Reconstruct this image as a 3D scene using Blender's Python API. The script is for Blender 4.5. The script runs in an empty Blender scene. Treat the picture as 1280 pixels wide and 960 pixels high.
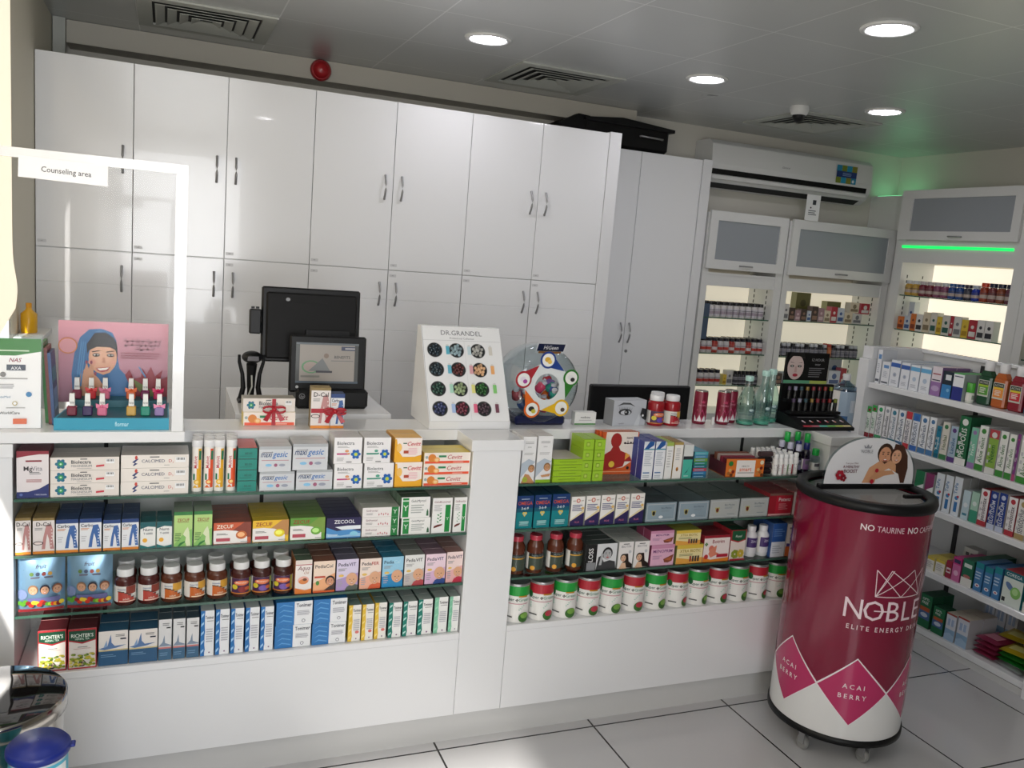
import bpy, math, random
from mathutils import Vector, Matrix

# ------------------------------------------------------------------ camera, world, lights, exposure
random.seed(7)
S = bpy.context.scene
COL = S.collection
cam_d = bpy.data.cameras.new('camera')
cam = bpy.data.objects.new('camera', cam_d)
COL.objects.link(cam)
F_PX, YAW, PITCH, ROLL = 1060.24, 0.39424, 0.153925, 0.0819896
fw = Vector((math.sin(YAW)*math.cos(PITCH), math.cos(YAW)*math.cos(PITCH), -math.sin(PITCH)))
rt = Vector((math.cos(YAW), -math.sin(YAW), 0))
up = rt.cross(fw)
r2 = math.cos(ROLL)*rt + math.sin(ROLL)*up
u2 = -math.sin(ROLL)*rt + math.cos(ROLL)*up
mw = Matrix((( r2.x, u2.x, -fw.x, 0), (r2.y, u2.y, -fw.y, 0), (r2.z, u2.z, -fw.z, 1.7), (0, 0, 0, 1)))
cam.matrix_world = mw
cam_d.sensor_width = 36
cam_d.lens = F_PX/1280*36
cam_d.clip_start = .05
S.camera = cam
S.view_settings.view_transform = 'Standard'
S.view_settings.look = 'None'
S.view_settings.gamma = 1
S.view_settings.use_curve_mapping = False
S.view_settings.exposure = 0.1

wd = bpy.data.worlds.new('daylight'); S.world = wd; wd.use_nodes = True
nt = wd.node_tree; bg = nt.nodes['Background']
sky = nt.nodes.new('ShaderNodeTexSky'); sky.sky_type = 'HOSEK_WILKIE'
sky.sun_direction = (-.4, -.7, .6); sky.turbidity = 3
nt.links.new(sky.outputs[0], bg.inputs[0]); bg.inputs[1].default_value = 0.6

def area_light(name, loc, direction, sx, sy, power, col=(1, 1, 1), spread=180):
    l = bpy.data.lights.new(name, 'AREA'); l.shape = 'RECTANGLE'; l.size = sx; l.size_y = sy
    l.energy = power; l.color = col; l.spread = math.radians(spread)
    o = bpy.data.objects.new(name, l); COL.objects.link(o); o.location = loc
    o.rotation_euler = Vector(direction).to_track_quat('-Z', 'Y').to_euler()
    return o
W_FRONT, W_LEFT, DL_STR, BACKLIT, WINPAN = 30, 7, 43, .47, .8
area_light('shopfront_daylight', (0.15, -1.5, 1.55), (-.06, 1, .06), 1.2, 1.8, W_FRONT, (.97, .98, 1), 125)
area_light('side_window_daylight', (-.50, 1.35, 1.55), (1, .35, -.1), 1.5, 1.5, W_LEFT, (1, .96, .9))
sun_d = bpy.data.lights.new('sun', 'SUN'); sun_d.energy = 7; sun_d.angle = .03; sun_d.color = (1, .95, .88)
sun = bpy.data.objects.new('sun', sun_d); COL.objects.link(sun)
sun.rotation_euler = Vector((.20, 1, -.53)).to_track_quat('-Z', 'Y').to_euler()

# ------------------------------------------------------------------ materials
def lin(c):
    if isinstance(c, str):
        c = tuple(int(c[i:i+2], 16)/255 for i in (0, 2, 4))
    return tuple(x/12.92 if x <= .04045 else ((x+.055)/1.055)**2.4 for x in c)
MATS = {}
def pm(name, col, rough=.4, metal=0., coat=0., var=.04, emis=None, estr=0., spec=.5, scale=60.):
    if name in MATS: return MATS[name]
    m = bpy.data.materials.new(name); m.use_nodes = True; MATS[name] = m
    n = m.node_tree.nodes; L = m.node_tree.links; b = n['Principled BSDF']
    c = lin(col)
    nz = n.new('ShaderNodeTexNoise'); nz.inputs['Scale'].default_value = scale; nz.inputs['Detail'].default_value = 3
    tc = n.new('ShaderNodeTexCoord'); L.new(tc.outputs['Object'], nz.inputs['Vector'])
    mr = n.new('ShaderNodeMapRange'); mr.inputs['To Min'].default_value = max(.02, rough-var); mr.inputs['To Max'].default_value = rough+var
    L.new(nz.outputs['Fac'], mr.inputs['Value']); L.new(mr.outputs['Result'], b.inputs['Roughness'])
    b.inputs['Base Color'].default_value = (*c, 1)
    b.inputs['Metallic'].default_value = metal
    b.inputs['Coat Weight'].default_value = coat
    b.inputs['Specular IOR Level'].default_value = spec
    if emis:
        b.inputs['Emission Color'].default_value = (*lin(emis), 1); b.inputs['Emission Strength'].default_value = estr
    return m
def attr_mat(name, rough, spec=.5, metal=0., coat=0.):
    m = pm(name, 'ffffff', rough, metal, coat, .05, None, 0, spec)
    n = m.node_tree.nodes; L = m.node_tree.links
    a = n.new('ShaderNodeAttribute'); a.attribute_name = 'Col'
    L.new(a.outputs['Color'], n['Principled BSDF'].inputs['Base Color'])
    return m
PRINT = attr_mat('printed_card', .38)
PLAS = attr_mat('coloured_plastic', .22, .5)
FOIL = attr_mat('metallic_print', .3, .5, .55)
def glass_mat(name, tint='ffffff', refl=1.0, dens=.03):
    m = bpy.data.materials.new(name); m.use_nodes = True; MATS[name] = m
    n = m.node_tree.nodes; L = m.node_tree.links
    for x in list(n): n.remove(x)
    o = n.new('ShaderNodeOutputMaterial'); mx = n.new('ShaderNodeMixShader')
    t = n.new('ShaderNodeBsdfTransparent'); g = n.new('ShaderNodeBsdfGlossy'); lw = n.new('ShaderNodeLayerWeight')
    fr = n.new('ShaderNodeMath'); fr.operation = 'POWER'; L.new(lw.outputs['Facing'], fr.inputs[0]); fr.inputs[1].default_value = 4.5
    t.inputs['Color'].default_value = (*lin(tint), 1)
    mu = n.new('ShaderNodeMath'); mu.operation = 'MULTIPLY_ADD'; mu.inputs[1].default_value = refl; mu.inputs[2].default_value = dens
    nz = n.new('ShaderNodeTexNoise'); nz.inputs['Scale'].default_value = 30
    mr = n.new('ShaderNodeMapRange'); mr.inputs['To Min'].default_value = .02; mr.inputs['To Max'].default_value = .04
    L.new(nz.outputs['Fac'], mr.inputs['Value']); L.new(mr.outputs['Result'], g.inputs['Roughness'])
    L.new(fr.outputs[0], mu.inputs[0]); L.new(mu.outputs[0], mx.inputs['Fac'])
    L.new(t.outputs[0], mx.inputs[1]); L.new(g.outputs[0], mx.inputs[2]); L.new(mx.outputs[0], o.inputs['Surface'])
    return m
GLASS = glass_mat('shelf_glass', 'e4f2ec')
PANE = glass_mat('clear_pane', 'fdfdfd', .35, .004)
GEDGE = pm('glass_edge_green', '3f6153', .15)
CLEARP = glass_mat('clear_plastic', 'e6eef0', 1.2, .06)
AQUAP = glass_mat('aqua_bottle_plastic', 'e0f2ee', 1.2, .10)
BLUEP = glass_mat('pale_blue_plastic', 'a9c1d8', 1.3, .14)
PURPP = glass_mat('purple_plastic', '8a6aa5', 1.3, .08)
LACQ = pm('white_lacquer', 'e9eaec', .17, 0, .25, .03, scale=4)
LACQ2 = pm('white_laminate', 'dfe0df', .32, 0, 0, .008, scale=5)
LACQG = pm('door_lacquer', 'f0f1f3', .17, 0, .3, .008, scale=3)
CREAM = pm('cream_wall_paint', 'e0dac8', .7, scale=20)
WALLG = pm('warm_white_wall', 'd8d5cc', .7, scale=20)
GREY = pm('grey_trim', 'b3b6b0', .5)
DARK = pm('dark_gap', '2a2b2c', .6)
BLACK = pm('black_plastic', '0e0f11', .42, spec=.3)
BLACKM = pm('matt_black', '0a0a0b', .55, spec=.25)
CHROME = pm('brushed_steel', 'a4a4a6', .36, .7)
STEEL = pm('polished_steel', 'b8b4ae', .12, 1.)
FROST = pm('frosted_grey_glass', '9aa0a6', .3)
KICK = pm('kick_laminate', 'cfcfce', .3)
BACKP = pm('backlit_cream_panel', 'e6dfcc', .5, emis='f6ecd6', estr=BACKLIT)
BACKR = pm('bright_backlit_panel', 'e6dfcc', .5, emis='fdf0dc', estr=.85)
LAMP = pm('lamp_diffuser', 'ffffff', .4, emis='fbf8ff', estr=DL_STR)
GREENL = pm('green_led', '20e070', .4, emis='12e45e', estr=1.25)
BLINDM = pm('glowing_blind', 'fff0d0', .8, emis='fff0d8', estr=WINPAN)
CASTER = pm('grey_rubber', '8c8c8a', .5)

# ------------------------------------------------------------------ mesh builder
_tc = {}
def text_geo(s, bold=0, ital=0):
    k = (s, bold, ital)
    if k in _tc: return _tc[k]
    cu = bpy.data.curves.new('t', 'FONT'); cu.body = s; cu.size = 1; cu.resolution_u = 2
    cu.offset = .009*bold; cu.shear = .3*ital; cu.fill_mode = 'FRONT'
    ob = bpy.data.objects.new('t', cu); COL.objects.link(ob)
    dg = bpy.context.evaluated_depsgraph_get()
    me = ob.evaluated_get(dg).to_mesh()
    vs = [(v.co.x, v.co.y) for v in me.vertices]; fs = [tuple(p.vertices) for p in me.polygons]
    ob.evaluated_get(dg).to_mesh_clear()
    bpy.data.objects.remove(ob); bpy.data.curves.remove(cu)
    if not vs: vs = [(0, 0), (.1, 0), (.1, .1)]; fs = [(0, 1, 2)]
    x0 = min(v[0] for v in vs); x1 = max(v[0] for v in vs); y0 = min(v[1] for v in vs); y1 = max(v[1] for v in vs)
    vs = [(v[0]-x0, v[1]) for v in vs]
    _tc[k] = (vs, fs, x1-x0, y0, y1); return _tc[k]

class MB:
    def __init__(s, M=None):
        s.v = []; s.f = []; s.c = []; s.m = []; s.s = []; s.M = M or Matrix(); s.mats = []
    def mi(s, mat):
        if mat not in s.mats: s.mats.append(mat)
        return s.mats.index(mat)
    def add(s, vs, fs, col='ffffff', mat=None, smooth=False):
        b = len(s.v); s.v += [tuple(s.M @ Vector(v)) for v in vs]
        mi = s.mi(mat or PRINT); c = lin(col) if isinstance(col, str) else col
        for f in fs:
            s.f.append(tuple(b+i for i in f)); s.c.append(c); s.m.append(mi); s.s.append(smooth)
    def box(s, x0, x1, y0, y1, z0, z1, col='ffffff', mat=None, bev=0.):
        if bev > 0:
            b = bev
            def ring(z, i): return [(x0+i, y0+b+0, z), (x0+b, y0+i, z), (x1-b, y0+i, z), (x1-i, y0+b, z), (x1-i, y1-b, z), (x1-b, y1-i, z), (x0+b, y1-i, z), (x0+i, y1-b, z)]
            def ins(z): return [(x0+b, y0+b, z), (x0+b, y0+b, z), (x1-b, y0+b, z), (x1-b, y0+b, z), (x1-b, y1-b, z), (x1-b, y1-b, z), (x0+b, y1-b, z), (x0+b, y1-b, z)]
            rs = [ins(z0), ring(z0+b, 0), ring(z1-b, 0), ins(z1)]
            vs = [p for r in rs for p in r]; fs = [tuple(range(7, -1, -1)), tuple(range(24, 32))]
            for k in range(3):
                for i in range(8):
                    j = (i+1) % 8; fs.append((k*8+i, k*8+j, (k+1)*8+j, (k+1)*8+i))
            s.add(vs, fs, col, mat); return s
        vs = [(x0, y0, z0), (x1, y0, z0), (x1, y1, z0), (x0, y1, z0), (x0, y0, z1), (x1, y0, z1), (x1, y1, z1), (x0, y1, z1)]
        fs = [(0, 3, 2, 1), (4, 5, 6, 7), (0, 1, 5, 4), (1, 2, 6, 5), (2, 3, 7, 6), (3, 0, 4, 7)]
        s.add(vs, fs, col, mat); return s
    def carton(s, w, h, d, side, top, face, mat=None):
        vs = [(-w/2, 0, 0), (w/2, 0, 0), (w/2, d, 0), (-w/2, d, 0), (-w/2, 0, h), (w/2, 0, h), (w/2, d, h), (-w/2, d, h)]
        s.add(vs, [(0, 3, 2, 1), (1, 2, 6, 5), (2, 3, 7, 6), (3, 0, 4, 7)], side, mat)
        s.add(vs, [(4, 5, 6, 7)], top, mat); s.add(vs, [(0, 1, 5, 4)], face, mat)
        # tucked flap line on the lid
        s.add([(-w/2+.001, .0015, h+.0002), (w/2-.001, .0015, h+.0002), (w/2-.001, .0025, h+.0002), (-w/2+.001, .0025, h+.0002)], [(0, 1, 2, 3)], tuple(x*.55 for x in lin(top)), mat)
    def lathe(s, prof, seg=20, col='ffffff', mat=None, c=(0, 0), smooth=True, sx=1, sy=1, cap0=True, cap1=True):
        vs = []; n = len(prof)
        for r, z in prof:
            for i in range(seg):
                a = 2*math.pi*i/seg; vs.append((c[0]+sx*r*math.cos(a), c[1]+sy*r*math.sin(a), z))
        fs = [(k*seg+i, k*seg+(i+1) % seg, (k+1)*seg+(i+1) % seg, (k+1)*seg+i) for k in range(n-1) for i in range(seg)]
        s.add(vs, fs, col, mat, smooth)
        b = []
        if cap0: b.append(tuple(range(seg-1, -1, -1)))
        if cap1: b.append(tuple((n-1)*seg+i for i in range(seg)))
        if b:
            ring = vs[:seg]+vs[(n-1)*seg:]
            bb = []
            if cap0: bb.append(tuple(range(seg-1, -1, -1)))
            if cap1: bb.append(tuple(range(seg, 2*seg)))
            s.add(ring, bb, col, mat)
        return s
    def tube(s, pts, r, seg=8, col='ffffff', mat=None, rs=None):
        pts = [Vector(p) for p in pts]; n = len(pts); vs = []
        ref = None
        for i, p in enumerate(pts):
            t = (pts[min(i+1, n-1)]-pts[max(i-1, 0)]).normalized()
            if ref is None: ref = Vector((0, 0, 1)) if abs(t.z) < .9 else Vector((1, 0, 0))
            a = t.cross(ref).normalized(); b = t.cross(a).normalized(); ref = -b if False else ref
            rr = rs[i] if rs else r
            for k in range(seg):
                an = 2*math.pi*k/seg; vs.append(tuple(p+rr*(math.cos(an)*a+math.sin(an)*b)))
        fs = [(k*seg+i, k*seg+(i+1) % seg, (k+1)*seg+(i+1) % seg, (k+1)*seg+i) for k in range(n-1) for i in range(seg)]
        s.add(vs, fs, col, mat, True); s.add(vs[:seg]+vs[-seg:], [tuple(range(seg)), tuple(range(2*seg-1, seg-1, -1))], col, mat)
        return s
    def prism(s, poly, y0, y1, col='ffffff', mat=None, axis='y', smooth=False):
        def q(a, b, t): return (a, t, b) if axis == 'y' else ((t, a, b) if axis == 'x' else (a, b, t))
        n = len(poly); vs = [q(a, b, y0) for a, b in poly]+[q(a, b, y1) for a, b in poly]
        s.add(vs, [tuple(range(n)), tuple(range(2*n-1, n-1, -1))], col, mat)
        s.add(vs, [(i, n+i, n+(i+1) % n, (i+1) % n) for i in range(n)], col, mat, smooth); return s
    def ball(s, c, r, col='ffffff', mat=None, seg=10, rings=6, sx=1, sy=1, sz=1):
        prof = [(max(1e-4, r*math.sin(math.pi*k/rings)), c[2]-sz*r*math.cos(math.pi*k/rings)) for k in range(rings+1)]
        return s.lathe(prof, seg, col, mat, (c[0], c[1]), True, sx, sy)
    def build(s, name, parent=None, loc=(0, 0, 0), rz=0., bevel=0.):
        me = bpy.data.meshes.new(name); me.from_pydata(s.v, [], s.f)
        for m in s.mats: me.materials.append(m)
        me.polygons.foreach_set('material_index', s.m); me.polygons.foreach_set('use_smooth', s.s)
        ca = me.color_attributes.new('Col', 'FLOAT_COLOR', 'CORNER'); buf = []
        for f, c in zip(s.f, s.c): buf += [c[0], c[1], c[2], 1.]*len(f)
        ca.data.foreach_set('color', buf); me.update()
        o = bpy.data.objects.new(name, me); COL.objects.link(o); o.parent = parent; o.location = loc; o.rotation_euler.z = rz
        if bevel:
            md = o.modifiers.new('bevel', 'BEVEL'); md.width = bevel; md.segments = 2; md.limit_method = 'ANGLE'
        return o

class Art:
    """prints flat artwork on a face: u to the right, v up, both 0..1"""
    def __init__(s, mb, w, h, fn, mat=None, nu=1, lay=.00025):
        s.mb = mb; s.w = w; s.h = h; s.fn = fn; s.mat = mat or PRINT; s.nu = nu; s.k = 1; s.lay = lay
    def put(s, pts, fs, col):
        s.mb.add([s.fn(u, v, s.k*s.lay) for u, v in pts], fs, col, s.mat); s.k += 1
    def R(s, u0, v0, u1, v1, c):
        n = max(1, math.ceil(s.nu*(u1-u0)))
        pts = []
        for i in range(n+1):
            u = u0+(u1-u0)*i/n; pts += [(u, v0), (u, v1)]
        s.put(pts, [(2*i, 2*i+2, 2*i+3, 2*i+1) for i in range(n)], c); return s
    def P(s, pts, c): s.put(pts, [tuple(range(len(pts)))], c); return s
    def E(s, u, v, r, c, ky=1., n=16, a=0.):
        # r is a fraction of the face width
        pts = [(u, v)]
        for ring in ((.5, 1.) if s.nu > 1 else (1.,)):
            for i in range(n):
                t = 2*math.pi*i/n; x = r*ring*math.cos(t); y = r*ky*ring*math.sin(t)
                x, y = x*math.cos(a)-y*math.sin(a), x*math.sin(a)+y*math.cos(a)
                pts.append((u+x, v+y*s.w/s.h))
        fs = [(0, 1+i, 1+(i+1) % n) for i in range(n)]
        if s.nu > 1: fs += [(1+i, 1+n+i, 1+n+(i+1) % n, 1+(i+1) % n) for i in range(n)]
        s.put(pts, fs, c); return s
    def T(s, t, u, v, hh, c, b=0, i=0, mw=None, al='c', rot=0):
        vs, fs, tw, y0, y1 = text_geo(t, b, i)
        sc = hh*s.h/.72; wd = tw*sc; kx = 1.
        lim = mw*(s.w if not rot else s.h) if mw else None
        if lim and wd > lim: kx = lim/wd; wd = lim
        off = {'c': -wd/2, 'l': 0, 'r': -wd}[al]; pts = []
        for x, y in vs:
            X = off+x*sc*kx; Y = y*sc
            if rot: X, Y = -Y*rot, X*rot
            pts.append((u+X/s.w, v+Y/s.h))
        s.put(pts, fs, c); return s
    def L(s, u0, v0, u1, v1, n, c, rag=.3):
        rnd = random.Random(n*17+int(u0*100)); hh = (v1-v0)/n; pts = []; fs = []
        for i in range(n):
            a = v1-hh*(i+.72); b = v1-hh*(i+.28); e = u1-(u1-u0)*rag*rnd.random(); k = len(pts)
            pts += [(u0, a), (e, a), (e, b), (u0, b)]; fs.append((k, k+1, k+2, k+3))
        s.put(pts, fs, c); return s
    def bar(s, u, v, w, h):
        s.R(u, v, u+w, v+h, 'f2f2f2'); k = 0; x = u+w*.1; pts = []; fs = []
        while x < u+w*.9:
            d = w*(.03+.03*((k*7) % 3)); q = len(pts); pts += [(x, v+h*.45), (x+d, v+h*.45), (x+d, v+h*.9), (x, v+h*.9)]; fs.append((q, q+1, q+2, q+3)); x += d+w*.05; k += 1
        s.put(pts, fs, '333333'); return s
    def face(s, u, v, r, skin='dcae8c', hair='3a2a20', smile=1, hat=None, tilt=0):
        s.E(u, v+r*.25*s.w/s.h, r*1.08, hair, 1.12); s.E(u, v, r*.86, skin, 1.2)
        q = s.w/s.h
        for sg in (-1, 1):
            s.E(u+sg*r*.34, v+r*.18*q, r*.13, '2a2020', .6, 8); s.E(u+sg*r*.34, v+r*.42*q, r*.2, hair, .22, 8)
        s.E(u, v-r*.12*q, r*.1, 'b98468', .9, 8)
        s.E(u, v-r*.5*q, r*.3, 'b5484c', .42, 10)
        if smile: s.E(u, v-r*.46*q, r*.22, 'f6f1ec', .28, 10)
        return s
    def drop(s, u, v, r, c, n=5):
        for i in range(n):
            a = 2*math.pi*i/n; s.E(u+r*.6*math.cos(a), v+r*.6*math.sin(a)*s.w/s.h, r*.42, c, 1, 8)
        return s

def flat(w, h, y=0, z0=0, x0=None):
    x0 = -w/2 if x0 is None else x0
    return lambda u, v, o: (x0+u*w, y-o, z0+v*h)
def cyl(r, a0, a1, z0, z1, c=(0, 0)):
    """wraps artwork round a cylinder, angles in degrees, left to right seen from outside"""
    def f(u, v, o):
        a = math.radians(a0+(a1-a0)*u); return (c[0]+(r+o)*math.cos(a), c[1]+(r+o)*math.sin(a), z0+v*(z1-z0))
    return f

# ------------------------------------------------------------------ object bookkeeping
def tag(o, label=None, cat=None, group=None, kind=None):
    if label: o['label'] = label
    if cat: o['category'] = cat
    if group: o['group'] = group
    if kind: o['kind'] = kind
    return o
def thing(name, label, cat, loc=(0, 0, 0), rz=0., group=None):
    o = bpy.data.objects.new(name, None); COL.objects.link(o); o.location = loc; o.rotation_euler.z = rz
    o.empty_display_size = .05
    return tag(o, label, cat, group)
def copy_tree(o, loc=None, rz=None, label=None, group=None, parent=None):
    c = o.copy(); COL.objects.link(c); c.parent = parent
    for ch in list(o.children): copy_tree(ch, parent=c)
    if loc is not None: c.location = loc
    if rz is not None: c.rotation_euler.z = rz
    if label: c['label'] = label
    if group: c['group'] = group
    return c
def struct(o): o['kind'] = 'structure'; return o
def solid(name, x0, x1, y0, y1, z0, z1, mat, parent=None, bevel=0., bev=0.):
    return MB().box(x0, x1, y0, y1, z0, z1, 'ffffff', mat, bev).build(name, parent, bevel=bevel)
ORD = ['leftmost', 'second from left', 'third from left', 'fourth from left', 'fifth from left', 'sixth from left', 'seventh from left', 'eighth from left', 'ninth from left', 'tenth from left', 'eleventh from left', 'twelfth from left', 'thirteenth from left', 'fourteenth from left']
NUM = ['zero', 'one', 'two', 'three', 'four', 'five', 'six', 'seven', 'eight', 'nine', 'ten', 'eleven', 'twelve', 'thirteen', 'fourteen']
def colpos(i, n):
    if n == 1: return ''
    if n == 2: return ['left one', 'right one'][i]
    if i == n-1: return 'rightmost of '+NUM[n]
    if i == 0: return 'leftmost of '+NUM[n]
    return ORD[i]
def deppos(i, n):
    if n == 1: return ''
    if i == 0: return 'in front'
    if i == n-1: return 'rearmost'
    return ['', 'second row back', 'third row back', 'fourth row back', 'fifth row back'][i]
def stkpos(i, n):
    if n == 1: return ''
    if i == 0: return 'bottom of stack'
    if i == n-1: return 'top of stack'
    return ['', 'second up', 'third up', 'fourth up', 'fifth up', 'sixth up', 'seventh up'][i]
def join(*a):
    return ', '.join(x for x in a if x)
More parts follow.
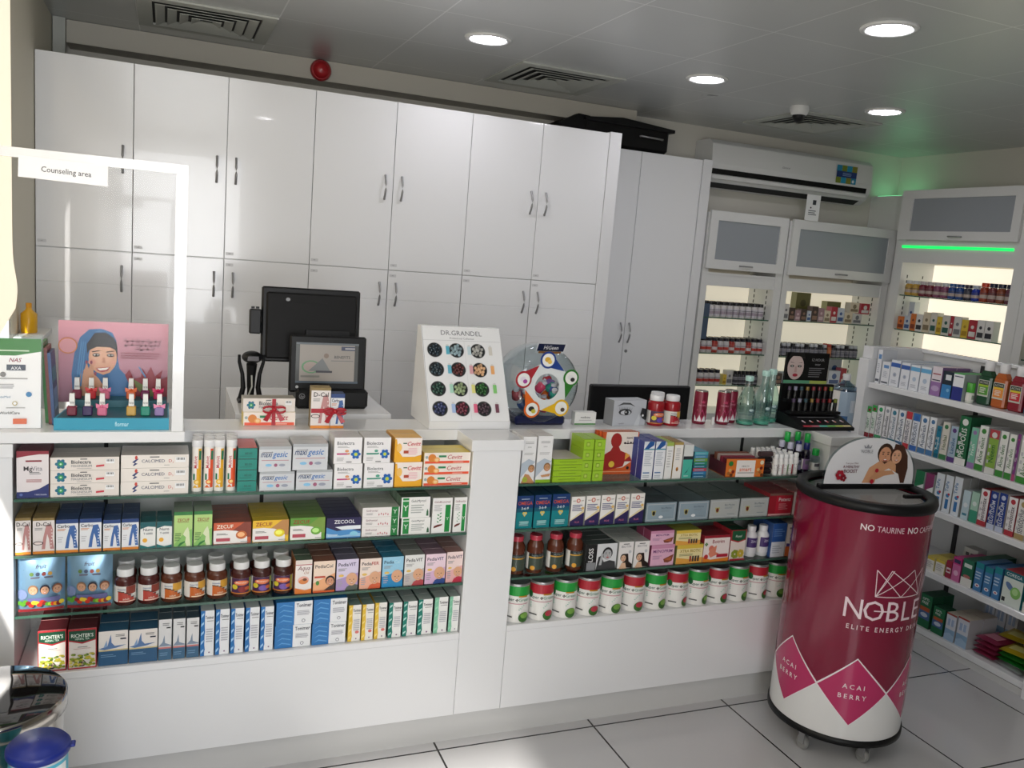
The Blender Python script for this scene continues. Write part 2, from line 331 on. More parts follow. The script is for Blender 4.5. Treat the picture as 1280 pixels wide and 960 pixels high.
ITEMS = [
  ('L1', 'mgvita', -0.368, -0.288, 0.928, 1.06, 2, 0.06, 1, ''),
  ('L1', 'biomag', -0.287, -0.112, 0.928, 1.041, 2, 0.055, 3, ''),
  ('L1', 'calcimed', -0.11, 0.072, 0.928, 1.045, 2, 0.055, 3, ''),
  ('L1', 'tealbox', 0.206, 0.263, 0.928, 1.062, 1, 0.12, 4, ''),
  ('L1', 'maxig', 0.27, 0.375, 0.928, 0.987, 3, 0.05, 1, 'lower row'),
  ('L1', 'maxig', 0.378, 0.49, 0.928, 0.99, 3, 0.05, 1, 'lower row'),
  ('L1', 'maxig', 0.266, 0.363, 0.987, 1.066, 3, 0.05, 1, 'upper row'),
  ('L1', 'maxig', 0.365, 0.473, 0.99, 1.073, 3, 0.05, 1, 'upper row'),
  ('L1', 'biopink', 0.493, 0.583, 0.928, 1.008, 2, 0.045, 1, 'lower row'),
  ('L1', 'biogreen', 0.587, 0.684, 0.928, 1.008, 2, 0.045, 1, 'lower row'),
  ('L1', 'biopink', 0.489, 0.578, 1.008, 1.092, 2, 0.045, 1, 'upper row'),
  ('L1', 'biogreen', 0.582, 0.67, 1.008, 1.091, 2, 0.045, 1, 'upper row'),
  ('L1', 'cevittsq', 0.686, 0.778, 0.928, 1.009, 2, 0.06, 1, 'lower row'),
  ('L1', 'cevittsq', 0.681, 0.772, 1.009, 1.089, 2, 0.06, 1, 'upper row'),
  ('L1', 'cevitt', 0.78, 0.942, 0.928, 1.039, 2, 0.05, 3, ''),
  ('L2', 'dcal', -0.383, -0.332, 0.766, 0.871, 3, 0.045, 1, ''),
  ('L2', 'dcal', -0.33, -0.274, 0.766, 0.869, 3, 0.045, 1, ''),
  ('L2', 'carbo', -0.273, -0.215, 0.766, 0.862, 3, 0.05, 1, ''),
  ('L2', 'carbo', -0.214, -0.156, 0.766, 0.862, 3, 0.05, 1, ''),
  ('L2', 'carbo', -0.154, -0.107, 0.766, 0.856, 3, 0.05, 1, ''),
  ('L2', 'carbo', -0.106, -0.059, 0.766, 0.857, 3, 0.05, 1, ''),
  ('L2', 'nuro', -0.057, -0.014, 0.766, 0.845, 2, 0.05, 1, ''),
  ('L2', 'nuro', -0.013, 0.03, 0.766, 0.845, 2, 0.05, 1, ''),
  ('L2', 'zecgreen', 0.033, 0.086, 0.766, 0.872, 2, 0.05, 1, ''),
  ('L2', 'zecgreen', 0.088, 0.141, 0.766, 0.872, 2, 0.05, 1, ''),
  ('L2', 'zecorange', 0.143, 0.253, 0.766, 0.833, 5, 0.035, 1, ''),
  ('L2', 'zecyellow', 0.255, 0.364, 0.766, 0.835, 5, 0.035, 1, ''),
  ('L2', 'zeclime', 0.366, 0.475, 0.766, 0.838, 5, 0.035, 1, ''),
  ('L2', 'zecool', 0.477, 0.588, 0.766, 0.833, 6, 0.035, 1, ''),
  ('L2', 'sinfr', 0.589, 0.712, 0.766, 0.862, 3, 0.045, 3, ''),
  ('L2', 'greenwhite', 0.718, 0.818, 0.766, 0.822, 3, 0.05, 1, 'lower row'),
  ('L2', 'greenwhite', 0.714, 0.813, 0.822, 0.892, 3, 0.05, 1, 'upper row'),
  ('L2', 'bronch', 0.82, 0.89, 0.766, 0.886, 3, 0.05, 1, ''),
  ('L2', 'bronch', 0.894, 0.954, 0.766, 0.886, 3, 0.05, 1, ''),
  ('L3', 'aqua', 0.388, 0.441, 0.59, 0.7, 2, 0.05, 1, ''),
  ('L3', 'pediacol', 0.444, 0.514, 0.59, 0.693, 4, 0.05, 1, ''),
  ('L3', 'pedialilac', 0.516, 0.588, 0.59, 0.694, 4, 0.05, 1, ''),
  ('L3', 'pediafer', 0.591, 0.662, 0.59, 0.692, 4, 0.05, 1, ''),
  ('L3', 'pediablue', 0.664, 0.736, 0.59, 0.693, 4, 0.05, 1, ''),
  ('L3', 'pediasel', 0.738, 0.807, 0.59, 0.695, 3, 0.05, 1, ''),
  ('L3', 'pediapink', 0.809, 0.881, 0.59, 0.694, 3, 0.05, 1, ''),
  ('L3', 'pediarose', 0.882, 0.949, 0.59, 0.697, 3, 0.05, 1, ''),
  ('L4', 'richter', -0.319, -0.245, 0.412, 0.537, 2, 0.07, 1, ''),
  ('L4', 'richter', -0.243, -0.167, 0.412, 0.534, 2, 0.07, 1, ''),
  ('L4', 'seaspray', -0.164, -0.084, 0.412, 0.519, 2, 0.06, 1, ''),
  ('L4', 'seaspray', -0.083, -0.004, 0.412, 0.516, 2, 0.06, 1, ''),
  ('L4', 'seaslim', -0.003, 0.035, 0.412, 0.541, 2, 0.05, 1, ''),
  ('L4', 'seaslim', 0.037, 0.073, 0.412, 0.54, 2, 0.05, 1, ''),
  ('L4', 'seaslim', 0.075, 0.112, 0.412, 0.539, 2, 0.05, 1, ''),
  ('L4', 'tonblue', 0.114, 0.155, 0.412, 0.558, 3, 0.05, 1, ''),
  ('L4', 'tonblue', 0.157, 0.199, 0.412, 0.559, 3, 0.05, 1, ''),
  ('L4', 'tonblue', 0.201, 0.241, 0.412, 0.558, 3, 0.05, 1, ''),
  ('L4', 'tonblue', 0.244, 0.287, 0.412, 0.557, 3, 0.05, 1, ''),
  ('L4', 'tonblue', 0.289, 0.33, 0.412, 0.556, 3, 0.05, 1, ''),
  ('L4', 'tonsq', 0.333, 0.446, 0.412, 0.487, 2, 0.06, 1, 'lower row'),
  ('L4', 'tonsq', 0.448, 0.557, 0.412, 0.485, 2, 0.06, 1, 'lower row'),
  ('L4', 'tonsq', 0.335, 0.448, 0.487, 0.565, 2, 0.06, 1, 'upper row'),
  ('L4', 'tonsq', 0.45, 0.558, 0.485, 0.565, 2, 0.06, 1, 'upper row'),
  ('L4', 'tonyellow', 0.563, 0.605, 0.412, 0.537, 3, 0.05, 1, ''),
  ('L4', 'tonyellow', 0.607, 0.647, 0.412, 0.536, 3, 0.05, 1, ''),
  ('L4', 'tonyellow', 0.649, 0.69, 0.412, 0.538, 3, 0.05, 1, ''),
  ('L4', 'tonteal', 0.695, 0.741, 0.412, 0.534, 3, 0.05, 1, ''),
  ('L4', 'tonteal', 0.744, 0.793, 0.412, 0.534, 3, 0.05, 1, ''),
  ('L4', 'tonteal', 0.795, 0.846, 0.412, 0.537, 3, 0.05, 1, ''),
  ('L4', 'tonmint', 0.851, 0.9, 0.412, 0.54, 3, 0.05, 1, ''),
  ('L4', 'tonmint', 0.903, 0.948, 0.412, 0.539, 3, 0.05, 1, ''),
  ('R1', 'slimface', 1.112, 1.176, 0.928, 1.09, 2, 0.05, 1, ''),
  ('R1', 'slimfaceg', 1.179, 1.237, 0.928, 1.092, 2, 0.05, 1, ''),
  ('R1', 'limeflat', 1.244, 1.356, 0.928, 1.01, 1, 0.13, 4, ''),
  ('R1', 'limesmall', 1.354, 1.396, 0.928, 1.08, 1, 0.1, 4, 'left column'),
  ('R1', 'limesmall', 1.398, 1.441, 0.928, 1.079, 1, 0.1, 4, 'right column'),
  ('R1', 'bluewhite', 1.597, 1.644, 0.928, 1.069, 4, 0.04, 1, ''),
  ('R1', 'bluewhite', 1.646, 1.691, 0.928, 1.069, 4, 0.04, 1, ''),
  ('R1', 'slimpale', 1.693, 1.725, 0.928, 1.065, 2, 0.05, 1, ''),
  ('R1', 'slimgold', 1.727, 1.766, 0.928, 1.065, 2, 0.05, 1, ''),
  ('R1', 'tealslim', 1.769, 1.812, 0.928, 1.055, 2, 0.05, 1, ''),
  ('R1', 'colourstack', 1.816, 1.878, 0.928, 1.028, 1, 0.1, 8, ''),
  ('R2', 'omega', 1.12, 1.183, 0.766, 0.883, 2, 0.055, 1, ''),
  ('R2', 'omega', 1.186, 1.25, 0.766, 0.884, 2, 0.055, 1, ''),
  ('R2', 'omega', 1.253, 1.322, 0.766, 0.885, 2, 0.055, 1, ''),
  ('R2', 'sambuc', 1.327, 1.382, 0.766, 0.873, 2, 0.05, 1, ''),
  ('R2', 'sambuc', 1.385, 1.443, 0.766, 0.874, 2, 0.05, 1, ''),
  ('R2', 'sambuc', 1.445, 1.503, 0.766, 0.875, 2, 0.05, 1, ''),
  ('R2', 'sambuc', 1.506, 1.562, 0.766, 0.876, 2, 0.05, 1, ''),
  ('R2', 'sambuc', 1.565, 1.625, 0.766, 0.877, 2, 0.05, 1, ''),
  ('R2', 'silverblue', 1.633, 1.765, 0.766, 0.839, 2, 0.1, 1, ''),
  ('R2', 'silverblue', 1.772, 1.909, 0.766, 0.839, 2, 0.1, 1, ''),
  ('R2', 'silver', 1.912, 2.048, 0.766, 0.841, 2, 0.11, 1, ''),
  ('R2', 'silver', 2.051, 2.186, 0.766, 0.842, 2, 0.11, 1, ''),
  ('R2', 'potenz', 2.187, 2.301, 0.766, 0.856, 4, 0.04, 1, ''),
  ('R2', 'danzen', 2.304, 2.405, 0.766, 0.859, 4, 0.04, 1, ''),
  ('R3', 'glossman', 1.402, 1.532, 0.594, 0.693, 4, 0.045, 1, ''),
  ('R3', 'biotin', 1.537, 1.6, 0.594, 0.695, 4, 0.045, 1, ''),
  ('R3', 'biotin', 1.603, 1.668, 0.594, 0.694, 4, 0.045, 1, ''),
  ('R3', 'menoprim', 1.675, 1.778, 0.594, 0.675, 2, 0.05, 1, 'lower row'),
  ('R3', 'menoprim', 1.666, 1.769, 0.675, 0.73, 2, 0.05, 1, 'upper row'),
  ('R3', 'extrabiotic', 1.787, 1.906, 0.594, 0.668, 2, 0.05, 1, 'lower row'),
  ('R3', 'extrabiotic', 1.777, 1.888, 0.668, 0.726, 2, 0.05, 1, 'upper row'),
  ('R3', 'botrim', 1.906, 2.026, 0.594, 0.699, 2, 0.055, 1, ''),
  ('R3', 'herbtea', 2.028, 2.1, 0.594, 0.715, 2, 0.06, 1, ''),
  ('R3', 'bluecard', 2.224, 2.293, 0.594, 0.732, 2, 0.06, 1, ''),
  ('R3', 'facecard', 2.295, 2.37, 0.594, 0.728, 2, 0.06, 1, ''),
]
GOND = [
  ('G1', 'wboxblue', 3.32, 3.349, 1.182, 1.356, 1, 0.1),
  ('G1', 'wboxblue', 3.259, 3.311, 1.182, 1.299, 2, 0.1),
  ('G1', 'wboxnavy', 3.195, 3.255, 1.182, 1.316, 3, 0.09),
  ('G1', 'wboxnavy', 3.134, 3.188, 1.182, 1.313, 3, 0.09),
  ('G1', 'wboxsky', 3.072, 3.129, 1.182, 1.31, 3, 0.09),
  ('G1', 'wboxsky', 3.005, 3.067, 1.182, 1.311, 3, 0.09),
  ('G1', 'purplebox', 2.943, 3.0, 1.182, 1.322, 2, 0.09),
  ('G1', 'darkblue', 2.883, 2.936, 1.182, 1.309, 2, 0.09),
  ('G1', 'navywhite', 2.819, 2.877, 1.182, 1.31, 2, 0.12),
  ('G2', 'tpgreen', 3.337, 3.375, 0.89, 1.053, 1, 0.14),
  ('G2', 'tpgreen', 3.302, 3.334, 0.89, 1.065, 1, 0.14),
  ('G2', 'tpgreen2', 3.255, 3.298, 0.89, 1.072, 1, 0.14),
  ('G2', 'tpparo', 3.215, 3.249, 0.89, 1.074, 1, 0.14),
  ('G2', 'tpblue', 3.165, 3.209, 0.89, 1.073, 1, 0.14),
  ('G2', 'tpring', 3.117, 3.159, 0.89, 1.075, 1, 0.14),
  ('G2', 'tpred', 3.075, 3.111, 0.89, 1.077, 1, 0.14),
  ('G2', 'tpblue2', 3.026, 3.068, 0.89, 1.077, 1, 0.14),
  ('G2', 'tpring', 2.975, 3.019, 0.89, 1.075, 1, 0.14),
  ('G2', 'tpring', 2.93, 2.969, 0.89, 1.078, 1, 0.14),
  ('G2', 'tpteal', 2.895, 2.922, 0.89, 1.045, 1, 0.14),
  ('G2', 'tpherb', 2.852, 2.891, 0.89, 1.071, 1, 0.14),
  ('G2', 'tppurple', 2.805, 2.845, 0.89, 1.062, 1, 0.14),
  ('G2', 'tpbiggreen', 2.746, 2.804, 0.89, 1.12, 1, 0.13),
  ('G2', 'tpmint', 2.699, 2.736, 0.89, 1.079, 1, 0.13),
  ('G2', 'tpaloe', 2.652, 2.695, 0.89, 1.098, 1, 0.13),
  ('G2', 'tpredgreen', 2.594, 2.643, 0.89, 1.092, 1, 0.13),
  ('G2', 'tpaloe', 2.551, 2.589, 0.89, 1.096, 1, 0.13),
  ('G2', 'tpaloe', 2.512, 2.545, 0.89, 1.092, 1, 0.13),
  ('G2', 'tpviolet', 2.493, 2.508, 0.89, 1.1, 1, 0.13),
  ('G2', 'tpaloe', 2.431, 2.487, 0.89, 1.098, 1, 0.13),
  ('G3', 'greenwave', 2.949, 3.002, 0.648, 0.806, 2, 0.1),
  ('G3', 'purplewave', 2.892, 2.941, 0.648, 0.807, 2, 0.1),
  ('G3', 'brushbox', 2.836, 2.881, 0.648, 0.825, 3, 0.05),
  ('G3', 'brushbox', 2.786, 2.829, 0.648, 0.828, 3, 0.05),
  ('G3', 'brushbox', 2.736, 2.78, 0.648, 0.834, 3, 0.05),
  ('G3', 'icebox', 2.685, 2.724, 0.648, 0.785, 2, 0.08),
  ('G3', 'greenbox', 2.64, 2.68, 0.648, 0.79, 2, 0.08),
  ('G3', 'tpredwave', 2.593, 2.636, 0.648, 0.818, 1, 0.13),
  ('G3', 'elgydium', 2.549, 2.587, 0.648, 0.821, 1, 0.13),
  ('G3', 'elgydium', 2.505, 2.544, 0.648, 0.826, 1, 0.13),
  ('G3', 'tpredwave', 2.456, 2.498, 0.648, 0.822, 1, 0.13),
  ('G3', 'sensodyne', 2.404, 2.45, 0.648, 0.825, 1, 0.13),
  ('G3', 'sensodyne', 2.356, 2.398, 0.648, 0.827, 1, 0.13),
  ('G4', 'yellowsm', 2.818, 2.867, 0.349, 0.414, 2, 0.08),
  ('G4', 'yellowsm', 2.759, 2.81, 0.349, 0.419, 2, 0.08),
  ('G4', 'maroonsm', 2.721, 2.752, 0.349, 0.433, 1, 0.08),
  ('G4', 'pinkbox', 2.674, 2.718, 0.349, 0.464, 2, 0.09),
  ('G4', 'greendent', 2.609, 2.667, 0.349, 0.475, 3, 0.09),
  ('G4', 'bluedent', 2.559, 2.6, 0.349, 0.484, 2, 0.09),
  ('G4', 'bluedent', 2.512, 2.552, 0.349, 0.48, 2, 0.09),
  ('G4', 'bluedent', 2.468, 2.506, 0.349, 0.497, 2, 0.09),
  ('G4', 'corega', 2.365, 2.459, 0.349, 0.503, 2, 0.1),
  ('G4', 'greendent', 2.315, 2.355, 0.349, 0.498, 1, 0.1),
  ('G5', 'optifree', 2.793, 2.863, 0.062, 0.226, 2, 0.07),
  ('G5', 'optifree', 2.714, 2.78, 0.062, 0.194, 1, 0.07),
  ('G5', 'lensbox', 2.65, 2.704, 0.062, 0.194, 2, 0.09),
  ('G5', 'lensbox', 2.582, 2.642, 0.062, 0.202, 2, 0.09),
]
# ------------------------------------------------------------------ printed cartons
KD = {}
NAMES = {'mgvita': 'supplement_carton', 'biomag': 'supplement_carton', 'calcimed': 'supplement_carton', 'tealbox': 'supplement_carton', 'maxig': 'painkiller_carton', 'biopink': 'supplement_carton', 'biogreen': 'supplement_carton', 'cevittsq': 'vitamin_carton', 'cevitt': 'vitamin_carton', 'dcal': 'calcium_carton', 'carbo': 'calcium_carton', 'nuro': 'vitamin_carton', 'zecgreen': 'syrup_carton', 'zecorange': 'lozenge_carton', 'zecyellow': 'lozenge_carton', 'zeclime': 'lozenge_carton', 'zecool': 'lozenge_carton', 'sinfr': 'herbal_medicine_carton', 'greenwhite': 'herbal_medicine_carton', 'bronch': 'herbal_medicine_carton', 'aqua': 'infant_drops_carton', 'pediacol': 'infant_drops_carton', 'pedialilac': 'infant_drops_carton', 'pediafer': 'infant_drops_carton', 'pediablue': 'infant_drops_carton', 'pediasel': 'infant_drops_carton', 'pediapink': 'infant_drops_carton', 'pediarose': 'infant_drops_carton', 'seaspray': 'nasal_spray_carton', 'seaslim': 'nasal_spray_carton', 'tonblue': 'nasal_spray_carton', 'tonyellow': 'nasal_spray_carton', 'tonteal': 'nasal_spray_carton', 'tonmint': 'nasal_spray_carton', 'tonsq': 'nasal_spray_carton', 'slimface': 'cosmetic_carton', 'slimfaceg': 'cosmetic_carton', 'limeflat': 'cosmetic_carton', 'limesmall': 'cosmetic_carton', 'bluewhite': 'cream_carton', 'slimpale': 'cream_carton', 'slimgold': 'cream_carton', 'tealslim': 'cream_carton', 'omega': 'supplement_carton', 'sambuc': 'syrup_carton', 'silverblue': 'supplement_carton', 'silver': 'supplement_carton', 'menoprim': 'supplement_carton', 'extrabiotic': 'supplement_carton', 'biotin': 'supplement_carton', 'heatpad': 'patch_carton', 'wboxblue': 'dental_carton', 'wboxnavy': 'dental_carton', 'wboxsky': 'dental_carton', 'purplebox': 'dental_carton', 'darkblue': 'dental_carton', 'navywhite': 'dental_carton', 'brushbox': 'brush_carton', 'icebox': 'floss_carton', 'greenbox': 'floss_carton', 'bluedent': 'denture_carton', 'greendent': 'denture_carton', 'corega': 'denture_carton', 'optifree': 'lens_solution_carton', 'lensbox': 'lens_solution_carton'}
def kd(k, phrase, side, top, face, fn, name='medicine_carton', cat='box'):
    name = NAMES.get(k, name)
    KD[k] = (phrase, side, top, face, fn, name, cat)
def knot(a, u, v, r, c1='1f6f8c', c2='2f9a5a'):
    for i in range(6):
        t = math.pi*i/3; a.E(u+r*.62*math.cos(t), v+r*.62*math.sin(t)*a.w/a.h, r*.48, c1, .8, 8, t)
    a.E(u, v, r*.5, c2, 1, 10); a.E(u, v, r*.2, 'bfe6c4', 1, 8)
def legs(a, c, c2='f4f4f6'):
    a.P([(.62, .80), (.84, .82), (.93, .66), (.90, .42), (.98, .12), (.80, .12), (.74, .40), (.66, .55), (.60, .34), (.56, .12), (.40, .12), (.48, .45)], c)
    for i in range(6): a.E(.86+.02*math.sin(i), .66-i*.09, .035, c2, 1, 8)
def f_mgvita(a):
    a.P([(0, .86), (0, 1), (1, 1), (1, .93), (.7, .93), (.35, .90)], '8c1f33'); a.R(.28, .77, .78, .805, '8c2b3a')
    a.T('Mg', .22, .58, .10, '3a3438', 1, al='l'); a.T('Vita', .80, .58, .10, '8b8890', al='r', mw=.34)
    a.L(.4, .50, .82, .56, 2, '777777'); a.L(.3, .33, .8, .40, 3, 'b06a6e', .1)
    a.P([(0, .13), (.35, .13), (.7, .19), (1, .30), (1, 0), (0, 0)], '26316f'); a.T('T MAYS PHARMA', .56, .05, .03, 'dfe3f0', al='l', mw=.38); a.E(.14, .07, .05, '5a6fae')
kd('mgvita', 'white magnesium carton with maroon top curve and navy foot', '7d2236', '6a1c2e', 'e6dfe0', f_mgvita)
def f_biomag(a):
    knot(a, .15, .5, .078); a.T('HERMES', .48, .84, .09, '555', 1, mw=.13) if 0 else a.R(.43, .83, .53, .90, '6a6a6a')
    a.T('Biolectra', .30, .52, .27, '3b3f45', 1, al='l', mw=.36); a.T('MAGNESIUM', .30, .26, .18, '7d8188', al='l', mw=.34)
    a.P([(.66, .24), (.78, .30), (.78, .44), (.66, .38)], 'c93a48'); a.L(.38, .12, .6, .18, 1, '999999'); a.bar(.80, .52, .13, .34)
kd('biomag', 'long cream carton with green knot emblem', 'cfc8bd', 'a9a49a', 'e8e0d8', f_biomag)
def f_calci(a):
    a.P([(.19, .18), (.24, .34), (.20, .42), (.26, .72), (.22, .70), (.16, .44), (.20, .38), (.17, .2)], '27396f'); a.E(.22, .80, .02, 'c8402f', 1.6)
    a.R(.42, .80, .56, .88, '6a6a6a'); a.T('CALCIMED', .30, .42, .24, '2e3a5e', 0, al='l', mw=.38); a.T('D', .70, .42, .24, 'c8443a', 0, al='l'); a.T('3', .755, .36, .12, 'c8443a', 0, al='l')
    a.L(.63, .18, .72, .25, 1, '888888'); a.bar(.80, .42, .15, .4)
kd('calcimed', 'long cream carton with navy swoosh and red letters', 'cfc9c0', 'b8b3aa', 'ebe4dc', f_calci)
def f_teal(a):
    a.R(.0, .93, 1, 1, '0d5f58'); a.T('BE:00', .55, .40, .2, '0b4a48', 1, mw=.4); a.L(.1, .2, .9, .3, 1, '0a6660')
kd('tealbox', 'small flat teal carton', '0d766c', 'b84c4c', '0e8578', f_teal)
def f_maxi(a):
    a.R(0, .88, 1, 1, 'aeb2b6'); a.T('maxi', .05, .58, .24, '20406e', 1, 1, al='l', mw=.36); a.T('gesic', .41, .58, .24, '2a6fb8', 1, 1, al='l', mw=.48)
    a.R(.08, .44, .92, .46, 'b9686e'); a.E(.30, .26, .10, '86c0e4', .45); a.E(.52, .26, .055, 'a05a78'); a.E(.72, .26, .10, '9aa0b0', .45); a.L(.1, .74, .5, .80, 1, '888888')
kd('maxig', 'wide silver painkiller carton with blue italic name', 'a7abaf', 'c4c7ca', 'cfd2d6', f_maxi)
def f_bio(c, c2):
    def f(a):
        a.T('Biolectra', .10, .72, .13, '4a4d52', 1, al='l', mw=.62); a.L(.12, .60, .6, .68, 2, 'a0a0a0')
        a.R(.10, .34, .55, .40, c); a.E(.46, .48, .07, c2, .7); a.E(.52, .38, .06, c2, .5); knot(a, .78, .36, .17, '1f5fb0', '2f9ac8'); a.E(.78, .36, .06, 'c8d040'); a.L(.1, .1, .4, .26, 3, 'bbbbbb'); a.R(.44, .05, .64, .09, '888888')
    return f
kd('biopink', 'square white carton with blue knot emblem and pink stripe', 'd8d6d4', 'c9c7c6', 'f1eff0', f_bio('c0487e', 'e09a6a'))
kd('biogreen', 'square white carton with blue knot emblem and green stripe', 'd8d6d4', 'c9c7c6', 'f1eff0', f_bio('3a8f78', '57a890'))
def f_cevsq(a):
    a.P([(0, .95), (.06, .95), (.12, .5), (.30, .22), (.75, .22), (1, .3), (1, 0), (0, 0)], 'f2b02c'); a.E(.16, .6, .10, 'f6c46a', 1.6); a.R(.33, .36, .52, .48, 'b5482c')
    a.T('Cevitt', .46, .68, .17, 'c8283a', 1, 1, al='l', mw=.50); a.R(.3, .76, .44, .8, '3a6a50'); a.L(.5, .3, .9, .6, 5, 'f0c0c8')
kd('cevittsq', 'square white carton with orange swirl and red italic name', 'e0a030', 'e8b048', 'f8ece4', f_cevsq)
def f_cev(a):
    a.R(.02, .02, .98, .24, 'ee5a3c'); a.E(.17, .52, .085, 'e0873a', 1.); a.E(.27, .36, .065, 'f0a85a', .8); a.E(.27, .36, .04, 'f8d09a', .8); a.R(.31, .58, .47, .76, '2e8a5a')
    a.T('Cevitt', .50, .42, .40, 'b82038', 0, 1, al='l', mw=.36); a.bar(.80, .5, .17, .4) if 0 else a.R(.62, .1, .84, .16, 'f8c8b8'); a.E(.05, .6, .03, 'a0b0b0')
kd('cevitt', 'long cream carton with orange fruit and red strip', 'e8d070', 'ead36a', 'f6ebe0', f_cev)
def f_dcal(a):
    a.R(0, .93, 1, 1, '8a7442'); legs(a, 'c08a88', 'e8dcd8'); a.T('D-Cal', .50, .78, .11, '2e2a2a', 1, mw=.84); a.L(.1, .66, .5, .74, 2, '999999'); a.E(.25, .30, .24, '3a3030', .42); a.E(.25, .30, .19, 'ecdcd8', .36); a.R(0, 0, 1, .07, 'e08a2c')
kd('dcal', 'white carton with pink leg bones and gold top', '8a7442', '8f7a48', 'eae3e0', f_dcal)
def f_carbo(a):
    a.R(0, .88, 1, 1, '1f3f7a'); legs(a, '3f68a8', 'dfe8f4'); a.T('Carbo', .06, .76, .10, '26304a', 1, al='l', mw=.56); a.L(.06, .66, .5, .73, 2, 'd8905a'); a.L(.08, .3, .34, .5, 3, 'c8c8cc'); a.R(0, 0, 1, .075, 'e0882c')
kd('carbo', 'white carton with blue leg bones and navy top', '27406e', '2c4470', 'e9ebee', f_carbo)
def f_nuro(a):
    a.R(0, .84, 1, 1, '0d5a60'); a.P([(0, .84), (1, .84), (1, .80), (.5, .83), (0, .74)], '0d5a60'); a.T('Nuro', .5, .66, .11, '222a3a', 1, mw=.7); a.T('T-6000', .5, .52, .08, '444a5a', 1, mw=.6); a.E(.3, .3, .16, 'f0b030'); a.P([(0, 0), (1, 0), (1, .10), (.5, .04), (0, .14)], '127070')
kd('nuro', 'small white carton with teal top and yellow sun', '12555a', '13585e', 'f0f0ec', f_nuro)
def f_zecg(a):
    a.R(0, .90, 1, 1, '2f7a3c'); a.P([(0, 0), (1, 0), (1, .5), (.6, .4), (0, .05)], '8cc46a'); a.T('ZECUF', .5, .72, .085, '9a3a2a', 1, mw=.66); a.R(.2, .69, .8, .70, '8a4a3a'); a.P([(.75, .56), (.62, .48), (.50, .34), (.66, .26), (.62, .12), (.70, 0), (.92, 0), (.86, .26), (.84, .42)], 'dfe8c0'); a.P([(.2, 0), (.35, .10), (.6, .15), (.62, .12), (.4, .04), (.3, 0)], '2a7a34'); a.L(.06, .15, .4, .4, 5, '5a8a4a')
kd('zecgreen', 'tall lime carton with pale throat figure', '3f7a48', '8f9a8c', 'b6d884', f_zecg)
def f_zec(top, c2, noz):
    def f(a):
        a.R(0, .60, 1, 1, top); a.P([(.5, .62), (1, .62), (1, 1), (.82, 1)], c2); a.P([(0, .62), (.25, .66), (.55, .60), (.80, .46), (.95, .22), (.92, .28), (1, .30), (1, .62)], c2)
        a.P([(0, .64), (.3, .66), (.6, .60), (.8, .48), (.9, .3), (.9, .02), (.02, .02), (0, .1)], 'f2eeea')
        a.T('ZECUF', .08, .74, .17, 'fbf3e0' if noz == 'c86830' else '9a2c1c', 1, al='l', mw=.56); a.E(.74, .40, .15, noz, .8); a.E(.73, .42, .10, tuple(min(1, x*1.25) for x in [int(noz[i:i+2], 16)/255 for i in (0, 2, 4)]), .7)
        a.R(.07, .13, .44, .28, 'b84a58'); a.L(.08, .42, .38, .52, 2, '777777'); a.L(.72, .06, .94, .12, 1, '999999')
    return f
kd('zecorange', 'wide orange and brown lozenge carton', '7e4436', '8a4a3c', 'c85a34', f_zec('cc5a32', '8a3f2e', 'c86830'))
kd('zecyellow', 'wide yellow lozenge carton', 'b89a20', 'c2a828', 'ecc02c', f_zec('efc02e', 'c08a50', 'e8d020'))
kd('zeclime', 'wide green lozenge carton', '5a7a34', '6c8840', '5f9a38', f_zec('5f9a38', '7a9a40', '6cae38'))
def f_zecool(a):
    a.R(0, .55, 1, 1, '26204e'); a.P([(0, .55), (.3, .35), (.7, .42), (1, .30), (1, 0), (0, 0)], '4c90cc'); a.P([(.25, .55), (.45, .40), (1, .42), (1, .60), (.6, .6)], 'e8eef4'); a.P([(0, .25), (.4, .12), (1, .22), (1, .05), (0, .05)], '9cc8ea'); a.T('ZECOOL', .52, .72, .18, 'f4f4f8', 1, mw=.6); a.L(.05, .1, .35, .2, 2, 'd8e8f4'); a.E(.8, .2, .12, '8fd0e8', .6)
kd('zecool', 'wide navy and ice blue lozenge carton', '28204a', '2a2450', '2a2450', f_zecool)
def f_sinfr(a):
    a.R(.78, 0, .97, 1, '1f7a3c'); a.T('Y', .875, .3, .45, 'dff0df', 1); a.T('Sinfrontal', .10, .58, .22, '8a5a6a', 0, al='l', mw=.46); a.L(.1, .2, .3, .45, 2, 'aaaaaa')
    for i in range(5): a.E(.44+.06*i, .26+.08*(i % 2), .014, 'c86a74', 2.2, 6)
kd('sinfr', 'flat white carton with red sprigs and green end band', 'c8c6c0', 'c4c4bc', 'efebe8', f_sinfr)
def f_gw(a):
    a.R(.05, .04, .26, .96, '1f8a40'); a.R(.05, .80, .26, .86, 'd8ead8'); a.T('Y', .155, .35, .28, 'dff0df', 1); a.T('GeloMyrtol', .34, .76, .12, '44484a', 0, al='l', mw=.5); a.L(.34, .2, .8, .66, 4, 'b4b8b4'); a.P([(.88, .08), (.96, .08), (.95, .3), (.92, .42), (.89, .3)], '3a6a48')
kd('greenwhite', 'wide white carton with green left band', '6f8a70', '55695a', 'f2f1ee', f_gw)
def f_bronch(a):
    a.R(.66, .02, .92, .80, '1c8a40'); a.T('Y', .79, .36, .09, 'dff0df', 1); a.T('GeloBronchial', .08, .86, .06, '8a4a58', 0, al='l', mw=.8); a.L(.08, .62, .5, .82, 4, 'bbbbbb'); a.P([(.10, .14), (.5, .21), (.56, .26), (.3, .24), (.12, .20)], '6a2a22')
    for i in range(6): a.E(.30+.12*(i % 2), .32+.05*i, .06, '4a9a60', .5, 8, .6 if i % 2 else -.6)
kd('bronch', 'tall white carton with green bar and red pod', 'c8c8c4', 'b4b2ac', 'f1f0ee', f_bronch)
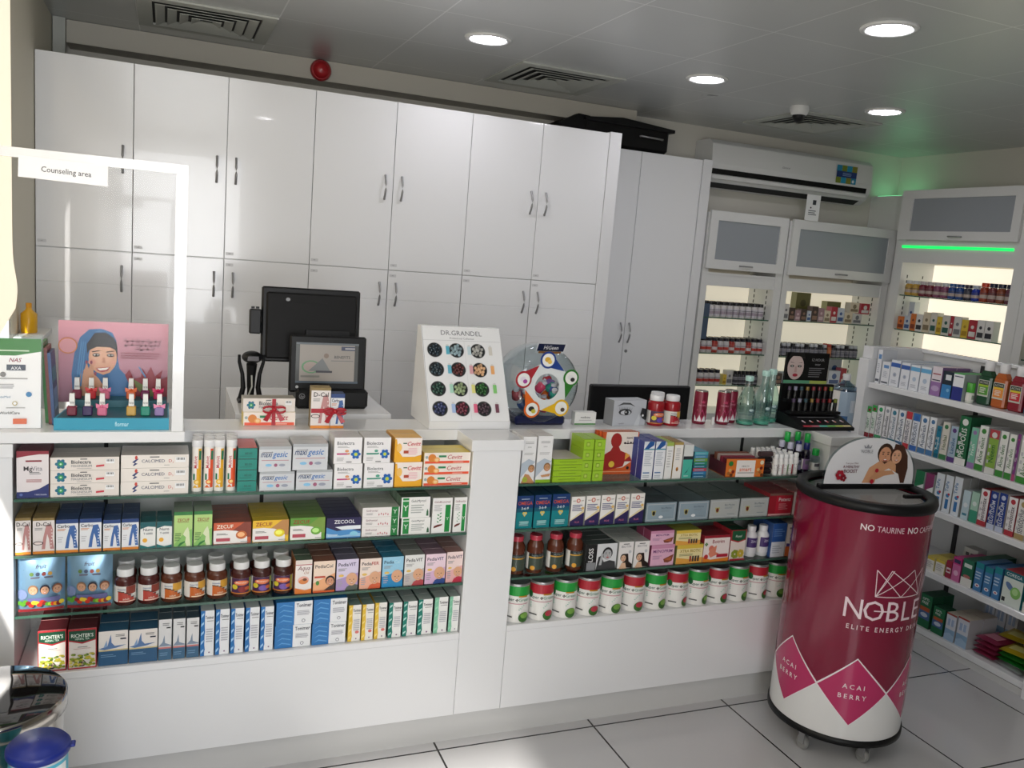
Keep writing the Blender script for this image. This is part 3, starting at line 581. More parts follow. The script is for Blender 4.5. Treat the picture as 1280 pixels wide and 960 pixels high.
def f_aqua(a):
    a.R(0, .86, 1, 1, 'e8ddd4'); a.R(0, .85, 1, .87, 'b8384a'); a.T('Aqua', .5, .70, .13, '7a2a2c', 0, 1, mw=.76); a.T('Oil', .68, .58, .08, 'b07a5a', 0, 1); a.E(.5, .40, .34, 'f0b4a4', .75); a.E(.5, .36, .28, 'e08a4c', .62); a.E(.58, .42, .13, '7a4a30', .7); a.P([(0, 0), (1, 0), (1, .14), (.6, .10), (0, .18)], 'e07a28')
kd('aqua', 'white carton with orange goldfish bowl picture', 'd89060', '5a6a58', 'f2ebe6', f_aqua)
def f_pedia(n1, n2, c1, c2, cl, cloth, skin='e0ac88'):
    def f(a):
        a.P([(0, 0), (1, 0), (1, .55), (0, .35)], c2); a.T('Pedia', .08, .78, .11, c1, 1, al='l', mw=.46)
        a.T(n2, .55, .78, .11, cl, 1, al='l', mw=.40); a.L(.08, .62, .5, .72, 3, '9a9a9c'); a.E(.22, .48, .12, 'e8c060', .5); a.L(.07, .12, .3, .4, 4, 'b0a8b0')
        a.P([(.40, 0), (1, 0), (1, .16), (.74, .2), (.5, .12)], cloth); a.E(.72, .34, .25, '4a3426', 1.05); a.face(.71, .32, .25, skin, skin, 1); 
    return f
kd('pediacol', 'peach carton with dark haired child picture', '7a5040', '8a5a48', 'f4dcc8', lambda a: (a.P([(0, 0), (1, 0), (1, .6), (0, .3)], 'f2b080'), a.T('PediaCol', .07, .78, .11, '3a3436', 1, al='l', mw=.86), a.R(.05, .46, .55, .52, 'c84a34'), a.E(.2, .3, .08, '4a8a3a', 1.4), a.P([(.4, 0), (1, 0), (1, .3), (.6, .1)], '3a2a28'), a.face(.78, .33, .2, 'd89a78', '1e1512'), a.R(0, 0, 1, .06, 'd8602c')))
kd('pedialilac', 'lilac carton with smiling baby on grey', '5e5a70', '6a6478', 'dcd2ea', f_pedia('', 'VIT', '2a2a44', 'b49acc', '3a3058', '5a5f58'))
kd('pediafer', 'cream carton with baby and red lettering', '8a5a48', '6e5a50', 'f4e2d6', f_pedia('', 'FER', '3a3034', 'efb298', 'b83a34', 'd8603a'))
kd('pediablue', 'bright blue carton with laughing baby', '2a6f96', '2e7a9c', '9cd0ea', f_pedia('', 'Cal', '16304e', '2a8cc4', 'b8e0f0', '2a8cc4'))
kd('pediasel', 'pale grey carton with baby on red cloth', '8a8a86', '90908c', 'e8e8e6', f_pedia('', 'VIT', '2a2a30', 'c8c0bc', '2a2a30', 'b84a50'))
kd('pediapink', 'pink carton with baby on navy cloth', '8a6a78', '907080', 'f2d8e4', f_pedia('', 'VIT', '2a2a4a', 'e0b8d8', '2a3a6a', '2f4a8a'))
kd('pediarose', 'rose carton with baby on crimson cloth, against the white post', '8a6a68', '98706c', 'f4dcd8', f_pedia('', 'VIT', '3a2a44', 'eab4b4', '3a2a5a', 'c0304a'))
def f_rich(a):
    a.R(0, 0, .03, 1, 'b02430'); a.R(.97, 0, 1, 1, 'b02430'); a.R(0, .97, 1, 1, 'b02430'); a.P([(.03, .97), (.97, .97), (.97, .70), (.5, .62), (.03, .70)], 'a82430'); a.P([(.03, .955), (.97, .955), (.97, .73), (.5, .66), (.03, .73)], '174a34')
    a.T("RICHTER'S", .5, .79, .09, 'e8eee4', 1, mw=.78); a.T('HERBAL TEA', .5, .725, .05, 'c8dccc', 1, mw=.5); a.L(.34, .53, .68, .56, 1, '555555', 0); a.R(.2, .50, .8, .506, 'b05a5a')
    rnd = random.Random(3)
    for i in range(64): setattr(a, 'k', 8+i % 7); a.E(.08+.84*rnd.random(), .07+(.30 if i < 40 else .22)*rnd.random(), .065, rnd.choice(['6f8a2c', 'a8a838', 'c8b840', '5f7a30', '8aa040', 'd8cc68']), .7, 7)
    a.E(.5, .13, .13, '2f2a24'); a.E(.5, .14, .09, 'a8968a', 1.1); a.E(.47, .15, .05, '54463e'); a.R(0, 0, 1, .03, 'b02430')
kd('richter', 'red and green herbal tea carton with leaves', 'a02832', '5a2228', 'e4ddd6', f_rich, 'tea_carton')
def f_sea(a):
    a.R(0, 0, 1, .42, '27567c'); a.R(0, .42, 1, .46, 'cfc08c'); a.P([(0, .5), (.3, .56), (.38, .8), (.42, .9), (.44, .66), (.55, .56), (.95, .58), (.6, .50), (.2, .46)], '5a7aa8'); a.P([(.16, .52), (.28, .74), (.30, .56)], '88a4c8'); a.L(.58, .82, .9, .9, 2, '777777'); a.R(.74, .74, .94, .78, '22283a'); a.L(.08, .24, .6, .34, 2, '6f94b4')
kd('seaspray', 'cream and blue carton with water splash', '23506e', '2a5878', 'e8e2dc', f_sea)
def f_slim(a):
    a.R(0, 0, 1, .28, '3a6484'); a.R(0, .28, 1, .32, 'c87a78'); a.P([(0, .34), (.3, .44), (.45, .62), (.5, .42), (1, .36), (1, .34)], '8494a8'); a.L(.3, .84, .9, .92, 2, '888888'); a.R(.6, .78, .92, .81, '222222'); a.L(.1, .1, .8, .2, 2, '6f94b4')
kd('seaslim', 'slim pale carton with blue foot and splash', '2a5070', '3a4a58', 'dfdfdf', f_slim)
def f_ton(c, c2, red=0):
    def f(a):
        a.R(0, 0, .30, 1, c)
        for i in range(5): a.P([(.03, .05+.2*i), (.26, .12+.2*i), (.28, .17+.2*i), (.05, .12+.2*i)], c2)
        a.P([(.24, 0), (.34, .15), (.26, .35), (.33, .55), (.26, .8), (.32, 1), (.24, 1)], c)
        a.T('Tonimer', .34, .82, .075, '2c2c3a', 1, al='l', mw=.62); a.L(.45, .76, .94, .79, 1, '888888', 0); a.L(.4, .3, .92, .62, 6, 'bcbcc4', .1); a.E(.66, .08, .06, '886a8a')
        if red: a.E(.72, .26, .16, 'e07a70', .8)
    return f
kd('tonblue', 'tall white spray carton with blue wave strip', '1f6eb4', 'bfc4c8', 'eef0f2', f_ton('2272b8', 'a8d0f0'))
kd('tonyellow', 'tall white spray carton with yellow strip', 'd8b82c', '7e958c', 'f2efe8', f_ton('ecc43a', 'f6dc80', 1))
kd('tonteal', 'tall white spray carton with dark teal wave strip', '2e4a46', 'a8b4b0', 'f1f1ef', f_ton('188070', 'b8e0d8'))
kd('tonmint', 'tall white spray carton with mint strip', '3a4a48', 'a4b0ac', 'f1f2ef', f_ton('86c8a8', '9cd8ba'))
def f_tonsq(a):
    a.R(0, 0, .50, 1, '2878bc')
    for i in range(4): a.P([(.05, .1+.22*i), (.2, .2+.22*i), (.45, .12+.22*i), (.44, .16+.22*i), (.2, .25+.22*i)], '5ea4dc')
    a.T('Tonimer', .76, .76, .16, '26283a', 1, mw=.42); a.L(.57, .4, .94, .62, 4, 'b0b0b8', .1); a.E(.76, .17, .05, '777788'); a.E(.76, .17, .035, 'eef0f2')
kd('tonsq', 'wide blue and white spray carton', '2a72b0', '2e74b0', 'eef0f2', f_tonsq)
def f_slimface(green):
    def f(a):
        a.L(.2, .84, .8, .90, 2, 'a8a8a8', 0); a.T('SKIN', .5, .76, .03, '888888', mw=.4); a.L(.15, .60, .85, .66, 2, 'bbbbbb'); a.P([(0, .42), (.5, .52), (1, .46), (1, .12), (0, .12)], 'b4c0cc'); a.P([(0, .12), (.5, .30), (1, .46), (1, .12)], 'e4e4e6')
        if green: a.R(0, 0, 1, .065, '8cb82c'); a.face(.72, .32, .22, 'c89468', '8a6a4a'); a.P([(.3, .16), (.95, .20), (.9, .14), (.4, .12)], 'c89468')
        else: a.P([(.05, 0), (.3, .2), (.6, .18), (1, .02), (1, 0)], 'c08c60'); a.face(.74, .30, .22, 'c89468', '8a6a4a'); a.drop(.3, .08, .2, 'a8b83c', 6)
    return f
kd('slimface', 'tall white cosmetic carton with woman on leaves', 'd4d4d4', 'dadada', 'eaeaea', f_slimface(0))
kd('slimfaceg', 'tall white cosmetic carton with woman and lime foot', 'd4d4d4', 'dadada', 'eaeaea', f_slimface(1))
kd('limeflat', 'wide flat lime green carton', '8cae22', 'c9c2b8', '9cc42a', lambda a: (a.R(0, .9, 1, 1, '7fa41c'), a.R(.2, .42, .8, .52, '6a8a1c')))
kd('limesmall', 'small lime green carton', '94b82a', '98c02c', '9cc634', lambda a: (a.R(0, .94, 1, 1, '7fa41c'), a.R(.25, .3, .6, .7, '6f9020'), a.R(.3, .36, .55, .64, 'b8d060')))
def f_bw(a):
    a.R(0, .90, 1, 1, 'dfe6ee'); a.P([(.05, .8), (.5, 1), (.95, 1), (.9, .9), (.4, .80)], '2a5a9c'); a.R(0, .78, 1, .81, '4a98b0'); a.L(.12, .35, .85, .74, 8, 'c0c6d0'); a.R(.1, .16, .7, .19, '4a7ab0'); a.L(.1, .04, .8, .12, 2, 'b0b8c4')
kd('bluewhite', 'tall blue carton with white front', '2e3f8c', '34488e', 'f0f2f6', f_bw)
kd('slimpale', 'slim off white carton with green tip', 'dcdcd8', '93b04c', 'f0f0ee', lambda a: (a.R(0, .9, 1, 1, 'a4bc5a'), a.L(.2, .3, .8, .8, 7, 'c8c8c8')))
kd('slimgold', 'slim cream carton with small amber flame', 'a88a4a', '8a7440', 'f3f0ea', lambda a: (a.R(0, .93, 1, 1, 'b49a5a'), a.L(.2, .5, .8, .85, 6, 'c8c8c8'), a.E(.5, .26, .14, 'b87820', 1.6), a.E(.5, .24, .06, '3a2a20', 1.4)))
kd('tealslim', 'white and aqua carton with dark crossbar', 'b0b4b4', 'd0d0d0', 'e0e4e2', lambda a: (a.R(0, 0, 1, .56, '4cb8a4'), a.R(.0, .56, 1, .66, '2c3038'), a.P([(.2, .12), (.5, .18), (.95, .48), (.6, .26)], '1f5a5c'), a.L(.2, .05, .8, .09, 1, 'dff0ec')))
STK = ['2a6a8c', '2e7cb0', 'b8485a', '24707c', '2c8a6c', '7aa040', '4a88b0', '58b0b8']
kd('colourstack', 'thin flat carton from the mixed colour pile', '2a5a6c', '4a90a8', '2e7cb0', lambda a: a.R(.1, .3, .8, .6, '8ab4cc'))
def f_omega(a):
    a.P([(0, .62), (1, .62), (1, 1), (0, 1)], '16386e'); a.R(0, .5, 1, .62, '12586e'); a.T('OMEGA', .5, .72, .11, 'c8543a', 1, mw=.88); a.T('3-6-9', .5, .58, .08, 'dfe8ee', 1, mw=.5); a.L(.25, .88, .75, .92, 1, 'b8c4d8', 0)
    a.E(.44, .47, .08, 'd8c060'); a.E(.56, .47, .08, 'd8c060'); a.P([(.36, .46), (.64, .46), (.5, .36)], 'd8c060'); a.E(.5, .44, .05, '8ac0c8'); a.E(.5, .18, .26, '6ab0b0', .35); a.L(.2, .08, .8, .24, 4, 'a8d0d0', .1)
kd('omega', 'teal and navy carton with yellow heart', '123a50', '16405a', '118088', f_omega)
def f_samb(a):
    a.P([(0, 0), (1, 0), (1, .46), (0, .16)], '2e2658'); a.P([(0, .16), (1, .46), (1, .56), (0, .20)], 'e8d8b0'); a.E(.5, .86, .15, 'c86050'); a.E(.5, .86, .09, 'efdcd0'); a.R(.1, .85, .3, .87, '9a8a80'); a.R(.7, .85, .9, .87, '9a8a80'); a.L(.08, .5, .9, .74, 4, '6a6a94', .3); a.T('PLUS', .5, .10, .06, 'd87a9a', 1, mw=.5); a.E(.85, .6, .10, 'e8c070')
kd('sambuc', 'white and purple diagonal carton with coral medallion', 'b8b8b4', 'c4c2bc', 'f2efea', f_samb)
def f_silv(c, blob, wht):
    def f(a):
        a.R(.04, .08, .96, .92, 'c2c8ca'); a.R(.055, .11, .945, .89, c); a.P([(.22, .3), (.30, .3), (.34, .58), (.18, .58)], 'b8b06a'); a.E(.26, .44, .045, blob, 1.4); a.T('Bio-Marine', .5, .66, .10, '5a6a74', al='l', mw=.36); a.L(.5, .5, .85, .6, 2, '8a98a0')
        if wht: a.E(.5, .24, .07, 'eef2f4', .6)
        a.L(.6, .18, .85, .26, 1, '8a98a0', 0)
    return f
kd('silverblue', 'steel blue carton with rounded frame and white oval', '4e5c64', '4c585e', '8fa0aa', f_silv('8fa2ae', '221c14', 1))
kd('silver', 'silver grey carton with rounded frame and dark cup', '5a6462', '58625f', 'a8aeac', f_silv('b4b9b6', '6a2a24', 0))
kd('potenz', 'red carton with white wording', '8a2a30', '8c3038', 'b8283a', lambda a: (a.R(0, 0, .3, 1, '9c2430'), a.R(0, 0, 1, .08, 'd8a0a0'), a.R(0, .9, 1, 1, '7a5a50'), a.T('Potenz', .4, .64, .17, 'f4ecec', 1, al='l', mw=.56), a.L(.42, .25, .85, .55, 4, 'd88a90')))
kd('danzen', 'white carton with crimson squiggle', '9a5a5c', 'a46a68', 'e2dedc', lambda a: (a.P([(.1, .8), (.3, .55), (.5, .7), (.8, .4), (.9, .45), (.5, .62), (.3, .48), (.14, .84)], 'b03a4a'), a.T('Danzen', .5, .2, .12, '333', 1, mw=.7) if 0 else a.R(.15, .2, .8, .28, '555555')))
def f_gloss(a):
    a.R(0, 0, .36, 1, '17181a'); a.T('GLOSS', .24, .5, .19, 'e8e8e8', 1, rot=1, mw=.7); a.R(.06, .0, .34, .3, '8a8c90'); a.P([(.36, 0), (1, 0), (.96, .30), (.78, .36), (.6, .30), (.5, .55), (.42, .5)], '3a3b3e'); a.face(.70, .58, .15, 'b4b6b8', '1a1a1c', 0); a.P([(.44, .2), (.52, .2), (.56, .62), (.50, .66)], 'b4b6b8')
kd('glossman', 'black and white carton with portrait of a young man', '2a2c2c', '3a4040', 'dcdee0', f_gloss)
kd('biotin', 'white carton with dark haired woman picture', 'b8bab6', 'c0c2be', 'ece8e6', lambda a: (a.R(.3, .9, .7, .93, '444444'), a.T('BIOTIN', .5, .78, .09, '7a7a80', mw=.8), a.E(.78, .62, .1, 'c8c8cc'), a.P([(.4, .55), (.66, .55), (.75, .25), (1, .14), (1, 0), (.3, .04)], '231512'), a.face(.36, .38, .2, 'e0b898', '2a1a16', 0), a.P([(.1, 0), (.6, 0), (.5, .22), (.25, .22)], 'e0b898')))
kd('menoprim', 'pink carton with brown butterfly', '8a3a58', '984868', 'e4b4cc', lambda a: (a.R(0, .82, 1, 1, 'd090b0'), a.T('MENOPRIM', .5, .62, .15, '7a3a7c', 1, mw=.9), a.P([(.55, .3), (.98, .52), (.92, .2), (.76, .12), (.6, .14)], '8a4a34'), a.P([(.6, .28), (.9, .4), (.85, .22)], 'b8683c'), a.L(.08, .3, .5, .5, 3, 'b890b0')))
kd('extrabiotic', 'yellow and white carton with small bottles picture', '8a8a50', 'a8a848', 'efe0a8', lambda a: (a.R(0, .80, 1, 1, 'e0c04a'), a.T('XTRA BIOTIC', .52, .60, .16, 'a88a20', 1, mw=.8), a.P([(0, 0), (1, 0), (1, .3), (.5, .22), (0, .34)], 'e8a84c'), a.L(.1, .4, .7, .54, 2, '9a9a70'), [a.R(.5+.1*i, .1, .57+.1*i, .4, '9a3a3a' if i == 0 else '4a3a34') for i in range(4)]))
kd('botrim', 'cream carton with red figure and lettering', '9a2a34', '8a2a34', 'f2e6e2', lambda a: (a.R(0, .9, 1, 1, '9a2634'), a.T('Botrim', .32, .70, .14, '9a3038', 1, al='l', mw=.6), a.E(.3, .5, .10, 'd87a68', 1.1), a.P([(.25, .46), (.5, .62), (.48, .36), (.62, .3), (.3, .16), (.2, .3)], 'e08a70'), a.P([(0, 0), (1, 0), (1, .14), (.3, .08), (0, .2)], 'e88a30'), a.E(.12, .2, .08, 'c03a3a'), a.R(.52, .16, .96, .28, 'b8283c'), a.drop(.08, .68, .06, '4a8a40', 4)))
kd('herbtea', 'small red and green tea carton with yellow blooms', 'a02832', '1f4a34', 'e8dcd4', lambda a: (a.P([(.0, 1), (1, 1), (1, .66), (.5, .58), (0, .66)], 'b02834'), a.P([(.05, .98), (.95, .98), (.95, .69), (.5, .62), (.05, .69)], '1f5a3c'), a.T('Royal', .5, .76, .08, 'e8f0e4', 0, 1, mw=.7), a.drop(.35, .2, .26, '8a9a34', 7), a.drop(.7, .22, .24, 'c8b040', 7), a.R(0, 0, 1, .05, 'b02834')), 'tea_carton')
kd('bluecard', 'blue and white carton', '2a4a80', '2e5288', 'dfe4ec', lambda a: (a.R(0, .45, 1, 1, '2f5aa0'), a.L(.1, .6, .9, .85, 4, '6a90c8'), a.L(.1, .1, .8, .35, 4, 'b4bcc8')))
kd('facecard', 'carton with curly haired child picture and orange foot', 'c8c0bc', 'c0b8b4', 'e2dad4', lambda a: (a.R(0, 0, 1, .3, 'd06a34'), a.P([(.05, .4), (.9, .34), (.9, .28), (.05, .3)], '4a3a7a'), a.drop(.58, .6, .36, '3a201c', 7), a.face(.55, .56, .2, 'a8684c', '3a201c'), a.R(.1, .85, .6, .9, '888888')))
# gondola side cartons
kd('wboxblue', 'white pharmacy carton with blue label patch', 'cfd2d8', 'c6cad0', 'e9ebf0', lambda a: (a.R(.2, .72, .85, .86, '6a94c8'), a.L(.2, .3, .8, .6, 5, 'b8bcc8'), a.R(.1, .05, .9, .12, '555a66')))
kd('wboxnavy', 'white dental carton with navy band', 'c0c6d4', 'c8ccd4', 'e9ecf2', lambda a: (a.R(0, .74, 1, .90, '3a62b0'), a.E(.5, .45, .2, 'c0c4d0'), a.E(.5, .45, .12, '9aa4b8'), a.L(.2, .1, .8, .25, 3, 'b0b4c0')))
kd('wboxsky', 'white dental carton with sky blue band', 'c0c6d4', 'c8ccd4', 'e9ecf2', lambda a: (a.R(0, .76, 1, .92, '6ab0dc'), a.E(.5, .45, .2, 'b8c8dc'), a.L(.2, .1, .8, .25, 3, 'b0b4c0')))
kd('purplebox', 'white carton with violet pattern', '8a6a98', 'c8b4bc', 'e6dce2', lambda a: (a.R(0, 0, 1, .48, '9a74ac'), a.E(.5, .25, .4, 'c0a8cc', .6), a.L(.1, .7, .9, .8, 1, 'b0606c', 0), a.R(.1, .52, .9, .56, '4a4a5a')))
kd('darkblue', 'black topped carton with blue lower half', '26384a', '3a3a44', '1f2c3a', lambda a: (a.R(0, 0, 1, .5, '3a86c4'), a.R(.3, .68, .9, .88, 'dfe3e6'), a.E(.7, .3, .16, '86c0e4')))
kd('navywhite', 'white and navy carton with green lid edge', '9aa4a4', '38b04c', 'eef0f4', lambda a: (a.R(0, 0, 1, .5, '2a3284'), a.L(.1, .84, .9, .92, 1, '3a3a6a', 0), a.R(0, .97, 1, 1, '38b04c')))
def tpaste(bg, c, word, wc='5a6478', top=None):
    def f(a):
        if top: a.R(0, .78, 1, 1, top)
        a.R(0, 0, 1, .20, c); a.E(.5, .84, .3, c); a.T(word, .66, .48, .42, wc, 1, rot=1, mw=.52) if 0 else a.T(word, .70, .48, .05, wc, 1, rot=1, mw=.56)
    return f
def tp(k, ph, bg, c, word, wc, top=None, side='c8c8c8'):
    def f(a):
        if top: a.R(0, .80, 1, 1, top)
        a.R(0, 0, 1, .14, c); a.E(.5, .88, .28, c)
        vs, fs, tw, y0, y1 = text_geo(word, 1, 0)
        hh = .62*a.w*.72/.72/a.h
        a.T(word, .74, .46, hh*.80, wc, 1, rot=1, mw=.60)
        a.L(.1, .18, .3, .7, 3, 'c4c4c8', .2)
    kd(k, ph, side, side, bg, f, 'toothpaste_carton', 'box')
tp('tpgreen', 'upright toothpaste carton with green top and dark red foot', 'e6ece6', '8a2a34', 'DENT', '3a8a5a', '3aa850')
tp('tpgreen2', 'upright toothpaste carton with green splash foot', 'eeeeee', '2fa060', 'SENSODYNE', '5a6a78')
tp('tpparo', 'upright white toothpaste carton with dark lettering', 'ecebec', '9aa0a8', 'parodontax', '3a3a44')
tp('tpblue', 'upright white toothpaste carton with teal circle', 'ecedf0', '3f8aa0', 'Pronamel', '5a7a90')
tp('tpred', 'upright toothpaste carton with red diamond top', 'eeeaea', 'c83a44', 'PARODONT', '5a5a70', 'c83a44')
tp('tpblue2', 'upright toothpaste carton with blue flag top', 'eaeef4', '3a6ab4', 'PARODONT', '4a5a78', '3a78c0')
tp('tpring', 'upright white toothpaste carton with blue ring', 'eceef0', '4a7aa8', 'Aquafresh', '5a6a84')
tp('tpteal', 'teal toothpaste carton, lower than its neighbours', '147a98', '106078', 'Propolis', 'dff0f4')
tp('tpherb', 'toothpaste carton with red dot and green lower part', 'dcd8cc', '3a7a4c', 'Herbal', '6a7a5a')
tp('tppurple', 'toothpaste carton fading from blue to violet', 'a8bccc', '5a3a7c', 'Lacalut', '2a5a8a')
tp('tpbiggreen', 'large dark green toothpaste carton standing proud', '1f6a40', 'e8e8e4', 'PROPOLIS', 'e4ece4', None, '1f5a3a')
tp('tpmint', 'mint green toothpaste carton', '7cc0a4', '9a7ab0', 'Fresh', 'e8f4ee')
tp('tpaloe', 'white toothpaste carton with aloe leaf', 'e8e9e4', '3f8a3a', 'Aloe dent', '4a7a4a')
tp('tpredgreen', 'toothpaste carton with red tip and yellow green body', '8ab04a', 'd8d8d4', 'Neem', '2a6a34', 'b04048')
tp('tpviolet', 'slim violet striped toothpaste carton', '7a3a7c', 'b04a7a', 'Kids', 'e8d8ec')
tp('elgydium', 'upright navy toothpaste carton', '27408c', 'c8d0e4', 'ELGYDIUM', 'e8ecf6')
tp('tpredwave', 'upright white toothpaste carton with red wave edge', 'efecec', 'b83a44', 'parodontax', '5a4a54', None, 'a83a40')
tp('sensodyne', 'upright white toothpaste carton with grey lettering', 'e8e6e2', 'b09a6a', 'SENSODYNE', '5a5e6e')
kd('greenwave', 'white carton with dark green upper curve', 'b4bcb8', '2a6a4a', 'e4e8e6', lambda a: (a.P([(0, 1), (1, 1), (1, .62), (.3, .5), (0, .3)], '2a7a50'), a.L(.1, .1, .8, .3, 2, 'a8b0ac')))
kd('purplewave', 'white carton with plum upper curve', 'b4bcb8', '7a3a5a', 'e4e8e6', lambda a: (a.P([(0, 1), (1, 1), (1, .62), (.3, .5), (0, .3)], '8a3a68'), a.L(.1, .1, .8, .3, 2, 'a8b0ac')))
kd('brushbox', 'tall white brush carton with red dot', 'a8aaa8', 'c0c2c2', 'e4eaf0', lambda a: (a.R(.3, .1, .7, .36, '3a78b4'), a.E(.5, .46, .22, '4a8ac0'), a.E(.66, .50, .14, 'c8384a'), a.T('TePe', .5, .70, .1, '5a8ab8', 1, rot=1, mw=.3)))
kd('icebox', 'pale blue floss carton', 'b8c4c8', 'c0ccd0', 'c8dce4', lambda a: (a.E(.5, .5, .3, 'e8f0f4'), a.R(.2, .14, .8, .22, '4a8aa0')))
kd('greenbox', 'pale green floss carton', '8ab0a0', '9cc4b0', 'b0d4c0', lambda a: (a.R(0, 0, 1, .4, '3f9a7c'), a.E(.5, .62, .28, 'e4f0ea')))
kd('greysmall', 'small pale grey carton on top of the pile', 'a8a8a4', 'b4b4b0', 'd0d0cc', lambda a: (a.R(.15, .3, .4, .6, '5a5a60'), a.R(.5, .3, .85, .6, '5a5a60')))
kd('greywide', 'plain wide grey carton', 'a4a4a0', 'b0b0ac', 'c4c4c0', lambda a: (a.R(.1, .4, .9, .44, '9a9a9a'),))
kd('yellowsm', 'white carton with yellow top edge', 'd8cc8a', 'd8c45a', 'e6e4dc', lambda a: (a.R(0, .8, 1, 1, 'd8c04a'), a.L(.1, .2, .9, .7, 4, 'b4b4b0')))
kd('maroonsm', 'small maroon and white carton', '7a2a3c', '8a3444', 'a02c44', lambda a: (a.R(.1, .3, .9, .6, 'e4dcdc'), a.R(.2, .38, .8, .5, 'a02c44')))
kd('pinkbox', 'magenta and lilac carton', 'b03a78', 'c04a84', 'd070a4', lambda a: (a.R(0, .7, 1, 1, 'c83a80'), a.R(.1, .76, .9, .92, '3a3a5a'), a.E(.5, .35, .3, 'eab8d4')))
kd('greendent', 'dark green denture carton', '245a44', '2a6a50', '2a6e54', lambda a: (a.R(0, 0, 1, .3, 'e8e6e0'), a.E(.5, .36, .34, 'b8706a', .4), a.R(.15, .7, .85, .84, 'd8e4dc')))
kd('bluedent', 'blue denture tablet carton', '3a6a98', '4a7aa8', '4c84b8', lambda a: (a.R(0, .8, 1, 1, '2a8a94'), a.E(.5, .2, .3, 'e4e8ee', .7), a.E(.5, .2, .14, 'b83a5a', .7), a.L(.1, .4, .9, .7, 3, 'c4d8ea')))
kd('corega', 'large white denture tablet carton with green swirl', '2a7a84', 'b43a44', 'dfe8e0', lambda a: (a.R(0, .8, 1, 1, '1f6a74'), a.T('COREGA', .5, .85, .1, 'e4eef0', 1, mw=.8), a.E(.35, .55, .26, '6a84b0', .5, 14, -.7), a.E(.68, .42, .26, '8ac46a', 1.1), a.E(.66, .45, .15, 'b8e09a', 1.1), a.R(.05, .08, .22, .2, '3a3a3a')))
kd('optifree', 'tall dark green lens solution carton', '1f4a34', '24503a', '1f6a44', lambda a: (a.T('OPTI-', .2, .82, .08, 'e8f0ea', 1, al='l', mw=.6), a.T('FREE', .2, .71, .08, 'e8f0ea', 1, al='l', mw=.6), a.R(.1, .5, .9, .62, 'b85a34'), a.R(.05, .25, .95, .5, '4a6a9c'), a.E(.5, .38, .3, 'c8d4e4', .5)))
kd('lensbox', 'white lens carton with icy blue lower half', 'b8b8bc', 'c8c0b0', 'd6dae4', lambda a: (a.R(0, 0, 1, .42, '8eb0d0'), a.R(0, .94, 1, 1, 'a04038'), a.E(.5, .68, .34, 'e6eaf2', .9), a.R(.2, .55, .45, .8, 'a4b8d8'), a.R(.55, .55, .8, .8, 'a4b8d8'), a.P([(0, .2), (.5, .3), (1, .2), (1, 0), (0, 0)], 'a8c4de')))
# distant shelf cartons
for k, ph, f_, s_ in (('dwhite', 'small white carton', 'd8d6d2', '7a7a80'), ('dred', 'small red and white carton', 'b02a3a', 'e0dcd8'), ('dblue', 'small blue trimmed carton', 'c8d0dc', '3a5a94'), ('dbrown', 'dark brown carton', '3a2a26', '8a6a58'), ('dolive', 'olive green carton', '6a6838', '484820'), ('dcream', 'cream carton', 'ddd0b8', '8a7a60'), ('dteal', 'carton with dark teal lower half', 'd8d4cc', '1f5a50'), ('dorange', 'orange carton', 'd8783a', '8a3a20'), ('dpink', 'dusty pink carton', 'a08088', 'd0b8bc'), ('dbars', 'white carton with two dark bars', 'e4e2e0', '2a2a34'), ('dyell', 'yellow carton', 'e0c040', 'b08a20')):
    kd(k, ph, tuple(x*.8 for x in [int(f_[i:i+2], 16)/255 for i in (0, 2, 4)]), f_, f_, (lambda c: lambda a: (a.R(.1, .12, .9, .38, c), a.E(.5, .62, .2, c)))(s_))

_cm = {}
def carton(kind, w, h, d, face=None):
    key = (kind, round(w, 3), round(h, 3), round(d, 3), face)
    if key in _cm: return _cm[key]
    ph, side, top, fc, fn, name, cat = KD[kind]
    mb = MB(); mb.carton(w, h, d, side, top, face or fc)
    fn(Art(mb, w, h, flat(w, h)))
    o = mb.build(name); me = o.data; bpy.data.objects.remove(o)
    _cm[key] = me; return me
def put_carton(kind, w, h, d, loc, rz, label, group, face=None):
    o = bpy.data.objects.new(KD[kind][5], carton(kind, w, h, d, face)); COL.objects.link(o)
    o.location = loc; o.rotation_euler.z = rz
    return tag(o, label, KD[kind][6], group)
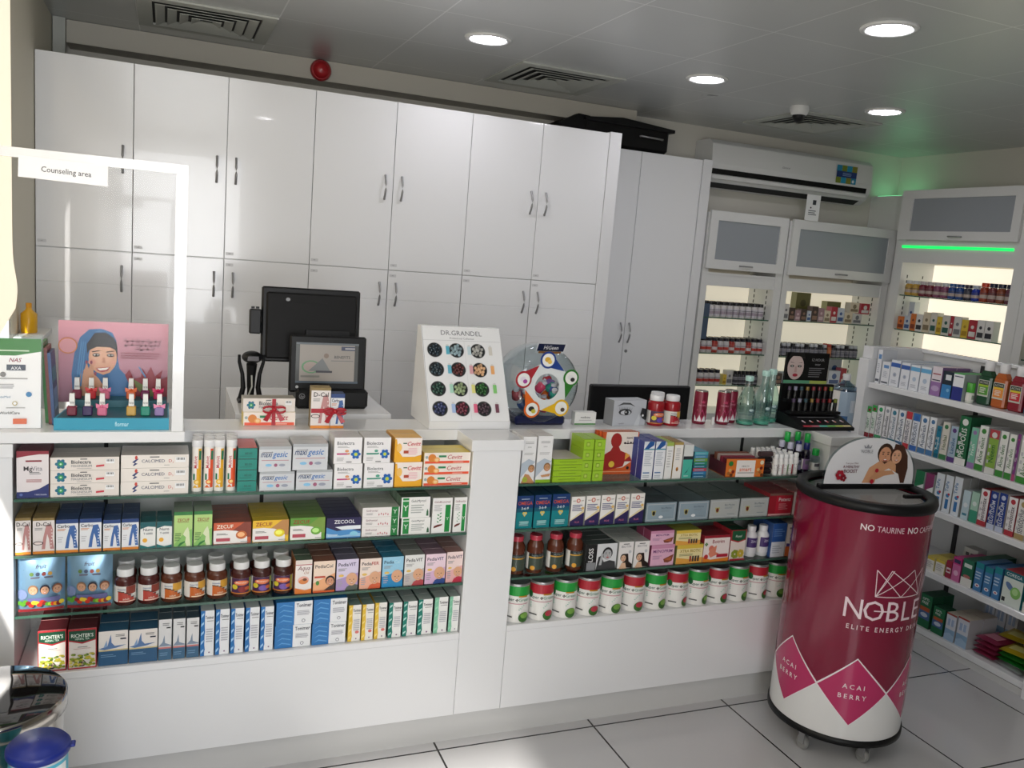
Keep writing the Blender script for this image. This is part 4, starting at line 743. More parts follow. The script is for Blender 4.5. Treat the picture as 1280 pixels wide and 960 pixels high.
# ------------------------------------------------------------------ the room
CZ = 2.66
def tile_mat(name, base, line, w, ox, oy, sz, rough, metal, soft=0.0):
    m = pm(name, base, rough, metal, 0, .05, scale=3)
    n = m.node_tree.nodes; L = m.node_tree.links; b = n['Principled BSDF']
    tc = n.new('ShaderNodeTexCoord'); sp = n.new('ShaderNodeSeparateXYZ'); L.new(tc.outputs['Object'], sp.inputs[0])
    outs = []
    for ax, off in (('X', ox), ('Y', oy)):
        a = n.new('ShaderNodeMath'); a.operation = 'SUBTRACT'; L.new(sp.outputs[ax], a.inputs[0]); a.inputs[1].default_value = off-20*sz
        p = n.new('ShaderNodeMath'); p.operation = 'PINGPONG'; L.new(a.outputs[0], p.inputs[0]); p.inputs[1].default_value = sz/2
        c = n.new('ShaderNodeMath'); c.operation = 'LESS_THAN'; L.new(p.outputs[0], c.inputs[0]); c.inputs[1].default_value = w/2
        outs.append(c)
    mx = n.new('ShaderNodeMath'); mx.operation = 'MAXIMUM'; L.new(outs[0].outputs[0], mx.inputs[0]); L.new(outs[1].outputs[0], mx.inputs[1])
    nz = n.new('ShaderNodeTexNoise'); nz.inputs['Scale'].default_value = 1.4; L.new(tc.outputs['Object'], nz.inputs['Vector'])
    mr = n.new('ShaderNodeMix'); mr.data_type = 'RGBA'; c1 = lin(base)
    mr.inputs['A'].default_value = (*[x*.94 for x in c1], 1); mr.inputs['B'].default_value = (*[min(1, x*1.05) for x in c1], 1); L.new(nz.outputs['Fac'], mr.inputs['Factor'])
    m2 = n.new('ShaderNodeMix'); m2.data_type = 'RGBA'; m2.inputs['B'].default_value = (*lin(line), 1)
    L.new(mx.outputs[0], m2.inputs['Factor']); L.new(mr.outputs['Result'], m2.inputs['A']); L.new(m2.outputs['Result'], b.inputs['Base Color'])
    return m
FLOORM = tile_mat('floor_tiles', 'c9c9cb', '2c2b2c', .007, .888, 2.527, .6, .13, 0)
CEILM = tile_mat('metal_ceiling_tiles', 'c8cbcb', 'e6e8e8', .006, 1.056, 3.58, .6, .30, .25)
struct(solid('floor', -.6, 5.4, -1.7, 5.3, -.1, 0, FLOORM))
struct(solid('ceiling', -.6, 5.4, -1.7, 5.3, CZ, CZ+.1, CEILM))
struct(solid('wall_back', -.64, 5.34, 5.16, 5.3, 0, CZ, WALLG))
struct(solid('wall_right', 5.25, 5.4, -1.7, 5.16, 0, CZ, WALLG))
mb = MB()                                                     # left wall with a window opening
mb.box(-.68, -.54, -1.7, .5, 0, CZ, mat=CREAM); mb.box(-.68, -.54, 3.70, 5.16, 0, CZ, mat=CREAM)
mb.box(-.68, -.54, .5, 3.70, 0, .95, mat=CREAM); mb.box(-.68, -.54, .5, 3.70, 2.45, CZ, mat=CREAM)
struct(mb.build('wall_left'))
mb = MB()                                                     # unseen shopfront wall behind the camera, opening shaped to bound the sun patch
mb.box(-.6, -.35, -1.7, -1.58, 0, CZ, mat=WALLG); mb.box(.4, 5.4, -1.7, -1.58, 0, CZ, mat=WALLG)
mb.box(-.35, .4, -1.7, -1.58, 2.22, CZ, mat=WALLG)
struct(mb.build('wall_front'))
mb = MB()
for x in (-.35, .37): mb.box(x, x+.03, -1.68, -1.62, 0, 2.22, mat=GREY)
mb.box(-.35, .4, -1.68, -1.62, 2.19, 2.22, mat=GREY); mb.box(-.35, .4, -1.68, -1.62, 0, .04, mat=GREY)
w1 = struct(mb.build('window_1'))
# side window with its pale blind
mb = MB(); mb.box(-.66, -.545, .5, .54, .95, 2.45, mat=LACQ2); mb.box(-.66, -.545, 3.66, 3.70, .95, 2.45, mat=LACQ2); mb.box(-.66, -.545, .5, 3.7, .95, .99, mat=LACQ2); mb.box(-.66, -.545, .5, 3.7, 2.41, 2.45, mat=LACQ2)
w2 = struct(mb.build('window_2'))
mb = MB(); pts = []
for i in range(41):
    z = 1.27+1.23*i/40
    pts.append((z, 3.675+.11*math.exp(-((z-1.40)/.09)**2)-.30*max(0, (1.33-z)/.06)))
vs = []; fs = []
for z, ye in pts: vs += [(-.538, .46, z), (-.538, ye, z), (-.533, .46, z), (-.533, ye, z)]
for i in range(40):
    a = 4*i; fs += [(a, a+1, a+5, a+4), (a+2, a+6, a+7, a+3), (a+1, a+3, a+7, a+5)]
mb.add(vs, fs, mat=BLINDM)
tag(mb.build('window_blind'), 'cream window blind glowing with daylight at the left edge', 'blind')
mb = MB(); mb.box(-.535, -.48, 4.93, 4.969, 0, CZ-.002, mat=GREY); struct(mb.build('trim_1'))
struct(solid('trim_2', -.478, 2.78, 4.97, 5.158, 2.55, CZ-.002, pm('bulkhead_paint', 'bfbbb0', .7, scale=20)))

# ceiling lights
def downlight(loc, label):
    t = thing('ceiling_light', label, 'light', loc, 0, 'round recessed ceiling lights')
    MB().lathe([(.082, -.004), (.088, -.010), (.106, -.008), (.110, 0), (.082, 0)], 36, mat=LACQ2, cap0=False, cap1=False).build('trim_ring', t)
    MB().lathe([(.0005, -.003), (.083, -.003)], 36, mat=LAMP, cap0=False, cap1=False, smooth=False).build('diffuser', t)
    return t
for x, y, lb in ((1.355, 3.88, 'round recessed ceiling light above the white wall cupboards, leftmost in view'), (2.557, 3.88, 'round recessed ceiling light between the middle vent and dome camera'),
                 (3.765, 3.88, 'small round recessed ceiling light right of the dome camera'), (2.545, 2.66, 'largest and nearest round recessed ceiling light, top right'),
                 (.755, .85, 'round recessed ceiling light over the shop floor near the entrance')):
    downlight((x, y, CZ), lb)

def vent(cx, cy, label):
    t = thing('ceiling_vent', label, 'vent', (cx, cy, CZ), 0, 'square ceiling air vents')
    mb = MB()
    for a, b in ((.298, .235),):
        for s in (-1, 1):
            mb.box(min(s*a, s*b), max(s*a, s*b), -a, a, -.010, -.001, mat=GREY); mb.box(-b, b, min(s*a, s*b), max(s*a, s*b), -.010, -.001, mat=GREY)
    mb.build('frame', t)
    MB().box(-.234, .234, -.234, .234, -.0015, -.0008, mat=DARK).build('backing', t)
    for k in range(4):
        r0 = .222-.052*k; r1 = r0-.038; mb = MB()
        vs = [(-r0, -r0, -.014), (r0, -r0, -.014), (r0, r0, -.014), (-r0, r0, -.014), (-r1, -r1, -.002), (r1, -r1, -.002), (r1, r1, -.002), (-r1, r1, -.002)]
        vs += [(x*.985, y*.985, z-.002) for x, y, z in vs]
        fs = [(i, (i+1) % 4, 4+(i+1) % 4, 4+i) for i in range(4)]+[(8+i, 12+i, 12+(i+1) % 4, 8+(i+1) % 4) for i in range(4)]+[(i, 8+i, 8+(i+1) % 4, (i+1) % 4) for i in range(4)]
        mb.add(vs, fs, mat=GREY); mb.build('louver', t)
vent(.156, 4.48, 'square ceiling air vent above the leftmost cupboards')
vent(1.956, 4.48, 'square ceiling air vent in the middle of the ceiling')
vent(3.756, 4.48, 'square ceiling air vent behind the dome camera')
t = thing('security_camera', 'small white dome security camera with dark eye on ceiling', 'camera', (3.362, 4.118, CZ))
MB().lathe([(.052, 0), (.055, -.02), (.046, -.045), (.03, -.052)], 24, mat=LACQ2).build('housing', t)
MB().ball((0, 0, -.055), .036, mat=BLACK, seg=18, rings=10).build('dome', t)
t = thing('fire_alarm', 'round red fire alarm sounder under the ceiling', 'alarm', (.77, 4.965, 2.60))
RED = pm('alarm_red', 'a81c24', .3)
t.rotation_euler.x = math.pi/2
MB().lathe([(.055, 0), (.058, .015), (.05, .03)], 28, mat=RED).build('base', t)
MB().lathe([(.045, .03), (.042, .05), (.02, .062), (.001, .064)], 28, mat=RED, cap1=False).build('sounder', t)

# ------------------------------------------------------------------ wall cupboards
def bow_handle(parent, x, y, z0, z1, name='handle', r=.0055):
    pts = []
    for i in range(9):
        q = i/8; pts.append((x, y-.004-.026*math.sin(math.pi*q), z0+(z1-z0)*q))
    MB().tube(pts, r, 8, mat=CHROME, rs=[r*(1.15 if i in (0, 8) else 1) for i in range(9)]).build(name, parent)
CY, CTOP, CJ = 4.32, 2.393, 1.557
XS = [-.538]+[-.146+.4012*i for i in range(7)]
CYB = 4.92
def door(x0, x1, z0, z1, parent, yf=CY, grooves=0, mat=None, hx=None, hz=None, gap=.0016, tagpos=None, zs=None):
    mb = MB(); mat = mat or LACQG
    if grooves:
        zz = zs
        for i in range(len(zz)-1): mb.box(x0+gap, x1-gap, yf, yf+.018, zz[i+1]+.0012, zz[i]-.0012, mat=mat, bev=.0012)
        mb.box(x0+gap, x1-gap, yf+.003, yf+.018, z0+.002, z1-.002, mat=mat)
    else: mb.box(x0+gap, x1-gap, yf, yf+.018, z0+gap, z1-gap, mat=mat, bev=.0012)
    if tagpos: mb.box(tagpos[0], tagpos[0]+.035, yf-.0006, yf, tagpos[1], tagpos[1]+.014, 'd2d3d5', mat=PRINT); mb.box(tagpos[0]+.012, tagpos[0]+.022, yf-.0009, yf-.0006, tagpos[1]+.005, tagpos[1]+.009, 'b0b0b4')
    d = mb.build('door', parent)
    if hx is not None: bow_handle(d, hx, yf, hz[0], hz[1])
    return d
GZS = [CJ-.003]+[CJ-.153-.16*i for i in range(9)]
GZS = [z for z in GZS if z > .12]+[.10]
units = [([0], 'white wall cupboard with a single door column, at far left'), ([1, 2], 'white two door wide wall cupboard above the polish stand and register'), ([3, 4], 'white two door wide wall cupboard behind the cash register'), ([5, 6], 'white two door wide wall cupboard behind the round sweet jar')]
for cols, lb in units:
    x0, x1 = XS[cols[0]], XS[cols[-1]+1]
    t = thing('storage_cabinet', lb, 'cabinet', ((x0+x1)/2, CY, 0), 0, 'white wall cupboards')
    def rel(o): o.location.x = -(x0+x1)/2; o.location.y = -CY; return o
    rel(solid('carcass', x0+.001, x1-.001, CY+.0185, CYB, 0, CTOP, LACQ2, t))
    rel(solid('plinth', x0+.001, x1-.001, CY+.004, CY+.018, 0, .097, KICK, t))
    for c in cols:
        a, b = XS[c], XS[c+1]; left = (c in (0, 1, 3, 5))
        hx = b-.043 if left else a+.043
        tp_ = (a+.008, CJ+.018)
        rel(door(a, b, CJ, CTOP, t, hx=hx, hz=(1.91, 2.03), tagpos=tp_))
        rel(door(a, b, .10, CJ, t, grooves=1, hx=hx, hz=(1.375, 1.492), zs=GZS, tagpos=(a+.008, CJ-.035) if c > 0 else None))
xe = XS[7]
tag(solid('end_panel', xe+.001, 2.335, CY-.004, CYB, 0, CTOP+.006, LACQ, bev=.0015), 'white end panel closing the row of wall cupboards', 'panel')
# tall double cupboard
t = thing('tall_cupboard', 'tall white double cupboard with lock, set back right of the others', 'cabinet', (2.8, 4.86, 0))
def rel2(o): o.location.x = -2.8; o.location.y = -4.86; return o
rel2(solid('carcass', 2.34, 3.247, 4.88, 5.155, 0, 2.398, LACQ2, t)); rel2(solid('side_post', 3.249, 3.319, 4.855, 5.155, 0, 2.402, LACQ, t, bev=.0015))
d = rel2(door(2.341, 2.786, .1, 2.396, t, 4.861, hx=2.752, hz=(1.175, 1.303), gap=.002))
d = rel2(door(2.786, 3.247, .1, 2.396, t, 4.861, hx=2.815, hz=(1.175, 1.303), gap=.002))
k = MB().lathe([(.011, -.004), (.011, 0)], 14, mat=CHROME).build('keyhole', d); k.rotation_euler.x = math.pi/2; k.location = (2.812, 4.858, 1.118)
# black equipment case on it
t = thing('equipment_case', 'black equipment case lying on top of the tall cupboard', 'case', (2.64, 5.0, 2.402))
mb = MB(); mb.box(-.26, .36, -.10, .14, 0, .165, mat=BLACKM, bev=.02); mb.build('body', t)
mb = MB(); mb.prism([(-.44, .10), (-.26, .06), (-.22, .17), (-.30, .175)], -.09, .12, mat=BLACKM); mb.prism([(-.26, .16), (.0, .185), (.385, .155), (.385, .135), (-.26, .14)], -.115, .145, mat=BLACK); mb.build('lid', t)
MB().tube([(.14, -.102, .09), (.14, -.118, .09), (.30, -.118, .085), (.30, -.102, .085)], .006, mat=CHROME).build('handle', t)

# ------------------------------------------------------------------ back wall shelf units
def bbox_part(name, boxes, mat, parent, off):
    mb = MB()
    for b in boxes: mb.box(*b, mat=mat)
    o = mb.build(name, parent); o.location = off; return o
def dots(mb, p0, p1, ax, n):
    pass
def shelf_unit(name, label, X0, X1, oz, doorx, shelves):
    t = thing(name, label, 'shelf unit', ((X0+X1)/2, 4.86, 0)); off = (-(X0+X1)/2, -4.86, 0)
    bbox_part('carcass', [(X0+.002, X0+.05, 4.86, 5.15, 0, 2.07), (X1-.062, X1-.002, 4.86, 5.15, 0, 2.07), (X0+.05, X1-.062, 4.862, 5.12, 1.66, 1.675), (X0+.05, X1-.062, 4.862, 5.15, 2.05, 2.07), (X0+.05, X1-.062, 4.868, 4.885, 1.585, 1.66), (X0+.05, X1-.062, 4.87, 5.15, 0, .70)], LACQ2, t, off)
    bbox_part('lit_back_panel', [(X0+.05, X1-.062, 5.135, 5.145, .70, 1.66)], BACKP, t, off)
    for yy in (4.93, 5.07):
        mb = MB()
        for i in range(24): mb.box(X1-.0635, X1-.0622, yy-.004, yy+.004, .72+.038*i, .742+.038*i, mat=DARK)
        o = mb.build('slotted_rail', t); o.location = off
    bbox_part('fascia_shadow_gap', [(X0+.05, X1-.07, 4.8655, 4.8675, 1.664, 1.672)], DARK, t, off)
    # framed top-hung door with frosted pane
    a, b = doorx; z0, z1 = 1.70, 2.083
    mb = MB(); fwid = .062
    mb.box(a, b, 4.838, 4.858, z0, z0+fwid, mat=LACQ2); mb.box(a, b, 4.838, 4.858, z1-fwid, z1, mat=LACQ2); mb.box(a, a+fwid, 4.838, 4.858, z0+fwid, z1-fwid, mat=LACQ2); mb.box(b-fwid, b, 4.838, 4.858, z0+fwid, z1-fwid, mat=LACQ2)
    d = mb.build('door', t); d.location = off
    MB().box(a+fwid, b-fwid, 4.848, 4.853, z0+fwid, z1-fwid, mat=FROST).build('frosted_pane', d)
    xm = (a+b)/2
    MB().tube([(xm-.05, 4.838, z0+.03), (xm-.045, 4.82, z0+.03), (xm+.045, 4.82, z0+.03), (xm+.05, 4.838, z0+.03)], .005, mat=CHROME).build('handle', d)
    for z in shelves:
        s = MB(); s.box(X0+.051, X1-.063, 4.875, 5.13, z-.008, z, mat=GLASS); s.box(X0+.051, X1-.063, 4.8745, 4.8752, z-.008, z, mat=GEDGE)
        s = s.build('glass_shelf', t); s.location = off
    return t
shelf_unit('wall_shelf_unit', 'lit wall shelf unit with frosted flap door beside the tall cupboard', 3.335, 4.008, 0, (3.345, 3.985), (1.372, 1.125, .90))
shelf_unit('wall_shelf_unit', 'lit wall shelf unit with wider frosted flap door under the air conditioner end', 4.012, 4.985, 0, (4.03, 4.975), (1.378, 1.118, .91))
# right wall unit, facing left
t = thing('wall_shelf_unit', 'lit shelf unit on the right wall with a green light strip', 'shelf unit', (4.9, 4.2, 0)); off = (-4.9, -4.2, 0)
bbox_part('carcass', [(4.905, 5.245, 4.68, 4.76, 0, 2.355), (4.905, 5.245, 3.72, 3.80, 0, 2.355), (4.91, 5.245, 3.80, 4.68, 2.33, 2.355), (4.905, 4.925, 3.80, 4.68, 1.855, 2.0), (4.91, 5.24, 3.80, 4.68, 0, .7), (4.91, 5.24, 3.80, 4.68, 2.0, 2.02)], LACQ2, t, off)
bbox_part('lit_back_panel', [(5.22, 5.23, 3.80, 4.68, .7, 1.855)], BACKR, t, off)
bbox_part('light_strip', [(4.898, 4.905, 3.82, 4.70, 1.958, 1.975)], GREENL, t, off)
for xx in (4.97, 5.12):
    mb = MB()
    for i in range(28): mb.box(xx-.004, xx+.004, 4.6785, 4.6798, .72+.038*i, .742+.038*i, mat=DARK)
    o = mb.build('slotted_rail', t); o.location = off
a, b, z0, z1, fwid = 3.79, 4.745, 2.015, 2.36, .06
mb = MB(); mb.box(4.882, 4.902, a, b, z0, z0+fwid, mat=LACQ2); mb.box(4.882, 4.902, a, b, z1-fwid, z1, mat=LACQ2); mb.box(4.882, 4.902, b-.1, b, z0+fwid, z1-fwid, mat=LACQ2); mb.box(4.882, 4.902, a, a+fwid, z0+fwid, z1-fwid, mat=LACQ2)
d = mb.build('door', t); d.location = off
MB().box(4.892, 4.897, a+fwid, b-.1, z0+fwid, z1-fwid, mat=FROST).build('frosted_pane', d)
MB().tube([(4.882, 4.30, z0+.025), (4.864, 4.295, z0+.025), (4.864, 4.205, z0+.025), (4.882, 4.20, z0+.025)], .005, mat=CHROME).build('handle', d)
for z in (1.625, 1.378, 1.20):
    s = MB(); s.box(4.92, 5.215, 3.802, 4.678, z-.008, z, mat=GLASS); s.box(4.919, 4.9198, 3.802, 4.678, z-.008, z, mat=GEDGE)
    s = s.build('glass_shelf', t); s.location = off
bbox_part('corner_filler', [(4.99, 5.245, 4.762, 5.155, 0, 2.34)], LACQ2, t, off)
# next bay towards the camera
t = thing('wall_shelf_unit', 'white shelf unit at the right picture edge beyond the gondola', 'shelf unit', (4.9, 3.3, 0)); off = (-4.9, -3.3, 0)
bbox_part('carcass', [(4.905, 5.245, 2.80, 2.88, 0, 2.355), (4.905, 5.245, 3.66, 3.718, 0, 2.355), (4.91, 5.245, 2.88, 3.66, 1.9, 2.355), (5.22, 5.245, 2.88, 3.66, 0, 1.9), (4.91, 5.22, 2.88, 3.66, 0, .7)], LACQ2, t, off)
for z in (1.56, 1.30):
    s = MB(); s.box(4.92, 5.215, 2.882, 3.658, z-.008, z, mat=GLASS); s.box(4.919, 4.9198, 2.882, 3.658, z-.008, z, mat=GEDGE)
    s = s.build('glass_shelf', t); s.location = off
mb = MB(); mb.box(5.02, 5.20, 4.90, 5.12, 2.3415, 2.346, '20e070', pm('green_glow_strip', 'a0e0b0', .4, emis='7cf0a8', estr=1.4))
tag(mb.build('light_strip'), 'green glowing light strip hidden on top of the corner filler', 'light strip')

# air conditioner
t = thing('air_conditioner', 'white split air conditioner on the back wall', 'air conditioner', (4.07, 5.155, 2.25))
prof = [(0, 0), (0, .31), (-.16, .31), (-.20, .28), (-.215, .15), (-.205, .085), (-.17, .03), (-.12, .0)]
mb = MB(); mb.prism([(y, z) for y, z in prof], -.70, .70, mat=LACQ2, axis='x')
mb.build('body', t, bevel=.006)
mb = MB(); mb.add([(-.69, -.2065, .08), (.66, -.2065, .08), (.66, -.2115, .115), (-.69, -.2115, .115)], [(0, 1, 2, 3)], mat=BLACKM)
mb.add([(-.69, -.1716, .027), (.64, -.1716, .027), (.64, -.120, -.002), (-.69, -.120, -.002)], [(0, 1, 2, 3)], mat=DARK); mb.build('air_outlet', t)
mb = MB(); mb.box(-.69, .66, -.214, -.18, .048, .075, mat=LACQ2, bev=.004); mb.build('louver', t)
mb = MB(); ar = Art(mb, .185, .125, lambda u, v, o: (.36+u*.185, -.2155-o-.0+.013*0, .13+v*.125) if True else None)
for i in range(4):
    for j, vv in ((0, .67), (1, 0)): ar.R(i*.25, vv, i*.25+.25, vv+.33, ['2a8ab0', '7a8a2c', '2a9ac0', '8a8a30'][(i+j*1) % 4])
ar.R(0, .33, 1, .67, '1e3a78'); ar.L(.3, .40, .8, .6, 3, '8aa4d0'); ar.E(.85, .15, .06, 'e0e8e8')
mb.build('energy_sticker', t)
mb = MB(); ar = Art(mb, .09, .03, lambda u, v, o: (-.13+u*.09, -.2158-o, .165+v*.03)); ar.T('General', .5, .3, .5, '8a8c8e', 0, 1, mw=1); mb.build('badge', t)
mb = MB(); ar = Art(mb, .12, .177, flat(.12, .177)); mb.box(-.06, .06, .0002, .002, 0, .177, 'eceeee'); ar.R(.45, .62, .7, .8, '3a3e44'); ar.L(.2, .2, .8, .42, 3, '6a6e74'); ar.E(.35, .5, .05, '222'*2)
tag(mb.build('hanging_card', loc=(4.165, 4.83, 2.084)), 'white printed card standing on the flap door cabinets below the air conditioner', 'card')

# ------------------------------------------------------------------ service counter
YF, YW, YB = 2.55, 2.70, 2.87
t = thing('service_counter', 'long white shop counter with open glass shelving in front', 'counter', (1.0, 2.7, 0)); off = (-1.0, -2.7, 0)
bbox_part('kick_board', [(-.538, 2.60, 2.575, 2.59, 0, .108)], KICK, t, off)
for i, (a, b, zt) in enumerate(((-.375, .944, .406), (1.115, 2.442, .416))):
    mb = MB(); mb.box(a+.0015, b-.0015, YF, YF+.018, .110, zt-.018, mat=LACQ, bev=.001); o = mb.build('front_panel', t); o.location = off
    mb = MB(); mb.box(a+.001, b-.001, YF-.003, YB, zt-.0175, zt+.005, mat=LACQ, bev=.002); o = mb.build('bottom_shelf', t); o.location = off
for a, b in ((-.538, -.375), (.944, 1.115), (2.442, 2.605)):
    mb = MB(); mb.box(a, b, YF, YB, .110, 1.046, mat=LACQ, bev=.0015); o = mb.build('post', t); o.location = off
for a, b in ((-.538, -.372), (.935, 1.121), (2.434, 2.612)):
    mb = MB(); mb.box(a, b, YF-.008, YW-.001 if a > 0 else YW-.001, 1.0465, 1.084, mat=LACQ, bev=.0015); o = mb.build('post_cap', t); o.location = off
mb = MB(); mb.box(-.538, 2.612, YW, YB, 1.047, 1.084, mat=LACQ, bev=.0015); o = mb.build('worktop', t); o.location = off
for a, b in ((-.3745, .9435), (1.1155, 2.4415)):
    o = solid('back_panel', a, b, YB-.012, YB-.001, .12, 1.046, LACQ2, t); o.location = off
    for q in (.16, .52, .86):
        mb = MB(); xx = a+(b-a)*q; mb.box(xx-.006, xx+.006, YB-.016, YB-.0121, .43, 1.04, mat=DARK)
        o = mb.build('shelf_rail', t); o.location = off
    for zi, z in enumerate((.928, .766, .590 if a < 0 else .594)):
        mb = MB(); mb.box(a+.002, b-.002, YF+.002, YB-.017, z-.008, z, mat=GLASS); mb.box(a+.002, b-.002, YF+.001, YF+.0018, z-.008, z, mat=GEDGE)
        o = mb.build('glass_shelf', t); o.location = off
        for q in (.16, .52, .86):
            xx = a+(b-a)*q; mb = MB(); mb.prism([(YF+.06, z-.009), (YB-.016, z-.009), (YB-.016, z-.045), (YB-.05, z-.04)], xx-.002, xx+.002, mat=CHROME, axis='x'); o = mb.build('bracket', t); o.location = off
# raised counselling top, frame, sign
tag(MB().box(-.538, .058, YF-.006, YB, 1.0855, 1.116, mat=LACQ, bev=.0015).build('raised_top'), 'thick white raised counter slab at the counselling corner', 'slab')
t = thing('counselling_screen', 'white square frame screen with clear pane on the raised slab', 'screen', (-.24, 2.6, 1.1165)); off = (.24, -2.6, -1.1165)
bbox_part('top_bar', [(-.535, .052, 2.546, 2.564, 1.836, 1.861)], LACQ, t, off)
bbox_part('post', [(.022, .052, 2.546, 2.564, 1.1165, 1.8355)], LACQ, t, off)
mb = MB(); mb.add([(-.535, 2.556, 1.1165), (.0215, 2.556, 1.1165), (.0215, 2.556, 1.8355), (-.535, 2.556, 1.8355)], [(0, 1, 2, 3)], mat=PANE); o = mb.build('clear_pane', t); o.location = off
mb = MB(); w_, h_ = .208, .054
mb.box(-w_/2, w_/2, .0002, .0008, -h_, 0, 'f1f1f3'); Art(mb, w_, h_, flat(w_, h_, 0, -h_)).T('Counseling area', .53, .36, .26, '3a3a3e', 1, mw=.56)
o = tag(mb.build('paper_sign', loc=(-.25, 2.5445, 1.840)), 'white paper sign reading Counseling area under the frame bar', 'sign'); o.rotation_euler.y = .02
# staff-side desk and register platform
t = thing('staff_desk', 'white low staff desk behind the counter', 'desk', (1.2, 3.2, 0)); off = (-1.2, -3.2, 0)
bbox_part('desk_top', [(-.5, 2.55, 2.875, 3.55, .72, .75)], LACQ2, t, off); bbox_part('desk_side', [(-.5, -.47, 2.875, 3.54, 0, .7195), (2.52, 2.55, 2.875, 3.54, 0, .7195), (.98, 1.01, 2.875, 3.54, 0, .7195)], LACQ2, t, off)
t = thing('register_platform', 'white raised platform under the cash register', 'platform', (.49, 3.18, .7505)); off = (-.49, -3.18, -.7505)
bbox_part('top_board', [(.225, .762, 2.945, 3.46, 1.062, 1.086)], LACQ, t, off); bbox_part('side_board', [(.225, .245, 2.95, 3.45, .7505, 1.0615), (.742, .762, 2.95, 3.45, .7505, 1.0615)], LACQ, t, off)
# ------------------------------------------------------------------ cartons on the counter shelves
ROWNAME = {'L1': 'top shelf left', 'L2': 'second shelf left', 'L3': 'third shelf left', 'L4': 'bottom shelf left', 'R1': 'top shelf right', 'R2': 'second shelf right', 'R3': 'third shelf right', 'R4': 'bottom shelf right'}
def runs(items, key=lambda r: (r[0], r[1], r[-1])):
    cnt = {}
    for r in items: cnt[key(r)] = cnt.get(key(r), 0)+1
    seen = {}
    for r in items:
        k = key(r); i = seen.get(k, 0); seen[k] = i+1
        yield r, i, cnt[k]
for (row, k, x0, x1, z0, z1, nd, dp, ns, ex), ci, cn in runs(ITEMS):
    x0 = max(x0, -.372 if row[0] == 'L' else (1.123 if row == 'R1' else 1.118)); x1 = min(x1, .941 if row[0] == 'L' else 2.439)
    w = x1-x0-.0016; H = (z1-z0)/ns; ph = KD[k][0]
    for s in range(ns):
        for dd in range(nd):
            y = 2.562+dd*(dp+.0016); zz = z0+.0004+s*H
            if row in ('L1', 'R1') and zz+H > 1.045 and y+dp > 2.698: continue
            if row == 'L1' and x0 < .06 and zz+H > 1.083: H = (1.083-z0)/ns
            if y+dp > 2.85: continue
            lab = join(ph, colpos(ci, cn), ex, stkpos(s, ns), deppos(dd, nd))
            face = STK[s] if k == 'colourstack' else None
            jx = random.uniform(-.0005, .0005) if dd else 0
            put_carton(k, w-.001, H-.0006, dp, ((x0+x1)/2+jx, y, zz), 0, lab, ph+' on the '+ROWNAME[row], face)

# ------------------------------------------------------------------ jars, tubes, bottles
def jar(name, r, h, body, cap, label_fn, capname='cap', capr=None, caph=.028, bodymat=None, lab0=.14, lab1=.70, seg=24, capmat=None, ang=(205, 335), shoulder=.86):
    t = thing(name, '', 'jar')
    hb = h-caph; cr = capr or r*.86
    MB().lathe([(r*.9, 0), (r, .004), (r, hb*shoulder), (r*.97, hb*(shoulder+.05)), (cr*.92, hb*.985), (cr*.9, hb)], seg, body, bodymat or PLAS).build('bottle_body', t)
    MB().lathe([(cr*.97, hb+.0006), (cr, hb+.003), (cr, h-.003), (cr*.95, h)], seg, cap, capmat or PLAS).build(capname, t)
    mb = MB(); z0 = hb*lab0; z1 = hb*lab1
    mb.lathe([(r+.0004, z0), (r+.0004, z1)], seg, 'ece9e4', PRINT, cap0=False, cap1=False)
    a = Art(mb, math.radians(ang[1]-ang[0])*r, z1-z0, cyl(r+.0006, ang[0], ang[1], z0, z1), nu=10)
    label_fn(a); mb.build('label', t)
    return t
def lab_vit(c1, c2, c3):
    def f(a):
        a.R(0, 0, 1, 1, 'e4e0da'); a.R(.55, .5, 1, 1, c2); a.P([(.24, 0), (1, 0), (1, .42), (.7, .60), (.24, .70)], c1) if 0 else [a.R(.22+.13*i, 0, .35+.13*i, .66-.045*i*i*.5, c1) for i in range(6)]
        for i in range(6): a.R(.22+.13*i, .66-.045*i*i*.5, .35+.13*i, .71-.045*i*i*.5, '2a1c1a')
        a.T('Gummies', .38, .8, .10, '4a6a9a', 1, mw=.3); a.T('adult', .55, .18, .12, c3, 1, mw=.4); a.R(.3, .06, .9, .12, c3)
    return f
def lab_kids(c1):
    def f(a):
        a.R(0, 0, 1, 1, '4a2a52'); a.R(.86, 0, 1, 1, '9aa83a'); a.E(.5, .72, .34, 'e87a4a', .34); a.T('Monster', .5, .68, .15, 'f2d8c0', 1, mw=.6); a.E(.2, .45, .13, 'd8c83a', .9); a.E(.55, .30, .20, c1, .7); a.E(.75, .35, .12, 'c8643a', .7); a.R(0, 0, 1, .08, 'c87a30')
    return f
JX = [-.095, -.032, .031, .096, .160, .230, .291, .356]
KIND = [('dark jar with red vitamin label', '4a1f1c', lab_vit('b8483c', '8a3a2c', 'f0d8c8')), ('brown jar with orange and gold vitamin label', '5a3020', lab_vit('c8682c', 'd8a038', 'f4e4c8')),
        ('dark jar with red and purple cartoon label', '4a2420', lab_kids('8a2a2c')), ('dark jar with violet and yellow cartoon label', '42221e', lab_kids('7a5aa8'))]
protos = {}
